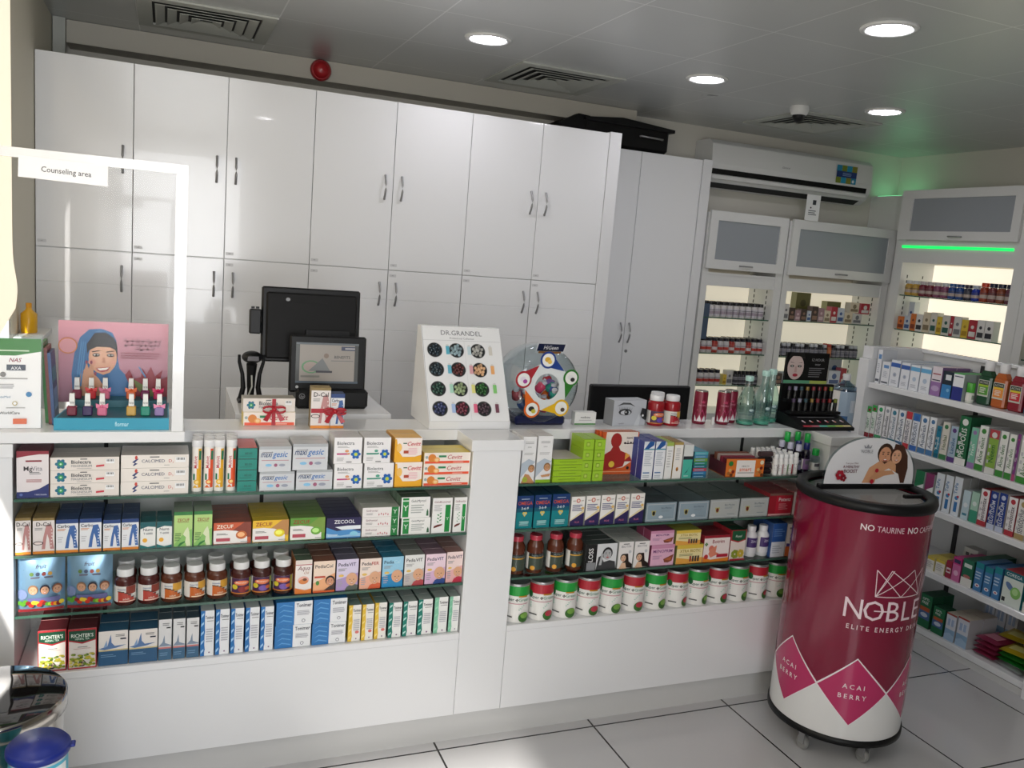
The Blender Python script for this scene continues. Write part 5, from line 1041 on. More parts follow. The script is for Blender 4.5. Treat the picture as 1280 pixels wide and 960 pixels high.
for dd in range(2):
    for i, x in enumerate(JX):
        ki = 0 if i < 2 else 1 if i < 5 else 2 if i == 5 else 3
        grp = [[0, 1], [2, 3, 4], [5], [6, 7]][ki]; ph, bc, fn = KIND[ki]
        lb = join(ph, colpos(i-grp[0], len(grp)), 'with white cap', deppos(dd, 2))
        loc = (x, 2.595+dd*.066, .5905); rz = random.uniform(-.25, .25)
        if ki not in protos:
            o = jar('vitamin_jar', .0295, .108, bc, 'e6e6e6', fn, caph=.022, capr=.0235); protos[ki] = o; o.location = loc; tag(o, lb, 'jar', ph)
        else: copy_tree(protos[ki], loc, rz, lb, ph)
# effervescent tubes, four across and three deep
def tube_proto(c, fruit):
    t = thing('tablet_tube', '', 'tube')
    MB().lathe([(.0135, 0), (.0138, .002), (.0138, .134)], 20, 'f0ece6').build('tube_body', t)
    MB().lathe([(.0150, .1345), (.0155, .136), (.0155, .152), (.0148, .155)], 20, 'e9e9ea', PLAS).build('cap', t)
    mb = MB(); mb.lathe([(.0139, .012), (.0139, .130)], 20, 'f2eee8', cap0=False, cap1=False)
    a = Art(mb, .0262, .118, cyl(.0141, 215, 325, .012, .130), nu=8)
    a.R(.62, 0, 1, 1, c); a.R(.45, .2, .62, .5, c); a.T('Multivit', .48, .62, .0, 'c83040') if 0 else a.T('Multivit', .50, .66, .075, 'c02840', 1, rot=1, mw=.5); a.R(.12, .2, .3, .36, '1f7a5a'); a.E(.5, .15, .3, fruit); a.E(.5, .15, .18, 'f8d88a'); a.P([(.1, 0), (.6, 0), (.35, .08)], fruit); a.R(.66, .72, .9, .95, '2a7a5a')
    mb.build('label', t); return t
tp1, tp2 = tube_proto('ecb02c', 'eab83a'), tube_proto('e85a34', 'e8703a')
first = {0: 1, 1: 1}
for dd in range(3):
    for i, x in enumerate((.094, .127, .156, .190)):
        j = i % 2; p = (tp1, tp2)[j]; lb = join(('yellow', 'orange')[j]+' striped effervescent tube with white cap', colpos(i, 4), deppos(dd, 3)); loc = (x+.002*dd, 2.585+dd*.034, .9285)
        if first[j]: p.location = loc; tag(p, lb, 'tube', 'effervescent tubes'); first[j] = 0
        else: copy_tree(p, loc, 0, lb, 'effervescent tubes')
# foil bags with children
def bag(x, label, rz=0):
    mb = MB(); w, h, d = .118, .158, .05; n = 10; vs = []; fs = []
    def f(u, v, o): b = math.sin(math.pi*min(1, max(0, u)))**.5*math.sin(math.pi*min(1, max(0, v)) * .9+.12)**.7; return (-w/2+u*w, -d/2*b-o, v*h)
    for j in range(n+1):
        for i in range(n+1): vs.append(f(i/n, j/n, 0))
    m = len(vs); vs += [(x_, -y_, z_) for x_, y_, z_ in vs]
    for j in range(n):
        for i in range(n):
            a = j*(n+1)+i; fs.append((a, a+1, a+n+2, a+n+1)); fs.append((m+a, m+a+n+1, m+a+n+2, m+a+1))
    mb.add(vs, fs, '8ab0cc', FOIL, True)
    def g(u, v, o): x_, y_, z_ = f(u, v, o); return (x_, y_-.0012, z_)
    a = Art(mb, w, h, g, nu=10)
    a.k = 2; a.T('fruit', .5, .80, .07, '4a3a4a', 1, 1, mw=.5)
    for i in range(4): a.E(.3+.13*i, .70, .045, ['5a7a3a', '3a4a6a', 'a83a2a', 'c89a3a'][i])
    a.L(.28, .60, .75, .67, 1, '5a5a6a', 0)
    a.E(.1, .32, .11, '7a8ab0', 1.2)
    for u, hr in ((.33, '8a6a50'), (.58, '2a2430'), (.84, '7a4a34')): a.face(u, .40, .10, 'c89a7c', hr)
    a.R(.22, .16, .9, .27, '6a6a9a')
    rnd = random.Random(5)
    for i in range(16): a.E(.06+.058*i, .12+.08*rnd.random(), .06, rnd.choice(['e0a02c', 'e8c83a', '9ac43a', 'c83a2c', '8a2a2c', '5a9a34']), 1, 8)
    a.R(.02, .0, .98, .06, '8a2a30')
    return tag(mb.build('gummy_bag', loc=(x, 2.598, .5905), rz=rz), label, 'bag', 'foil pouches on the third shelf left')
bag(-.312, 'light blue foil pouch with children and fruit, beside the left post', .06)
bag(-.188, 'light blue foil pouch with children and fruit, next to the red label jars', -.04)
# red capped brown bottles
def lab_dark(a): a.R(0, 0, 1, 1, '3f4a40'); a.R(0, .72, 1, .80, 'c8983a'); a.R(0, .8, 1, 1, '16181a'); a.T('NUTRITION', .5, .84, .10, '8a9a9a', 1, mw=.7); a.E(.25, .12, .12, 'e0a030'); a.L(.3, .2, .85, .6, 4, '5a6a5c')
rp = jar('tonic_bottle', .030, .135, '5a2c1c', 'b8384a', lab_dark, caph=.018, capr=.0225, lab0=.12, lab1=.62, shoulder=.8)
for i, x in enumerate((1.150, 1.222, 1.300, 1.377)):
    lb = join('brown bottle with dark and gold label and red cap', colpos(i, 4), 'third shelf right'); loc = (x, 2.60, .5945)
    if i == 0: rp.location = loc; tag(rp, lb, 'bottle', 'red capped brown bottles')
    else: copy_tree(rp, loc, random.uniform(-.2, .2), lb, 'red capped brown bottles')
# purple label bottles
def lab_purp(a): a.R(0, 0, 1, 1, 'e0e0e4'); a.R(0, .38, 1, 1, '4a3470'); a.T('ZINC', .5, .7, .16, 'd8d4e4', 1, mw=.5); a.L(.15, .08, .8, .32, 3, 'a8a8b0')
pp = jar('pill_bottle', .0255, .122, 'e4e4e6', 'e2e2e4', lab_purp, caph=.022, capr=.017, lab0=.15, lab1=.78, shoulder=.82)
pp.location = (2.152, 2.60, .5945); tag(pp, 'white pill bottle with purple label beside the herbal tea carton', 'bottle', 'white purple label bottles')
copy_tree(pp, (2.209, 2.60, .5945), .2, 'white pill bottle with purple label beside the blue carton', 'white purple label bottles')
# super green cans
def lab_can(band):
    def f(a):
        a.R(0, 0, 1, 1, 'e9e8e4'); a.R(0, .74, 1, 1, band); a.E(.08, .70, .10, '1f6a34', 1.3); a.T('Super', .06, .60, .085, '1f5a4a', 1, al='l', mw=.38); a.drop(.50, .63, .05, '3a3a2a', 4); a.T('Green', .56, .60, .085, '2a8a6a', 0, al='l', mw=.40)
        a.R(.06, .52, .9, .54, 'c89098'); a.L(.12, .34, .82, .50, 4, '8ac0ac'); a.E(.78, .15, .20, '3a6a2c', .9); a.E(.80, .20, .15, 'b83a4a' if band == 'b02434' else '7aa84a', .7); a.L(.1, .12, .45, .2, 1, '555555'); a.R(.55, .72, .85, .76, 'b8882c')
    return f
def can(band):
    t = thing('supplement_can', '', 'can')
    MB().lathe([(.044, 0), (.0455, .002), (.0455, .134)], 28, 'e9e8e4').build('can_body', t)
    MB().lathe([(.0457, .1345), (.0457, .142), (.043, .143), (.042, .139), (.001, .139)], 28, 'b8bcb8', mat=CHROME, cap1=False).build('lid', t)
    mb = MB(); mb.lathe([(.0457, .099), (.0457, .1335)], 28, band, cap0=False, cap1=False); a = Art(mb, .103, .132, cyl(.0458, 205, 335, .0015, .1335), nu=12); lab_can(band)(a); mb.build('label', t)
    return t
cg, cr = can('1f9a3c'), can('b02434')
CX = [1.140+i*(2.372-1.140)/13 for i in range(14)]
CX = [x for x in CX]
first = {0: 1, 1: 1}; n_ = len(CX)
for dd in range(2):
    for i, x in enumerate(CX):
        if dd and x > 2.39: continue
        j = i % 2; p = (cg, cr)[j]; loc = (1.166+i*.0942, 2.602+dd*.096, .4215)
        lb = join('white supplement can with '+('green', 'red')[j]+' top band', colpos(i, n_), deppos(dd, 2))
        rz = random.uniform(-.6, -.05)
        if first[j]: p.location = loc; p.rotation_euler.z = -.35; tag(p, lb, 'can', 'supplement cans on the bottom shelf right'); first[j] = 0
        else: copy_tree(p, loc, rz, lb, 'supplement cans on the bottom shelf right')
# heat pad cartons
def f_itami(a):
    a.R(0, 0, 1, 1, 'd8602c'); a.P([(.30, 1), (.97, 1), (.97, .45), (.85, .30), (.62, .16), (.2, .12), (.05, .12), (.05, .5), (.1, 1)], 'efe4d8')
    a.E(.38, .80, .15, 'a82c28', 1.25); a.P([(.30, .66), (.46, .66), (.52, .56), (.78, .46), (.86, .30), (.66, .30), (.62, .18), (.2, .1), (.06, .1), (.06, .46), (.24, .56)], 'a82c28')
    a.E(.30, .24, .08, 'f0c84a'); a.P([(.66, .34), (.80, .44), (.66, .52)], 'eca84a'); a.T('itami', .74, .84, .06, '3a2a2a', 1, mw=.3)
    for i, (u, v, r) in enumerate(((.62, .74, .035), (.70, .735, .03), (.78, .75, .03), (.86, .735, .035))): a.E(u, v, r, '3a2a2a', .7, 8)
    a.R(.6, .722, .9, .734, '3a2a2a'); a.R(.68, .77, .70, .80, '3a2a2a'); a.E(.75, .15, .04, '3a2a2a'); a.R(0, .06, 1, .075, 'f0b08a')
kd('heatpad', 'orange and white pain patch carton with red torso', 'c8582c', 'c86a3c', 'd8602c', f_itami)
for i in range(3):
    put_carton('heatpad', .150, .158, .012, (1.545-.006*i, 2.640+.0145*i, .9285), 0, join('tall orange and white patch carton with red torso', colpos(0, 1), deppos(i, 3)), 'orange patch cartons')
kd('cosbox', 'white carton with lips picture', 'd8d8d8', 'e0dedc', 'e4e2e0', lambda a: (a.E(.6, .4, .16, 'a83a48', .6), a.E(.85, .2, .1, '8a8a8a')))
put_carton('cosbox', .075, .148, .05, (1.402, 2.64, .9285), 0, 'white cosmetic carton behind the small lime cartons', 'white cosmetic cartons')
# display tray with bars
t = thing('snack_tray', 'orange and white open display tray of snack bars', 'tray', (2.05, 2.60, .9285)); t.rotation_euler.z = -.06
mb = MB(); mb.box(-.083, .083, -.045, .075, 0, .003, 'd8702c'); mb.box(-.083, .083, -.045, -.042, 0, .07, 'e07a30'); mb.box(-.083, -.080, -.042, .072, 0, .050, '5a2430'); mb.box(.080, .083, -.042, .072, 0, .050, '6a4038'); mb.box(-.083, .083, .072, .075, 0, .058, '4a2a2c')
a = Art(mb, .166, .07, flat(.166, .07, -.045, 0)); a.R(.26, 0, .76, .93, 'efeae6'); a.T('HEALTH', .50, .56, .09, '444444', mw=.3); a.T('smart', .51, .32, .24, 'e06a34', 1, mw=.42); a.R(.3, .22, .74, .25, '444444')
for i, (u, v) in enumerate(((.06, .2), (.14, .12), (.1, .38), (.18, .3), (.82, .2), (.9, .3), (.95, .12), (.84, .42), (.92, .5))): a.E(u, v, .04, ['a86a34', '6a3a1c', 'd8b070', '7a2a20', 'c88a4a'][i % 5])
a.E(.1, .75, .06, '2a7a3a'); a.E(.92, .82, .05, 'e8dcc0')
mb.build('tray_box', t)
for i in range(5):
    tag(MB().box(-.072, .072, 0, .016, 0, .058, ['7a2436', '6a2030', '8a3040', 'b8a8a0', '7a4a3a'][i]).build('snack_bar', loc=(2.05, 2.566+.019*i, .933+.003*i), rz=-.06), join(['maroon', 'dark maroon', 'red brown', 'silver', 'brown'][i]+' snack bar standing in the orange tray', ['foremost', 'second row', 'third row', 'fourth row', 'last row'][i]), 'snack bar', 'snack bars in the orange tray')
# small vials, clear sided bottles and so on at the right end of the top shelf
def lab_small(c, tx='7a7a80'):
    def f(a): a.R(0, 0, 1, 1, 'eceae8'); a.R(.55, .0, 1, .8, c); a.L(.1, .2, .5, .8, 4, tx)
    return f
VN = 0
vp = {}
for dd in range(5):
    for i in range(5):
        c = ('5a3a3c', 'b03a48', '6aa04a', 'b03a48', '4a4a50')[i]
        x = 2.205+.024*i-.012*dd*.6; y = 2.575+.027*dd
        if x < 2.14: continue
        lb = join('tiny white capped bottle', colpos(i, 5), ['first row', 'second row', 'third row', 'fourth row', 'back row'][dd], 'beside the clear hand gels')
        if c not in vp: vp[c] = jar('small_bottle', .0112, .082 if i < 4 else .086, 'eceae8', 'f0f0f0', lab_small(c), caph=.016, capr=.009, seg=14, lab0=.08, lab1=.8, shoulder=.86); o = vp[c]; o.location = (x, y, .9285)
        else: o = copy_tree(vp[c], (x, y, .9285), random.uniform(-.4, .4))
        tag(o, lb, 'bottle', 'tiny white capped bottles')
for i, (c) in enumerate(('2a2024', '3a2a2e', '241c20', '4a3a3c')):
    mb = MB(); mb.tube([(-.028, 0, .012), (.03, 0, .012)], .011, 10, c, PLAS); mb.tube([(.031, 0, .012), (.040, 0, .012)], .008, 10, 'c8c0b8', PLAS)
    tag(mb.build('cream_tube', loc=(2.158, 2.585+.0*i, .9290+.0228*i), rz=random.uniform(-.05, .05)), 'dark cream tube lying beside the snack tray, '+['lowest', 'second up', 'third up', 'uppermost'][i], 'tube', 'dark cream tubes')
gel = {}
def gelbottle(key, x, y, h, r, body, cap, label, grp, bm=None, lc='c8c8d0'):
    if key not in gel:
        o = jar('gel_bottle', r, h, body, cap, lambda a: (a.R(0, 0, 1, 1, lc), a.R(.2, .5, .8, .9, '5a5a64'), a.L(.2, .1, .8, .45, 3, '8a8a94')), caph=.026, capr=r*.72, bodymat=bm, lab0=.2, lab1=.62, seg=18, shoulder=.85); gel[key] = o; o.location = (x, y, .9285)
    else: o = copy_tree(gel[key], (x, y, .9285), 0)
    tag(o, label, 'bottle', grp)
for dd in range(3): gelbottle('lav', 2.318-.012*dd, 2.585+.036*dd, .117, .0155, 'a8a4bc', 'b8b8cc', join('clear hand gel with lavender cap', deppos(dd, 3)), 'lavender capped hand gels', PURPP, '8a84a0')
for dd in range(2): gelbottle('pur', 2.354-.010*dd, 2.582+.036*dd, .124, .0165, '5a3a6a', '1f2a6a', join('purple hand gel with navy cap', deppos(dd, 2)), 'navy capped hand gels', PURPP, '7a5a8a')
for dd in range(1): gelbottle('grn', 2.405-.014*dd, 2.585+.044*dd, .098, .0195, 'd0d8d4', '22b04a', 'clear hand gel with bright green cap nearest the right post', 'green capped hand gels', CLEARP, 'e4e6e4')

for i, (x, y) in enumerate(((2.330, 2.672), (2.384, 2.674), (2.402, 2.637))):
    if 'tg' not in gel:
        gel['tg'] = o = jar('gel_bottle', .0125, .148, 'd0d8d4', '22b04a', lambda a: a.R(0, 0, 1, 1, 'dfe4e0'), caph=.040, capr=.0115, bodymat=CLEARP, lab0=.2, lab1=.5, seg=16, shoulder=.9); o.location = (x, y, .9285)
    else: o = copy_tree(gel['tg'], (x, y, .9285), 0)
    tag(o, join('tall clear bottle with green cap at the back', ['left one', 'middle one', 'right one'][i]), 'bottle', 'tall green capped bottles')

# ------------------------------------------------------------------ on the worktop
ZW = 1.0845
def ribbon(parent, w, h, y, zc, x=0., vert=True):
    RB = pm('red_satin_ribbon', 'b01c2c', .3)
    mb = MB()
    if vert: mb.box(x-.006, x+.006, y-.0012, y-.0002, 0.001, h, mat=RB)
    else: mb.box(-w/2, w/2, y-.0012, y-.0002, zc-.007, zc+.007, mat=RB)
    for s in (-1, 1):
        pts = []
        for i in range(13):
            q = 2*math.pi*i/12; pts.append((x+s*(.018-.018*math.cos(q)), y-.008-.004*math.sin(q/2), zc+.010*math.sin(q)))
        mb.tube(pts, .0035, 6, mat=RB)
        mb.add([(x, y-.006, zc), (x+s*.012, y-.007, zc-.002), (x+s*.034, y-.010, zc-.034), (x+s*.020, y-.009, zc-.040)], [(0, 1, 2, 3)], mat=RB)
        mb.add([(x, y-.0065, zc), (x+s*.012, y-.0075, zc-.002), (x+s*.034, y-.0105, zc-.034), (x+s*.020, y-.0095, zc-.040)], [(3, 2, 1, 0)], mat=RB)
    mb.ball((x, y-.010, zc), .008, mat=RB); mb.build('ribbon_bow', parent)
t = thing('gift_bundle', 'two flat medicine cartons tied with red ribbon left of register', 'gift bundle', (.317, 2.765, ZW)); t.rotation_euler.z = .02
for i, k in enumerate(('cevitt', 'biomag')):
    o = bpy.data.objects.new('medicine_carton', carton(k, .162, .044, .06)); COL.objects.link(o); o.parent = t; o.location = (-.002*i, .002*i, .0448*i+.0003)
ribbon(t, .16, .088, 0, .055, .012)
t = thing('gift_bundle', 'bone carton and navy topped carton tied with red ribbon before register', 'gift bundle', (.495, 2.725, ZW)); t.rotation_euler.z = -.02
o = bpy.data.objects.new('medicine_carton', carton('dcal', .062, .134, .045)); COL.objects.link(o); o.parent = t; o.location = (-.024, 0, .0003)
o = bpy.data.objects.new('medicine_carton', carton('carbo', .044, .114, .045)); COL.objects.link(o); o.parent = t; o.location = (.031, .002, .0003)
ribbon(t, .108, .1, -.0005, .058, .022, False)

# register terminal seen from the customer side
t = thing('register_terminal', 'black touch register with small customer display facing the shop', 'cash register', (.56, 3.09, 1.0865))
mb = MB(); mb.box(-.125, .135, -.06, .16, 0, .070, mat=BLACK, bev=.010); mb.build('base', t)
mb = MB(); mb.prism([(.02, .06), (.08, .06), (.13, .26), (.07, .27)], -.08, .08, mat=BLACK, axis='x'); mb.build('neck', t)
mb = MB(); M = Matrix.Translation((-.055, .10, .145)) @ Matrix.Rotation(-.10, 4, 'X'); mb.M = M
mb.box(-.180, .180, -.006, .022, 0, .275, mat=BLACK, bev=.006); mb.box(-.165, .165, -.022, -.006, .012, .255, mat=BLACKM, bev=.006); mb.box(-.11, .06, -.025, -.0222, .222, .238, '3a3c3e', mat=BLACKM)
a = Art(mb, .02, .02, lambda u, v, o: (-.10+u*.02, -.0255-o, .222+v*.016)); a.E(.5, .5, .4, '8a8c90')
mb.build('screen_housing', t)
mb = MB(); mb.M = M; mb.box(-.222, -.182, -.016, .018, .10, .19, mat=BLACK, bev=.004); mb.box(-.216, -.205, -.010, .008, .191, .199, mat=BLACK); mb.box(-.200, -.189, -.010, .008, .191, .199, mat=BLACK); mb.build('card_reader', t)
mb = MB(); M2 = Matrix.Translation((-.010, -.018, .055)) @ Matrix.Rotation(-.06, 4, 'X'); mb.M = M2
mb.box(-.137, .137, -.012, .014, 0, .205, mat=BLACK, bev=.006); mb.box(-.05, .05, .0145, .075, .02, .10, mat=BLACK)
o = mb.build('display_housing', t)
mb = MB(); mb.M = M2; mb.box(-.116, .108, -.0135, -.0122, .034, .180, '5c5f60', mat=PLAS)
a = Art(mb, .224, .146, lambda u, v, o: (-.116+u*.224, -.0136-o, .034+v*.146)); a.R(.06, .05, .94, .95, 'a09a94'); a.T('BENEFITS', .74, .62, .07, '4a4c50', 1, mw=.36); a.L(.56, .54, .92, .58, 1, '7a7a7c', 0); a.R(.72, .82, .94, .92, '4a5068'); a.R(.78, .85, .94, .89, 'b0b0b4')
a.E(.24, .40, .15, '6a9a74', .7, 14); a.E(.24, .40, .12, 'a89a94', .7, 14); a.P([(.2, .3), (.42, .62), (.55, .3)], '7a7e80'); a.E(.48, .68, .04, '8a7a70'); a.R(.32, .26, .58, .31, '3a3a44'); a.R(.08, .14, .38, .19, '7c7c78'); a.R(0, 0, 1, .05, '4c5a68'); a.R(0, .95, 1, 1, '6a7278')
mb.build('display_screen', o)
mb = MB(); mb.M = M2; a = Art(mb, .012, .012, lambda u, v, o: (-.115+u*.012, -.0126-o, .013+v*.012)); a.E(.5, .5, .45, 'b8babc'); mb.build('badge', o)
mb = MB(); a = Art(mb, .022, .022, lambda u, v, o: (-.115+u*.022, -.0604-o, .035+v*.022)); a.E(.5, .5, .48, '8a8c90'); a.E(.5, .5, .38, '1a1b1d'); a.T('hp', .5, .3, .4, '9a9ca0', 1, 1, mw=.6); mb.build('badge', t)
MB().box(-.185, -.126, -.04, .05, 0, .012, mat=BLACK, bev=.004).build('foot_plate', t)
MB().tube([(-.20, .05, .004), (-.28, .02, .004), (-.325, -.08, .004), (-.33, -.10, -.03)], .003, mat=BLACK).build('cable', t) if 0 else None
# hand scanner
t = thing('barcode_scanner', 'black handheld barcode scanner standing in its cradle', 'scanner', (.292, 3.17, 1.0865))
mb = MB(); mb.prism([(-.045, 0), (.045, 0), (.038, .012), (-.038, .012)], -.04, .04, mat=BLACK)
for s in (-1, 1): mb.tube([(s*.034, 0, .01), (s*.026, 0, .05), (s*.030, .0, .10), (s*.042, 0, .145), (s*.043, -.004, .17)], .006, mat=BLACK, rs=[.010, .009, .007, .006, .005])
mb.build('cradle', t)
mb = MB(); mb.tube([(0, -.005, .02), (0, -.008, .09), (0, -.016, .14)], .02, 14, mat=BLACKM, rs=[.012, .015, .019]); mb.ball((0, -.02, .165), .036, mat=BLACK, seg=18, rings=10, sx=1.0, sy=1.3, sz=.62)
mb.add([(-.02, -.0668, .158), (.02, -.0668, .158), (.018, -.0668, .174), (-.018, -.0668, .174)], [(0, 1, 2, 3)], '2a2226', PLAS); mb.build('scanner_body', t)
MB().tube([(0, -.028, .10), (.002, -.033, .06), (-.010, -.030, .025), (-.02, -.035, .006)], .003, mat=GREY).build('cable', t)

# ampoule display
t = thing('ampoule_display', 'white slanted countertop display with twelve round vial windows', 'display stand', (.982, 2.705, ZW))
mb = MB(); mb.prism([(0, 0), (.235, 0), (.215, .335), (.178, .335), (.003, .028), (0, .028)], -.148, .148, mat=LACQ, axis='x'); mb.build('body', t, bevel=.001)
tl = math.atan2(.175, .307); Lf = math.hypot(.175, .307)
def fp(u, v, o): return (-.146+u*.292, .003+.175*v-o*math.cos(tl), .028+.307*v+o*math.sin(tl)*1.0)
mb = MB(); a = Art(mb, .292, Lf, fp); a.R(0, 0, 1, 1, 'eeeff1'); a.R(0, .845, 1, .848, 'b8babe'); a.T('DR.GRANDEL', .50, .905, .052, '6c6e74', 0, mw=.60); a.T('Professional Collection', .5, .862, .020, '7c7e84', 0, mw=.62); a.R(.0, .0, .004, 1, '9a9ca2'); a.R(.52, .0, .523, .84, 'd0d2d6')
VC = [['24323c', '8aa0a8', 'a0a09c'], ['2c3c44', '5a2c2c', 'c8a07a'], ['2c4a40', '9aac84', '2a5a2c'], ['3c4468', '6a2c3c', '4a3a44']]
WC = [['5ab0c8', 'c8dce4', 'd8d4cc'], ['6ab4cc', 'e0a8b0', 'f0b070'], ['b0dcc8', 'e4e08a', '8ad07a'], ['a8c0e8', 'e06a8a', '7a4a5a']]
for r in range(4):
    for c in range(3):
        u, v = .30+.275*c-.16, .74-.205*r
        a.R(u+.14, v-.045, u+.185, v+.045, WC[r][c]); a.R(u+.147, v+.045, u+.178, v+.062, 'dadada')
mb.build('front_panel', t)
for r in range(4):
    for c in range(3):
        u, v = .30+.275*c-.16, .74-.205*r
        mb = MB(); a = Art(mb, .292, Lf, fp); a.k = 3; a.E(u, v, .099, 'c8cacc', 1, 24); a.E(u, v, .093, '26282a', 1, 24)
        rnd = random.Random(r*3+c)
        for q in range(13):
            an = 2.4*q; rr = .073*math.sqrt(q/13.); px = fp(u+rr*math.cos(an), v+rr*math.sin(an)*.292/Lf, .002)
            cc = lin(VC[r][c]); f_ = .75+.6*rnd.random(); mb.ball(px, .0062, tuple(min(1, x*f_) for x in cc), PLAS, 8, 5)
        mb.build('vial_window', t)

# round sweet jar with sanitizer bottles
JXC, JY, JZ = 1.275, 2.83, 1.232
t = thing('display_jar', 'clear round jar with coloured badge ring and navy base', 'jar', (JXC, JY, ZW))
def ydisk(mb, prof, seg, mat, col='ffffff'):
    mb2 = MB(); mb2.lathe(prof, seg, col, mat, cap0=False, cap1=False); R = Matrix.Rotation(math.pi/2, 4, 'X')
    mb.add([tuple(R @ Vector(v) + Vector((0, 0, JZ-ZW))) for v in mb2.v], mb2.f, col, mat, True)
mb = MB(); ydisk(mb, [(.050, .090), (.110, .090), (.135, .070), (.145, .02), (.145, -.04), (.130, -.09), (.08, -.11), (.001, -.115)], 40, CLEARP); mb.build('jar_body', t)
mb = MB(); mb.box(-.10, .10, -.065, .09, 0, .034, '1c2148', PLAS, .008); mb.build('base', t)
mb = MB(); J = lambda u, v, o: (u, -.0925-o, JZ-ZW+v); a = Art(mb, 1., 1., J, lay=.0012)
n = 40; ring = [(.088*math.cos(2*math.pi*i/n), .088*math.sin(2*math.pi*i/n)) for i in range(n)]+[(.048*math.cos(2*math.pi*i/n), .048*math.sin(2*math.pi*i/n)) for i in range(n)]
a.put(ring, [(i, (i+1) % n, n+(i+1) % n, n+i) for i in range(n)], 'dfe4e6')
BD = [(90+0, '1f3f8c', 'e0b040', 'f0c860'), (18, '2f7a2c', 'e8e8e8', '2a2a2a'), (-54, 'e8b820', 'f0ece4', '5a4a3a'), (-126, 'e06a20', '2a2a2a', 'c8c040'), (-198, 'a82430', 'e8e0ec', 'a84aa0')]
mb.build('front_ring', t)
for ang, c, ci, cc in BD:
    mb = MB(); a = Art(mb, 1., 1., J, lay=.0012); a.k = 3; r0 = math.radians(ang+3); cx, cz = .098*math.cos(r0), .098*math.sin(r0)
    tx = r0-math.radians(50); ex, ez = .086*math.cos(tx), .086*math.sin(tx); dx, dz = ex-cx, ez-cz; l_ = math.hypot(dx, dz); nx, nz = -dz/l_*.027, dx/l_*.027
    a.P([(cx+nx, cz+nz), (ex, ez), (cx-nx, cz-nz)], c); a.E(cx, cz, .031, c, 1, 24); a.E(cx, cz, .024, 'f0f0ee', 1, 20); a.E(cx-.003, cz+.002, .012, ci, .8, 9); a.E(cx+.005, cz-.006, .009, cc, .9, 7)
    mb.build('badge', t)
mb = MB(); a = Art(mb, .105, .032, lambda u, v, o: (-.040+u*.105, -.06-o-.02*v, JZ-ZW+.118+v*.036), lay=.0008); a.R(-.04, -.05, 1.04, 1.08, 'd8dade'); a.R(0, .22, 1, 1, '141c40'); a.R(.08, -.02, .92, .2, 'c87a30'); a.T('HiGeen', .5, .42, .42, 'f2f2f4', 1, mw=.8); mb.build('name_plate', t)
mb = MB(); mb.tube([(0, -.055, JZ-ZW+.10), (.005, -.062, JZ-ZW+.125)], .004, mat=CLEARP); mb.build('plate_stem', t)
cols = ['5a3a7c', '1f8a7a', 'e0702c', 'a82c3c', '3a5a9c', 'd8486a', '7a5a9c', '2a9a8a']
for i in range(22):
    rnd = random.Random(i*5+1); an = math.radians(205+130*((i*7) % 22)/21); rr = .055+.045*((i*5) % 7)/6
    p_ = (JXC+rr*math.cos(an)*1.05, 2.80+.065*((i*3) % 5)/4, max(1.148, JZ+rr*math.sin(an)+(.03 if i % 3 == 0 else 0)))
    mb = MB(Matrix.Rotation(rnd.uniform(-1.2, 1.2), 4, 'Y') @ Matrix.Rotation(rnd.uniform(-.6, .6), 4, 'X')); c = cols[i % 8]
    mb.lathe([(.008, -.024), (.0175, -.020), (.0175, .010), (.010, .017)], 12, c, PLAS); mb.lathe([(.0105, .0175), (.0105, .027)], 12, 'cfd0d8', PLAS)
    tag(mb.build('mini_sanitizer', loc=p_), ['violet', 'green', 'orange', 'dark red', 'blue', 'pink', 'mauve', 'teal'][i % 8]+' mini bottle with pale cap inside the clear round jar', 'bottle', 'small bottles inside the clear round jar')

# little boxes and the eye box
mb = MB(); mb.carton(.088, .048, .03, 'd4d6d4', 'e0e0de', 'e8e8e6'); a = Art(mb, .088, .048, flat(.088, .048)); a.T('medicina', .5, .52, .17, '3a3c40', 1, mw=.7); a.R(0, .02, 1, .12, '3f8a3a'); a.R(.2, .35, .8, .4, 'b0b0b0')
tag(mb.build('card_box', loc=(1.46, 2.77, ZW)), 'small white card box with green foot beside the round jar', 'box')
mb = MB(); w_, h_ = .150, .098; mb.carton(w_, h_, .06, '8a8c90', 'b8bcc4', 'c6cad2'); a = Art(mb, w_, h_, flat(w_, h_))
a.P([(0, 0), (1, 0), (1, 1), (0, 1)], 'c2c6ce'); a.P([(.1, .78), (.28, .92), (.5, .90), (.66, .74), (.5, .83), (.3, .84)], '54565a'); a.E(.36, .54, .20, '3c3e42', .42, 20); a.E(.37, .52, .15, 'd4d8de', .40, 18); a.E(.40, .52, .07, '2a2c30', 1.0, 14); a.E(.38, .54, .02, 'f4f4f4')
for i in range(9): uu = .19+.042*i; a.P([(uu, .60+.06*math.sin(i*.35)), (uu-.03+.008*i, .78-.004*i), (uu+.014, .61+.06*math.sin(i*.35))], '2a2c30')
a.P([(.86, .70), (.98, .66), (1, .2), (.88, .3), (.82, .45)], '2c2e32'); a.E(.90, .4, .03, 'e8e8ec'); a.P([(.64, 0), (.78, .5), (.82, .3), (.8, 0)], 'd4d8de'); a.T('eyelash', .25, .08, .06, '6a6c74', mw=.2)
tag(mb.build('eyelash_box', loc=(1.638, 2.755, ZW), rz=.10), 'grey box with close-up photograph of an eye', 'box')
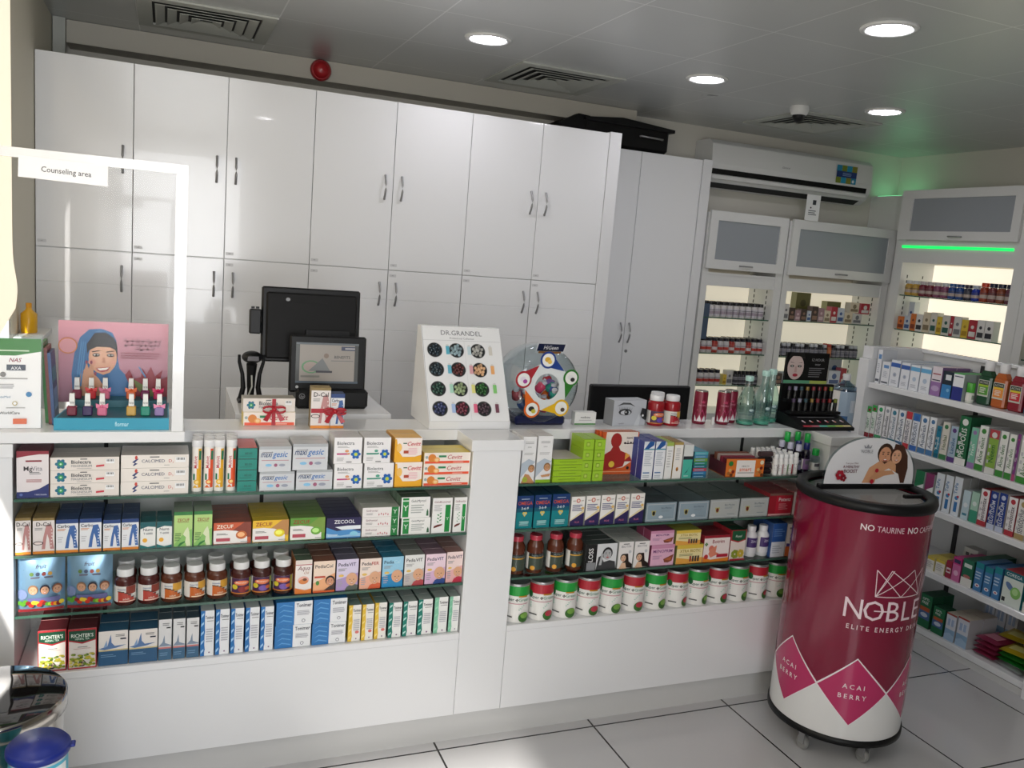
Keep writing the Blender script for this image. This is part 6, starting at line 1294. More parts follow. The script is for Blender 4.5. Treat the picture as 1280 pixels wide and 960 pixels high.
# wide monitor seen from behind
t = thing('staff_monitor', 'black wide monitor seen from behind on the staff desk', 'monitor', (1.895, 3.10, .7505))
mb = MB(); mb.box(-.245, .245, 0, .03, .135, .432, mat=BLACK, bev=.006); mb.build('screen_housing', t)
mb = MB(); mb.box(-.03, .03, .031, .05, .012, .25, mat=BLACKM); mb.build('stand', t); mb = MB(); mb.box(-.12, .12, -.04, .12, 0, .011, mat=BLACKM, bev=.003); mb.build('foot', t)
mb = MB(Matrix.Rotation(-.10, 4, 'X')); mb.box(-.055, .035, 0, .003, 0, .11, 'e2e2dc')
tag(mb.build('leaning_paper', loc=(1.80, 3.165, 1.1)), '', '') if 0 else None
# red gummy jars
for i, (x, y, lb) in enumerate(((1.765, 2.775, 'red gummy jar with violet cartoon label and white cap, on the worktop'), (1.835, 2.772, 'red gummy jar with red and gold label, rightmost on worktop'), (1.805, 2.835, 'red gummy jar peeping out behind two others'))):
    o = jar('gummy_jar', .0325, .118, '9c1c26', 'e8e9ec', lab_kids('6a4ab0') if i != 1 else lab_vit('b02430', 'd8a83a', 'f0c8c0'), caph=.022, capr=.027, lab0=.1, lab1=.60, shoulder=.88); o.location = (x, y, ZW); tag(o, lb, 'jar', 'red gummy jars on the worktop')
# slim crimson drink cans
def drink_can():
    t = thing('drink_can', '', 'can')
    CRM = pm('crimson_foil', '7c1230', .35, .1)
    MB().lathe([(.024, 0), (.0268, .004), (.0270, .012), (.0270, .124), (.0255, .130)], 28, mat=CRM).build('can_body', t)
    MB().lathe([(.0257, .1305), (.0257, .1335), (.0235, .1335), (.023, .132), (.001, .132)], 28, mat=STEEL, cap1=False).build('lid', t)
    mb = MB(); a = Art(mb, .0575, .10, cyl(.0271, 195, 320, .012, .112), nu=14)
    for i in range(3): u = .17+.33*i; a.P([(u-.165, .28), (u, .02), (u+.165, .28), (u, .5)], 'c84a78')
    for i in range(3): u = .33*i; a.P([(u-.0, 0), (u+.165, 0.0), (u+.005, .26)], 'e8e4e6'); a.P([(u+.165, 0), (u+.33, 0), (u+.33, .26)], 'e8e4e6')
    a.T('NOBLE', .5, .62, .07, 'e08aa4', mw=.6); a.P([(.38, .74), (.36, .86), (.44, .79), (.5, .88), (.56, .79), (.64, .86), (.62, .74)], 'c04468'); mb.build('label', t); return t
p = drink_can()
for i, (x, y) in enumerate(((1.985, 2.80), (2.088, 2.79), (2.148, 2.825))):
    lb = join('slim crimson drink can with pink diamonds on the worktop', colpos(i, 3)); o = p if i == 0 else copy_tree(p); o.location = (x, y, ZW); o.rotation_euler.z = -.1*i; tag(o, lb, 'can', 'slim crimson drink cans')
mb = MB(); mb.lathe([(.006, 0), (.006, .03)], 12, 'e8e8e8', PLAS)
tag(mb.build('lip_balm', loc=(2.036, 2.775, ZW)), 'tiny white stick standing between the crimson cans', 'stick')
# water bottles
def water():
    t = thing('water_bottle', '', 'bottle')
    MB().lathe([(.030, 0), (.034, .008), (.0345, .02), (.033, .05), (.0345, .09), (.034, .105), (.026, .135), (.0155, .16), (.0135, .185), (.0135, .195)], 28, mat=AQUAP, cap1=False).build('bottle_body', t)
    MB().lathe([(.0155, .193), (.0160, .195), (.0160, .211), (.0150, .214)], 20, 'b4dcd4', PLAS).build('cap', t)
    MB().lathe([(.031, .004), (.0325, .012), (.031, .016), (.006, .010)], 28, '5ab49c', PLAS, cap0=False).build('base_ring', t)
    mb = MB(); mb.lathe([(.0352, .045), (.0352, .085)], 28, mat=CLEARP, cap0=False, cap1=False); a = Art(mb, .07, .04, cyl(.0356, 220, 320, .045, .085), nu=10); a.E(.5, .55, .22, '5a7a80', .6); a.E(.45, .6, .15, 'c8dcdc', .5); a.L(.3, .0, .7, .2, 1, '6a8a8c'); mb.build('label', t); return t
p = water()
for i, (x, y) in enumerate(((2.186, 2.79), (2.266, 2.79), (2.336, 2.835))):
    lb = join('clear aqua water bottle with pale cap on the worktop', colpos(i, 3)); o = p if i == 0 else copy_tree(p); o.location = (x+.01, y-.008, ZW); o.scale = (1.07, 1.07, (.93, 1.04, 1.04)[i]); tag(o, lb, 'bottle', 'aqua water bottles')
# lipstick tester stand
t = thing('lipstick_stand', 'black lipstick tester stand with woman portrait poster', 'display stand', (2.515, 2.70, ZW)); t.rotation_euler.z = -.02
mb = MB(); mb.prism([(-.05, 0), (.12, 0), (.12, .055), (.04, .045), (-.05, .012)], -.135, .135, mat=BLACK, axis='x'); mb.build('base', t)
mb = MB(); a = Art(mb, .27, .095, lambda u, v, o: (-.135+u*.27, -.05+.09*v, .0125+.033*v+o)); a.k = 2
for i in range(6): a.R(.06+.15*i, .06, .21+.15*i, .18, ['c83a4a', 'c86a7a', '5ac8b0', '7ac85a', 'c8d85a', 'e8d8a0'][i])
for i in range(6): a.E(.14+.145*i, .48, .022, 'd8ccd4', 1.2, 8); a.E(.15+.145*i, .40, .02, ['d8b0b8', 'e8806a', 'c82a5a', 'e86a6a', 'e8a080', 'c8a0a0'][i], 1, 8)
a.L(.1, .7, .8, .78, 1, '8a8a8e', 0); mb.build('front_strip', t)
PW, PH = .225, .130
mb = MB(); mb.box(-.135, .09, .10, .104, .170, .170+PH, mat=BLACKM); a = Art(mb, PW, PH, lambda u, v, o: (-.135+u*PW, .0998-o, .170+v*PH))
a.R(0, 0, 1, .10, '5a9a7a'); a.R(.6, 0, 1, .10, 'a8b85a'); a.R(0, .10, .02, 1, '222222'); a.E(.24, .52, .185, 'c8b4b0', 1.25, 24); a.P([(.04, .8), (.1, 1), (.4, 1), (.44, .8), (.3, .88), (.16, .88)], '0c0c0d')
for s in (-1, 1): a.E(.24+s*.085, .56, .045, '2a2226', .5, 12); a.E(.24+s*.085, .56, .016, 'c8d0c8', .8, 8); a.P([(.24+s*.03, .66), (.24+s*.13, .69), (.24+s*.13, .67)], '3a2c2c')
a.P([(.22, .55), (.26, .55), (.27, .36), (.21, .36)], 'b89a96'); a.E(.24, .27, .06, 'a02438', .5, 12); a.T('12 HOUR', .73, .74, .09, '9a9a9c', 0, mw=.36); a.T('wear', .73, .60, .08, '9a9a9c', mw=.26); a.L(.54, .2, .9, .54, 5, '6a6a6e')
mb.build('poster', t)
MB().box(-.135, .135, .10, .115, .05, .168, mat=BLACKM).build('back_board', t)
for k in range(2): MB().box(-.132, .130, .035+.035*k, .065+.030*k, .050+.045*k, .062+.045*k, mat=BLACK).build('tier', t)
for k in range(2):
    for i in range(8):
        c = ['4a3a54', '8a8aa0', '34505a', '8a7038', '7a2430', '6a1c28', '8a2c2a', '7a8430'][i]
        mb = MB(); mb.lathe([(.0085, 0), (.0085, .036)], 12, '141416', PLAS); mb.lathe([(.0075, .0365), (.0075, .052)], 12, c, PLAS); 
        tag(mb.build('lipstick', loc=(2.403+.0315*i, 2.748+.034*k, 1.1475+.045*k)), join('lipstick in the black tester stand', colpos(i, 8), ['front tier', 'back tier'][k]), 'lipstick', 'lipsticks in the tester stand')
o = jar('sanitizer_jug', .052, .36, 'c4d0dc', 'd8d8dc', lambda a: (a.R(0, 0, 1, 1, 'a8bcd0'), a.R(.45, .4, .75, .75, 'd8dee8'), a.R(.15, .1, .4, .3, '3a6aa0'), a.R(.8, .1, 1, .9, '3a7a8c')), caph=.03, capr=.018, bodymat=BLUEP, lab0=.35, lab1=.85, shoulder=.86)
o.location = (2.99, 3.08, .9005); tag(o, 'large pale blue refill bottle behind the lipstick stand', 'bottle'); 
tag(MB().box(-.18, .18, -.15, .15, 0, .90, mat=LACQ2, bev=.003).build('side_cabinet', loc=(3.02, 3.12, 0)), 'low white side cabinet hidden between counter end and gondola', 'cabinet')

# nail polish stand
t = thing('polish_stand', 'turquoise countertop stand with pink poster of smiling woman in blue headscarf', 'display stand', (-.132, 2.70, 1.1165))
TEAL = pm('turquoise_card', '1f96b4', .4); TEALD = pm('dark_teal_card', '24606e', .45)
mb = MB(); mb.prism([(-.146, -.132), (.147, -.132), (.147, .10), (-.115, .10)], 0, .034, mat=TEAL, axis='z')
mb.add([(-.139, -.126, .0343), (.143, -.126, .0343), (.143, .098, .0343), (-.112, .098, .0343)], [(0, 1, 2, 3)], mat=TEALD)
mb.box(-.12, .14, .02, .09, .0345, .055, mat=TEALD)
Art(mb, .293, .034, lambda u, v, o: (-.146+u*.293, -.132-o, v*.034)).T('flormar', .58, .32, .38, 'b8e4ee', 1, mw=.12)
mb.build('tray', t)
PW, PH = .300, .245; mb = MB(); mb.box(-.158, -.158+PW, .1005, .104, .034, .034+PH, 'c88a98'); a = Art(mb, PW, PH, lambda u, v, o: (-.158+u*PW, .100-o, .034+v*PH))
n = 12
for i in range(n): f_ = i/n; c_ = tuple(x*(1-f_)+y*f_ for x, y in zip((.60, .42, .50), (.86, .60, .66))); a.k = 1; a.R(0, i/n, 1, (i+1)/n, tuple(lin(c_)))
a.k = 2
a.P([(.13, .02), (.115, .35), (.14, .60), (.19, .80), (.27, .90), (.38, .915), (.48, .87), (.52, .76), (.53, .55), (.55, .42), (.64, .30), (.68, .14), (.66, .02)], '2f6aa0')
a.P([(.25, .72), (.32, .86), (.42, .87), (.50, .80), (.53, .62), (.52, .5), (.5, .7), (.4, .76), (.3, .74), (.255, .60)], '15151c')
a.E(.395, .56, .128, 'd8a080', 1.30, 28); a.P([(.275, .56), (.29, .46), (.34, .375), (.40, .345), (.46, .375), (.51, .47), (.52, .56)], 'd8a080'); a.E(.385, .60, .10, 'e2ae90', 1.05, 24); a.E(.30, .50, .035, 'dc9a84', .9, 14); a.E(.49, .50, .028, 'dc9a84', .9, 14)
a.P([(.26, .64), (.34, .69), (.46, .69), (.53, .64), (.52, .76), (.40, .82), (.29, .77)], '15151c')
for s, u in ((-1, .335), (1, .465)): a.E(u, .59, .034, '2a1814', .52, 14); a.E(u-.014, .592, .011, 'efe8e0', .6, 8); a.E(u+.016, .592, .009, 'efe8e0', .6, 8); a.P([(u-.04, .635), (u+.03, .65), (u+.035, .64), (u-.035, .622)], '3a2820')
a.P([(.395, .56), (.415, .56), (.425, .49), (.385, .49)], 'c88a6c'); a.P([(.335, .43), (.40, .44), (.465, .45), (.44, .395), (.39, .38), (.35, .395)], 'b04a50'); a.P([(.345, .425), (.40, .432), (.452, .44), (.43, .41), (.37, .40)], 'f4efe8')
a.P([(.20, .02), (.17, .25), (.20, .36), (.235, .42), (.25, .50), (.27, .42), (.29, .50), (.31, .44), (.315, .36), (.36, .30), (.40, .22), (.36, .02)], 'c89474')
for u, v in ((.25, .50), (.292, .50), (.213, .38), (.33, .36)): a.E(u, v, .012, '8a3a50', 1.6, 8)
for i in range(5): a.P([(.15+.02*i, .2), (.165+.02*i, .2), (.21+.018*i, .75), (.20+.018*i, .75)], '4a88bc') if i < 3 else None
a.P([(.60, .35), (.66, .18), (.70, .05), (1, .05), (1, .34), (.93, .30), (.95, .42), (.88, .34), (.84, .46), (.80, .36), (.76, .44), (.75, .33), (.68, .30), (.64, .42)], '8a2434')
a.P([(.68, .30), (.78, .22), (.95, .08), (.78, .08), (.70, .2)], '6a7a3a'); a.P([(.72, .46), (.735, .46), (.80, .33), (.785, .32)], '5a84b4')
a.E(.085, .70, .085, 'c87a3c', .95, 20); a.E(.085, .70, .075, 'd09098', .95, 20)
# arabic style lettering as stroked marks, and the small english lines
for li, (v, u0, u1) in enumerate(((.775, .60, .93), (.725, .62, .92), (.675, .69, .87))):
    u = u1; q = 0; rnd = random.Random(li+3)
    while u > u0:
        wd_ = .018+.03*rnd.random(); a.R(u-wd_, v, u, v+.008, '4a2a34')
        if q % 3 == 0: a.R(u-.004, v, u, v+.035, '4a2a34')
        elif q % 3 == 1: a.E(u-wd_*.5, v+.004, .011, '4a2a34', .9, 8)
        else: a.P([(u-wd_, v), (u-wd_-.008, v-.018), (u-wd_*.5, v-.012), (u-wd_*.6, v)], '4a2a34')
        a.E(u-wd_*.5, v+(.028 if q % 2 else -.014), .0045, '4a2a34', 1, 6); u -= wd_+.006; q += 1; a.k = min(a.k, 40)
a.L(.56, .55, .94, .64, 3, '9a5a68', .12)
mb.build('poster', t)
PC = [('701c34', 'magenta'), ('3a2a58', 'dark violet'), ('d06a8c', 'pink'), ('c8a050', 'gold'), ('1f8a74', 'green'), ('9078ac', 'lilac')]
PB = [('7a1c3c', 'plum red'), ('c82c34', 'bright red'), ('d8708c', 'rose'), ('e06a3a', 'orange'), ('6a1c4c', 'purple'), ('c01c5c', 'hot pink')]
CAPW = pm('polish_cap', 'e4e4e0', .3)
def polish(c, bow, loc, lb):
    t = thing('nail_polish', lb, 'nail polish', loc, 0, 'nail polish bottles on the turquoise stand')
    mb = MB(); mb.box(-.0125, .0125, -.0125, .0125, 0, .027, c, PLAS, .003); mb.build('bottle_body', t)
    mb = MB(); mb.prism([(-.0072, .0275), (.0072, .0275), (.0062, .062), (-.0062, .062)], -.0065, .0065, mat=CAPW); a = Art(mb, .013, .01, flat(.013, .010, -.0066, .032)); a.T('TESTER', .5, .2, .55, '3a3a3a', 1, mw=.95); mb.build('cap', t)
    if bow:
        mb = MB()
        for s in (-1, 1): mb.prism([(0, .029), (s*.015, .022), (s*.016, .036)], -.012, -.009, bow, PLAS)
        mb.ball((0, -.011, .029), .004, bow, PLAS); mb.build('bow', t)
    return t
for i, x in enumerate((-.234, -.195, -.158, -.083, -.046, -.009)): polish(PC[i][0], {2: 'e07a9c', 5: 'e88ab0'}.get(i), (x-.002, 2.605, 1.1515), 'nail polish tester in '+PC[i][1]+' with white cap, front row')
for i, x in enumerate((-.240, -.202, -.165, -.095, -.056, -.020)): polish(PB[i][0], {1: 'd83a3a', 2: 'e07a9c', 3: 'e8703c', 5: 'd81c5c'}.get(i), (x+.004, 2.748, 1.172), 'nail polish tester in '+PB[i][1]+' with white cap, back row')
# insurance notice holder and leaflets
t = thing('notice_holder', 'clear holder with white insurance logo notice and green header', 'notice', (-.415, 2.592, 1.1165)); t.rotation_euler.z = .03
W_, H_ = .205, .245; mb = MB(Matrix.Rotation(-.12, 4, 'X')); mb.box(-W_/2, W_/2, 0, .003, 0, H_, 'eceef0'); mb.box(-W_/2-.004, W_/2+.004, .0035, .006, 0, H_+.012, mat=CLEARP); mb.box(-W_/2, W_/2, .006, .05, 0, .004, mat=CLEARP)
a = Art(mb, W_, H_, flat(W_, H_, 0)); a.P([(0, 1), (1, 1), (1, .86), (.7, .81), (.3, .81), (0, .86)], '2f7a34'); a.T('We cover all', .10, .90, .04, 'e8f0e4', 1, al='l', mw=.55); a.L(.1, .85, .86, .88, 1, 'c8dcc4', 0)
a.T('NAS', .70, .74, .045, '8a2444', 1, 1); a.T('MetLife', .34, .67, .035, '2a6a9c', 1, mw=.3); a.R(.60, .645, .82, .71, '3a4658'); a.T('AXA', .71, .655, .035, 'e0e4ea', 1, mw=.16); a.T('Mednet', .22, .75, .03, '7a8aa0', mw=.26)
a.E(.56, .60, .035, '7a7a7a'); a.L(.4, .54, .85, .57, 1, 'a0a0a0'); a.L(.3, .44, .75, .50, 3, 'a8a8ac'); a.E(.86, .38, .035, '2a7ab0'); a.T('GlobeMed', .56, .34, .025, '4a7aa0', mw=.28); a.E(.30, .40, .03, 'a84a34'); a.L(.2, .36, .4, .38, 1, 'c87a5a')
for i in range(5): an = math.pi/2+2*math.pi*i/5; a.P([(.32+.04*math.cos(an), .27+.033*math.sin(an)), (.32+.016*math.cos(an+.6), .27+.013*math.sin(an+.6)), (.32+.016*math.cos(an-.6), .27+.013*math.sin(an-.6))], '1f4a3c')
a.E(.70, .28, .03, 'b0a060'); a.E(.70, .28, .02, 'eceef0'); a.L(.6, .22, .82, .24, 1, 'a0a0a0', 0); a.T('WorldCare', .64, .16, .03, '2a2c30', 1, mw=.34); a.L(.2, .14, .42, .18, 2, '9aa8c0'); a.T('NGI', .34, .055, .045, '1f2c60', 1, 1, mw=.2); a.R(.68, .05, .84, .11, 'd8602c')
mb.build('notice_sheet', t)
for i, (c, dx) in enumerate((('2f7a34', 0), ('7a3a34', .008), ('2a4a7a', .014))):
    mb = MB(Matrix.Rotation(-.06, 4, 'Y')); mb.box(-.004, .004, 0, .10, .001, .205+.012*(2-i), c); a = Art(mb, .1, .2, lambda u, v, o: (.004+o, u*.10, v*.2)); a.R(.1, .2, .9, .5, ['c8d8c0', 'c85a4a', '8ab0d8', 'd8e0a0'][i]); a.R(.1, .6, .9, .8, ['1f4a2a', '3a2a6a', '2a8a9a', '8a2a3a'][i])
    tag(mb.build('brochure', loc=(-.304+.0100*i, 2.66-.015*i, 1.1165)), ['green', 'brown red', 'blue', 'light green'][i]+' brochure standing between the logo notice and polish stand', 'brochure', 'brochures beside the logo notice')
mb = MB(); mb.lathe([(.028, 0), (.03, .004), (.03, .075), (.012, .092), (.010, .10)], 18, 'e8b010', PLAS); mb.lathe([(.011, .1005), (.011, .118)], 14, 'e8a010', PLAS)
tag(mb.build('soap_bottle', loc=(-.503, 3.85, 1.2265)), 'yellow plastic bottle by the left window wall', 'bottle')
tag(MB().box(-.537, -.44, 3.70, 4.02, 1.205, 1.226, mat=LACQ2, bev=.002).build('wall_ledge'), 'small white ledge on the left wall under the yellow bottle', 'ledge')
# ------------------------------------------------------------------ round drinks cooler
FX, FY, FR = 2.365, 2.268, .233
t = thing('drinks_cooler', 'round crimson drinks cooler on castors with pink diamonds and crown emblem', 'cooler', (FX, FY, 0))
CRIM = pm('crimson_wrap', '7c1033', .2, 0, .3, .03, scale=2); PINKW = attr_mat('wrap_print', .22, .5, 0, .3)
mb = MB(); mb.lathe([(FR, .105), (FR, .935)], 96, mat=CRIM, cap0=True, cap1=False); mb.lathe([(FR-.03, .935), (FR-.03, .70), (.001, .70)], 64, 'b8babc', cap0=False, cap1=False)
mb.build('cooler_body', t)
mb = MB(); mb.lathe([(FR-.01, .078), (FR+.006, .082), (FR+.006, .104), (FR-.01, .106)], 96, mat=BLACK); mb.build('base_ring', t)
mb = MB(); mb.lathe([(FR-.032, .930), (FR+.006, .930), (FR+.009, .945), (FR+.005, .962), (FR-.028, .962), (FR-.032, .95)], 96, mat=BLACK, cap0=False, cap1=False); mb.build('top_rim', t)
mb = MB(); mb.lathe([(.001, .9505), (FR-.033, .9505)], 64, mat=PANE, cap0=False, cap1=False, smooth=False)
th = math.atan2(-.041, .400); RZ = Matrix.Rotation(th, 4, 'Z')
mb.M = Matrix.Translation((.02, .022, 0)) @ RZ
mb.box(-.205, .205, -.012, .012, .951, .970, mat=BLACK, bev=.003); mb.box(.06, .14, -.135, -.118, .952, .965, mat=BLACK, bev=.003); mb.build('sliding_lid', t)
mb = MB(); H0, H1 = .105, .93; HH = H1-H0; wc = 2*math.pi*FR
a = Art(mb, wc, HH, cyl(FR, 57.5, 417.5, H0, H1), PINKW, nu=96, lay=.00035)
def vz(z): return (z-H0)/HH
def strip(u0, u1, lo, hi, c, n=14):
    pts = []; 
    for i in range(n+1): u = u0+(u1-u0)*i/n; pts += [(u, lo(i/n)), (u, hi(i/n))]
    a.put(pts, [(2*i, 2*i+2, 2*i+3, 2*i+1) for i in range(n)], c)
zm, zh = .283, .122
for k in range(6):
    a.k = 1; c = k/6
    strip(c-1/12, c, lambda q: 0, lambda q: vz(zm), 'e4e4e4'); a.k = 1; strip(c, c+1/12, lambda q: 0, lambda q: vz(zm), 'e4e4e4')
    a.k = 3; strip(c-1/12, c, lambda q: vz(zm-zh*q-.003), lambda q: vz(zm+zh*q+.0055), 'f0e8ec'); a.k = 3; strip(c, c+1/12, lambda q: vz(zm-zh*(1-q)-.003), lambda q: vz(zm+zh*(1-q)+.0055), 'f0e8ec')
    a.k = 4; strip(c-1/12+.002, c, lambda q: vz(zm-zh*q), lambda q: vz(zm+zh*q), 'b82c62'); a.k = 4; strip(c, c+1/12-.002, lambda q: vz(zm-zh*(1-q)), lambda q: vz(zm+zh*(1-q)), 'b82c62')
    a.k = 6; a.T('A C A I', c, vz(.295), .021, 'f0dce4', 1); a.k = 6; a.T('B E R R Y', c, vz(.258), .021, 'f0dce4', 1)
mb.build('diamond_band', t)
for base in (0, .5):
    mb = MB(); a = Art(mb, wc, HH, cyl(FR, 57.5, 417.5, H0, H1), PINKW, nu=96, lay=.00035)
    uc = (263-57.5)/360+base-(0 if base == 0 else 0); uc = uc % 1.0
    a.k = 4; a.T('NO', uc-.108, vz(.868), .027, 'f4e8ec', 1, al='l', mw=.03); a.T('TAURINE', uc-.072, vz(.868), .025, 'e8c8d4', 0, al='l', mw=.063); a.k = 4; a.T('NO', uc+.001, vz(.868), .027, 'f4e8ec', 1, al='l', mw=.03); a.T('CAFFEINE', uc+.037, vz(.868), .025, 'e8c8d4', 0, al='l', mw=.07)
    mb.build('slogan_lettering', t); mb = MB(); a = Art(mb, wc, HH, cyl(FR, 57.5, 417.5, H0, H1), PINKW, nu=96, lay=.00035)
    a.k = 4; a.T('N', uc-.098, vz(.553), .090, 'eed8e0', 0, al='c', mw=.040); a.k = 4; a.T('O', uc-.052, vz(.553), .090, 'eed8e0', mw=.048); a.k = 4; a.T('B', uc-.004, vz(.553), .090, 'eed8e0', mw=.038); a.k = 4; a.T('L', uc+.036, vz(.553), .090, 'eed8e0', mw=.032); a.k = 4; a.T('E', uc+.074, vz(.553), .090, 'eed8e0', mw=.034)
    a.k = 4; strip(uc-.052, uc-.004, lambda q: vz(.5865), lambda q: vz(.5905), 'eed8e0', 6)
    a.k = 4; a.T('E L I T E   E N E R G Y   D R I N K', uc, vz(.513), .021, 'eed8e0', 1, mw=.215)
    def seg(p, q, wd=.0028):
        (ua, za), (ub, zb) = p, q; n = 5; dx = (ub-ua)*wc; dz = zb-za; l_ = math.hypot(dx, dz); nx, nz = -dz/l_*wd/2/wc, dx/l_*wd/2; pts = []
        for i in range(n+1): u = ua+(ub-ua)*i/n; z = za+dz*i/n; pts += [(u-nx, vz(z-nz)), (u+nx, vz(z+nz))]
        a.k = 4; a.put(pts, [(2*i, 2*i+2, 2*i+3, 2*i+1) for i in range(n)], 'eed8e0')
    cw = .068; L0, L1, B0, T0 = uc-.068+.01, uc+.068+.01, .640, .735
    m_ = (L0+L1)/2
    for p, q in (((L0+.004, B0), (L1-.004, B0)), ((L0+.004, B0), (L0, T0)), ((L1-.004, B0), (L1, T0)), ((L0, T0), (m_-.0, B0)), ((L1, T0), (m_+.0, B0)), ((L0+.004, B0), (m_-.027, T0)), ((m_-.027, T0), (m_+.0, B0+.05)) if 0 else ((m_-.033, T0-.0), (L1-.004, B0)), ((m_+.033, T0), (L0+.004, B0)), ((m_-.033, T0), (L0+.004, B0)), ((m_+.033, T0), (L1-.004, B0))): seg(p, q)
    mb.build('crown_emblem', t)
for an in (200, 262, 330, 80):
    x, y = (FR-.035)*math.cos(math.radians(an)), (FR-.035)*math.sin(math.radians(an))
    c = thing('castor', None, None, (x, y, 0)); c.parent = t
    mb = MB(); mb.box(-.014, .014, -.014, .014, .072, .077, mat=CHROME); mb.box(-.014, -.011, -.012, .016, .025, .072, mat=CHROME); mb.box(.011, .014, -.012, .016, .025, .072, mat=CHROME); mb.build('bracket', c)
    mb = MB(Matrix.Translation((0, .006, .0255)) @ Matrix.Rotation(math.pi/2, 4, 'Y')); mb.lathe([(.022, -.010), (.025, -.006), (.025, .006), (.022, .010)], 24, mat=CASTER); mb.build('wheel', c)
# header sign standing across the lid
SW, SH = .385, .172
mb = MB(Matrix.Translation((FX+.025, FY+.018, .9705)) @ RZ)
N_ = 30; arc = [(-SW/2*math.cos(math.pi*i/N_), SH*(math.sin(math.pi*i/N_)**.72)) for i in range(N_+1)]
mb.prism([(x*1.035, z*1.03) for x, z in arc], -.0015, .0015, mat=CLEARP)
mb.prism(arc, -.0025, -.0016, 'e6e6ea')
a = Art(mb, SW, SH, flat(SW, SH, -.0026)); 
hair = '4a2c1c'
a.P([(.42, .02), (.48, .35), (.60, .52), (.70, .56), (.80, .5), (.86, .3), (.87, .02)], 'd8a078')
a.P([(.74, .88), (.84, .84), (.90, .62), (.92, .35), (.90, .02), (.80, .02), (.78, .4), (.72, .62)], '4a2a1e')
a.P([(.56, .0), (.58, .22), (.70, .34), (.82, .22), (.86, .0)], 'e8e4e6'); a.P([(.50, .12), (.56, .28), (.74, .30), (.78, .22), (.66, .18), (.58, .10)], 'd09870')
a.face(.64, .62, .082, 'd89c78', '3a2418'); a.P([(.585, .54), (.64, .44), (.70, .54), (.67, .50), (.61, .50)], '5a3828'); a.face(.765, .60, .066, 'e4ae8c', '4a2a1e')
a.E(.56, .30, .02, 'b82034'); a.E(.52, .06, .022, 'b82034'); a.T('NOBLE', .42, .68, .07, '8a8c94', mw=.13)
for p, q in (((.38, .78), (.39, .88)), ((.39, .88), (.42, .80)), ((.42, .80), (.42, .88))): pass
a.P([(.385, .78), (.455, .78), (.465, .86), (.44, .80), (.42, .87), (.40, .80), (.375, .86)], '9a9ca4'); a.T('Free your Mind', .27, .44, .035, '6a3a4a', mw=.16); a.T('A HEALTHY', .265, .355, .055, '6a1c38', 1, mw=.20); a.T('BOOST', .265, .25, .075, '6a1c38', 1, mw=.20); a.drop(.15, .20, .05, 'a81c30', 6); a.drop(.19, .14, .035, '8a1628', 5)
tag(mb.build('header_sign'), 'half-round white sign with smiling couple standing on the crimson cooler', 'sign')
for i in range(7):
    q = 2*math.pi*i/7+.4; rr = .095 if i else 0
    o = copy_tree(bpy.data.objects['drink_can'], (FX+rr*math.cos(q), FY+rr*math.sin(q), .7005), 0, 'slim crimson drink can standing inside the round cooler', 'drink cans inside the cooler')

# ------------------------------------------------------------------ gondola on the right
t = thing('display_gondola', 'white shelving gondola full of dental products at right', 'shelf unit', (3.6, 2.8, 0)); off = (-3.6, -2.8, 0)
GY0, GY1 = 2.20, 3.435
mb = MB(); mb.box(3.40, 3.80, GY1-.066, GY1, 0, 1.30, mat=LACQ, bev=.002); mb.box(3.42, 3.80, GY1-.066, GY1, 1.3005, 1.365, mat=LACQ, bev=.002); o = mb.build('end_panel', t); o.location = off
mb = MB(); mb.box(3.40, 3.80, GY0, GY0+.066, 0, 1.30, mat=LACQ, bev=.002); o = mb.build('end_panel', t); o.location = off
mb = MB(); mb.box(3.78, 3.80, GY0+.067, GY1-.067, 0, 1.345, mat=LACQ2); mb.box(3.765, 3.815, GY0, GY1, 1.346, 1.362, mat=LACQ, bev=.002); o = mb.build('back_panel', t); o.location = off
o = solid('kick_board', 3.42, 3.435, GY0+.067, GY1-.067, 0, .030, KICK, t); o.location = off
for i, z in enumerate((1.182, .890, .648, .349, .062)):
    mb = MB(); mb.box(3.42, 3.779, GY0+.067, GY1-.067, z-.030, z, mat=LACQ, bev=.002); o = mb.build('shelf', t); o.location = off
mb = MB()
for yy in (3.0, 2.6):
    mb.box(3.774, 3.7795, yy-.012, yy+.012, .09, 1.33, mat=DARK)
o = mb.build('slotted_rail', t); o.location = off
GN = {'G1': 'top', 'G2': 'second', 'G3': 'third', 'G4': 'fourth', 'G5': 'lowest'}
GL = list(GOND); 
for (row, k, y0, y1, z0, z1, nd, dp), ci, cn in runs(GL, key=lambda r: (r[0], r[1])):
    if y0 < GY0+.07: continue
    y1 = min(y1, GY1-.068); w = y1-y0; ph = KD[k][0]
    for dd in range(nd):
        x = 3.44+dd*(dp+.002)
        if x+dp > 3.772: continue
        put_carton(k, w-.001, z1-z0-.0006, dp, (x, (y0+y1)/2, z0+.0004), -math.pi/2, join(ph, colpos(ci, cn), GN[row]+' shelf of gondola' if 0 else 'gondola '+GN[row]+' shelf', deppos(dd, nd)), ph+' on the gondola')
put_carton('greysmall', .075, .055, .06, (3.50, 2.75, .4225), -math.pi/2, 'small pale grey carton topmost of the grey pile, fourth gondola shelf', 'grey cartons')
for i in range(1): put_carton('greywide', .12, .070, .09, (3.545 if i else 3.60, 2.76, .3495), -math.pi/2, 'wide grey carton at the back of the fourth gondola shelf', 'grey cartons')
for o in list(COL.objects):
    if o.get('label', '').startswith('small pale grey carton topmost'): o.location = (3.60, 2.76, .4200)
for i, (y, dd) in enumerate(((2.66, 0), (2.60, 0), (2.54, 1))):
    put_carton('lensbox', .055, .21, .08, (3.66, y, .0625), -math.pi/2, 'tall white lens carton at the back of the lowest shelf, '+['left', 'middle', 'right'][i], 'tall white lens cartons at the back')
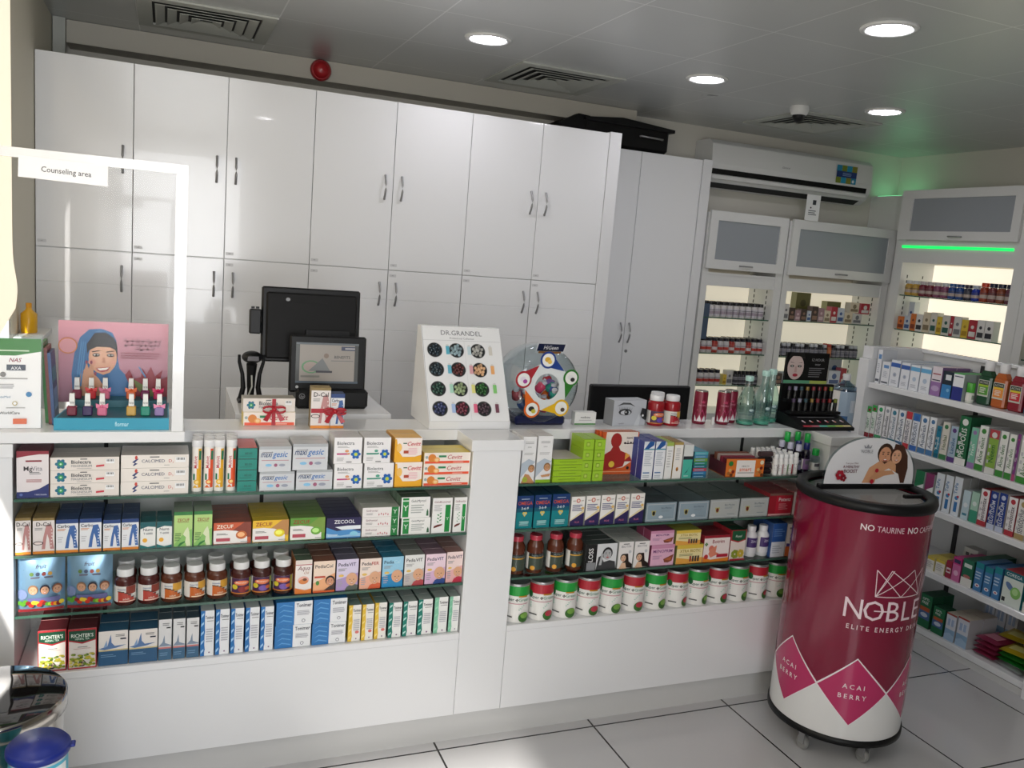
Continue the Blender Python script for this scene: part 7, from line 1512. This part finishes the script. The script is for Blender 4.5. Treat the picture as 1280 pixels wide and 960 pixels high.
# mouthwash bottles
def mouthwash(k, y, c, lab, lcol, ph, z=1.1825, x=3.50):
    t = thing('mouthwash_bottle', ph, 'bottle', (x, y, z), -math.pi/2, 'mouthwash bottles on the top gondola shelf')
    mb = MB(); mb.box(-.034, .034, -.022, .022, 0, .135, c, PLAS, .008); mb.prism([(-.030, .135), (.030, .135), (.017, .158), (-.017, .158)], -.016, .016, c, PLAS); mb.build('bottle_body', t)
    MB().lathe([(.020, .1585), (.021, .160), (.021, .200), (.019, .203)], 20, 'e4e4e6', PLAS).build('cap', t)
    mb = MB(); a = Art(mb, .056, .075, flat(.056, .075, -.0222, .04)); a.R(0, 0, 1, 1, 'c8ccc0'); a.R(.06, .10, .94, .72, lab); a.R(.06, .72, .94, .96, '24302c'); a.T('ECO', .5, .77, .14, 'd8d8c8', 1, mw=.5) if 0 else a.T('ACTIVE', .5, .78, .12, 'd8d8c8', 1, mw=.75); a.R(.06, .60, .94, .72, lcol); a.L(.2, .2, .8, .55, 4, 'f0ece4'); mb.build('label', t)
mouthwash('g', 2.745, '1f4a30', '5a9a3c', 'a8c83a', 'dark green mouthwash bottle with lime label and white cap')
mouthwash('o', 2.668, 'b8602c', 'e8903a', 'e8c03a', 'amber mouthwash bottle with orange label and white cap')
mouthwash('r', 2.585, '8a1f2c', 'c82a34', 'd8c83a', 'red mouthwash bottle with red label and white cap')
mouthwash('b', 2.505, '2a7a9c', '3a8ac4', 'a8d0e0', 'blue mouthwash bottle at the picture edge')
mouthwash('o2', 2.62, 'b8602c', 'e8903a', 'e8c03a', 'amber mouthwash bottle standing behind the front ones', x=3.575)
mouthwash('r2', 2.52, '8a1f2c', 'c82a34', 'd8c83a', 'red mouthwash bottle standing behind the blue one', x=3.575)
o = jar('rinse_bottle', .018, .092, 'd8dcd4', '4aa83a', lambda a: (a.R(0, 0, 1, 1, 'e0e2da'), a.R(.3, .2, .7, .8, '8a9a8a')), caph=.045, capr=.0178, lab0=.2, lab1=.9, seg=18)
o.location = (3.465, 2.797, 1.1825); tag(o, 'small rinse bottle with tall green cap beside the dark green mouthwash', 'bottle')
# flat pouches
def pouch(loc, c, c2, lb, w=.12, d=.15, rz=0.):
    mb = MB(); n = 8; vs = []; fs = []
    for s in (1, -1):
        for j in range(n+1):
            for i in range(n+1):
                u, v = i/n, j/n; vs.append(((u-.5)*d, (v-.5)*w, .011+s*.010*(math.sin(math.pi*u)*math.sin(math.pi*v))**.5+.001*math.sin(9*u+5*v)))
    m = (n+1)**2
    for j in range(n):
        for i in range(n): q = j*(n+1)+i; fs.append((q, q+1, q+n+2, q+n+1)); fs.append((m+q, m+q+n+1, m+q+n+2, m+q+1))
    mb.add(vs, fs, c, FOIL, True)
    mb.box(-d*.30, d*.1, -w*.3, w*.3, .0215, .0222, c2)
    tag(mb.build('refill_pouch', loc=loc, rz=rz), lb, 'pouch', 'flat refill pouches on the lowest gondola shelf')
for i in range(4): pouch((3.525, 2.505-.002*i, .064+.0235*i), 'b04468', 'd88aa0', 'pink flat pouch, '+['lowest', 'second up', 'third up', 'topmost'][i]+' of the pink pile on the lowest gondola shelf', w=.11)
for i in range(4): pouch((3.525, 2.375, .064+.0235*i), ['d8d8dc', '2f9a3c', '3aa044', 'd8c02c'][i], ['f0f0f0', '8ac83a', '8ac83a', 'e8e08a'][i], ['pale', 'green', 'upper green', 'yellow'][i]+' flat pouch in the pile nearest the picture edge', w=.13, rz=.1*(i-1))
pouch((3.60, 2.44, .162), 'd8c02c', 'e8e08a', 'yellow flat pouch lying across both pouch piles', w=.14, rz=.2)

# ------------------------------------------------------------------ goods on the lit wall shelves (small in the picture)
_bm = {}
def small_jar(key, r, h, body, cap, lab, band=None, seg=14, capw=.78):
    if key in _bm: return _bm[key]
    mb = MB(); hb = h*.78
    mb.lathe([(r*.92, 0), (r, .003), (r, hb*.86), (r*.75, hb)], seg, body, PLAS); mb.lathe([(r*capw, hb+.0005), (r*capw, h)], seg, cap, PLAS)
    if lab: mb.lathe([(r+.0004, hb*.12), (r+.0004, hb*.76)], seg, lab, cap0=False, cap1=False)
    if band: mb.lathe([(r+.0007, hb*.25), (r+.0007, hb*.50)], seg, band, cap0=False, cap1=False); mb.lathe([(r+.0007, hb*.58), (r+.0007, hb*.62)], seg, '4a4a52', cap0=False, cap1=False)
    o = mb.build('pill_bottle'); _bm[key] = o.data; bpy.data.objects.remove(o); return _bm[key]
def pj(me, loc, lb, grp, name='pill_bottle', cat='bottle'):
    o = bpy.data.objects.new(name, me); COL.objects.link(o); o.location = loc; o.rotation_euler.z = random.uniform(-.3, .3); tag(o, lb, cat, grp)
m1 = small_jar('w', .0235, .106, 'dcd8d8', '1c1c24', 'd0ccd4', 'a89aa8')
for dd in range(2):
    for i in range(9):
        pj(m1, (3.475+.0525*i, 4.915+.055*dd, 1.3725), join('white pill bottle with black cap', colpos(i, 9), deppos(dd, 2), 'upper shelf beside tall cupboard'), 'white pill bottles upper wall shelf')
m2 = small_jar('r', .0235, .104, 'd4d0d0', '20202c', 'c8c4c8', 'b83a30')
m2b = small_jar('r2', .0235, .104, 'a83a34', '20202c', 'b8483c', 'd8d0d0')
for dd in range(3):
    for i in range(12):
        if dd == 2 and i < 6: continue
        pj(m2 if (i+dd) % 3 else m2b, (3.395+.0478*i, 4.912+.05*dd, 1.1255), join('red banded pill bottle', colpos(i, 12), ['front row', 'second row', 'third row'][dd], 'middle shelf beside tall cupboard'), 'red banded pill bottles')
for dd in range(2):
    for i in range(5): pj(m2, (3.40+.0478*i, 4.912+.05*dd, .9005), join('red banded pill bottle on the lowest visible wall shelf', colpos(i, 5), deppos(dd, 2)), 'red banded pill bottles on the lower wall shelf')
mdk = small_jar('dk', .019, .10, '2c2c34', '17171d', '8a8a92', '3a3a44')
for i in range(6): pj(mdk, (3.74+.034*i, 4.90, .9005), join('dark pill bottle behind the aqua water bottles', colpos(i, 6)), 'dark pill bottles low')
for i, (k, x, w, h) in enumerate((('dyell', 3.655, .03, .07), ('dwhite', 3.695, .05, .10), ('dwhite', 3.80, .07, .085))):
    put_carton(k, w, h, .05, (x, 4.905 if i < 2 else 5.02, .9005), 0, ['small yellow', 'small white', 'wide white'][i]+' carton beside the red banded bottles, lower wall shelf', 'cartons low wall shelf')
tag(MB().box(-.045, .045, 0, .006, 0, .245, '4a5a70', PLAS, .002).build('blue_folder', loc=(3.40, 4.88, 1.1265+.0)), 'narrow blue grey panel leaning at the tall cupboard side', 'panel').location.z = 1.217
# second unit
row = [('dwhite', .05, .115), ('dbrown', .05, .09), ('dpink', .045, .075), ('dbrown', .05, .085), ('dblue', .035, .075), ('dbrown', .055, .11), ('dpink', .05, .10), ('dcream', .055, .085), ('dred', .055, .115), ('dblue', .06, .11), ('dcream', .075, .08), ('dwhite', .085, .075)]
x = 4.085
for i, (k, w, h) in enumerate(row):
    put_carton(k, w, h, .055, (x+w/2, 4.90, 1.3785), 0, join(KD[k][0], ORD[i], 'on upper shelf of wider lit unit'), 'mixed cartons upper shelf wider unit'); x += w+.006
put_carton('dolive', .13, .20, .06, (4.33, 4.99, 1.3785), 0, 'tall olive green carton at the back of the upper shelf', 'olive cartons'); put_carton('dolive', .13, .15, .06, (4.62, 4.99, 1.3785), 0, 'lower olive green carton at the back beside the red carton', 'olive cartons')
put_carton('dcream', .085, .075, .055, (4.735, 4.90, 1.4592), 0, 'cream carton stacked on another near the red one', 'stacked cartons'); put_carton('dred', .085, .078, .055, (4.838, 4.90, 1.4542), 0, 'dark red carton stacked at the right end, upper shelf', 'stacked cartons')
m3 = small_jar('g', .0195, .094, '3a3a42', 'c0c4cc', '9a9aa4', '7a7a88'); m3c = small_jar('gc', .0195, .094, '2c2c34', '1c1c22', '8a8a94', '5a5a66'); m3r = small_jar('gr', .0195, .100, 'b8603a', 'b83a2a', 'c87a4a')
for dd in range(3):
    for i in range(18):
        me = m3r if (i == 11 and dd < 2) else (m3c if i % 3 == 0 else m3)
        pj(me, (4.09+.0418*i, 4.905+.042*dd, 1.1185), join(('orange' if me is m3r else 'grey labelled')+' small bottle', ('leftmost of eighteen' if i == 0 else 'rightmost of eighteen' if i == 17 else 'place '+('one two three four five six seven eight nine ten eleven twelve thirteen fourteen fifteen sixteen seventeen eighteen'.split()[i])+' from left'), ['front row', 'second row', 'third row'][dd], 'wider unit'), 'small grey labelled bottles middle shelf')
x = 4.09
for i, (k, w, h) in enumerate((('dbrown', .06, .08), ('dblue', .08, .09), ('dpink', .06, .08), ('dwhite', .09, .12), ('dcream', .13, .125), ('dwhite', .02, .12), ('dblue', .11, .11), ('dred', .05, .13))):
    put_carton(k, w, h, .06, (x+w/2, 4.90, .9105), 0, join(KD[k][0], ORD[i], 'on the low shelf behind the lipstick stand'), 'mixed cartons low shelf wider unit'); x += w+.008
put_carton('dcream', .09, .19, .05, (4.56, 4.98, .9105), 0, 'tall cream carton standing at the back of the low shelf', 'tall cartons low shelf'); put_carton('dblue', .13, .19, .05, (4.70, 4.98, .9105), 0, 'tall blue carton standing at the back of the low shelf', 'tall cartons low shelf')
# right wall unit
JC = [('c8a04a', 'c8ccd0'), ('c8a04a', 'c8ccd0'), ('7a2a3a', 'c0b8bc'), ('7a2a3a', 'c0b8bc'), ('8a4a6a', 'c0b8bc'), ('8a4a6a', 'c8ccd0'), ('2a4a8c', '2a5a9c'), ('2a4a8c', '1f3f7c'), ('3a3a4a', '2c1c3c'), ('2038a0', 'b8c0d0'), ('9a3a24', 'c83a20'), ('7a3a3c', '1c2040'), ('8a4a34', '1c2040'), ('6a3a4a', '1c1c3c')]
for i, (b, c) in enumerate(JC):
    h = .105 if i < 10 else .125
    me = small_jar('j%d' % i, .028, h, b, c, b, 'b8a8a0', capw=.86)
    pj(me, (4.96, 4.635-.0615*i+.0*i, 1.6255), join('small vitamin jar under the green light strip', 'leftmost of fourteen' if i == 0 else colpos(i, 14)), 'vitamin jars on the right wall shelf', 'vitamin_jar', 'jar')
y = 4.672
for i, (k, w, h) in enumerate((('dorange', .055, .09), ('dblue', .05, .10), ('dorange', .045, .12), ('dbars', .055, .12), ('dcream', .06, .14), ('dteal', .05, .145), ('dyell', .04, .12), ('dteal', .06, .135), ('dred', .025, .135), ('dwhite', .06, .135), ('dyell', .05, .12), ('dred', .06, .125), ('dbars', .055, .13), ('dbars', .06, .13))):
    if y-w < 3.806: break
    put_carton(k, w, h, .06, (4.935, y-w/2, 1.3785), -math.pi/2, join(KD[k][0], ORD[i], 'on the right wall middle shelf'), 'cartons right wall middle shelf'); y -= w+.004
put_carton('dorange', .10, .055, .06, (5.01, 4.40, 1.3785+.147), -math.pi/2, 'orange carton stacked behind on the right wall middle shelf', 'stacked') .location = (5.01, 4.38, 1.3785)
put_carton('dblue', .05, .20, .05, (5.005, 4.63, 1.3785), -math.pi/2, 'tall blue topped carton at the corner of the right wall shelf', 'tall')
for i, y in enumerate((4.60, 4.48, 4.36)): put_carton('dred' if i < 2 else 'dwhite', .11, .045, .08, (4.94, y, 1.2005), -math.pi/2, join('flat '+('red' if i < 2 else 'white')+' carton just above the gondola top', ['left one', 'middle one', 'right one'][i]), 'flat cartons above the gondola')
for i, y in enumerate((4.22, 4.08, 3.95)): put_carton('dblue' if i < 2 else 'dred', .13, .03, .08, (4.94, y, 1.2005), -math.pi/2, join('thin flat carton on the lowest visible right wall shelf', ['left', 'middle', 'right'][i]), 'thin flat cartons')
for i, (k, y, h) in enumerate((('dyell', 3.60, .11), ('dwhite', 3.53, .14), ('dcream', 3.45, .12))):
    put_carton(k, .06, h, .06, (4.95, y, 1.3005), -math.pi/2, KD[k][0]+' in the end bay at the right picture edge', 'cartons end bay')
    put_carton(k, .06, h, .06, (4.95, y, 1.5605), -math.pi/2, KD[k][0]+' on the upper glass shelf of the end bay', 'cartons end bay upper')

# ------------------------------------------------------------------ bin and tubs at lower left
t = thing('waste_bin', 'stainless steel pedal bin with black domed lid, bottom left corner', 'bin', (-.345, 2.058, 0))
MB().lathe([(.138, 0), (.142, .004), (.142, .575)], 56, mat=STEEL).build('bin_body', t)
MB().lathe([(.146, .576), (.150, .58), (.150, .612), (.146, .617)], 56, mat=STEEL, cap0=False, cap1=False).build('lid_rim', t)
MB().lathe([(.146, .617), (.12, .6215), (.07, .624), (.001, .625)], 56, mat=pm('dark_mirror_lid', '1c1a1b', .04, .3, .5, .01), cap0=False, cap1=False).build('lid_top', t)
MB().box(-.03, .03, -.175, -.13, .01, .02, mat=BLACK, bev=.003).build('pedal', t)
for i, (x, y) in enumerate(((-.225, 1.815), (-.385, 1.77))):
    t = thing('powder_tub', ['powder tub with royal blue lid in front of the steel bin', 'powder tub with blue lid cut by the left picture edge'][i], 'tub', (x, y, .441), 0, 'blue lidded powder tubs')
    TUBB = pm('royal_blue_plastic', '16287e', .35)
    MB().lathe([(.052, 0), (.054, .003), (.054, .175)], 40, 'c8d4d8', PLAS).build('tub_body', t)
    MB().lathe([(.058, .172), (.060, .176), (.060, .186), (.057, .190), (.053, .190), (.051, .197), (.001, .199)], 40, mat=TUBB, cap1=False).build('lid', t)
    MB().box(.052, .068, -.010, .010, .178, .184, mat=TUBB, bev=.002).build('lid_tab', t)
    mb = MB(); mb.lathe([(.0545, .02), (.0545, .165)], 40, '4ab0c8', cap0=False, cap1=False); a = Art(mb, .16, .145, cyl(.0548, 200, 340, .02, .165), nu=10); a.R(0, .6, 1, .95, 'dfe6e4'); a.T('MILK', .6, .68, .16, '2a5a8c', 1, mw=.4); a.E(.3, .78, .08, 'e8b030'); mb.build('label', t)
t = thing('display_plinth', 'white low plinth under the blue lidded tubs', 'plinth', (-.30, 1.79, 0))
MB().box(-.20, .16, -.10, .10, .41, .44, mat=LACQ2, bev=.002).build('top_board', t); MB().box(-.19, .15, -.09, .09, 0, .4095, mat=LACQ2).build('plinth_body', t)
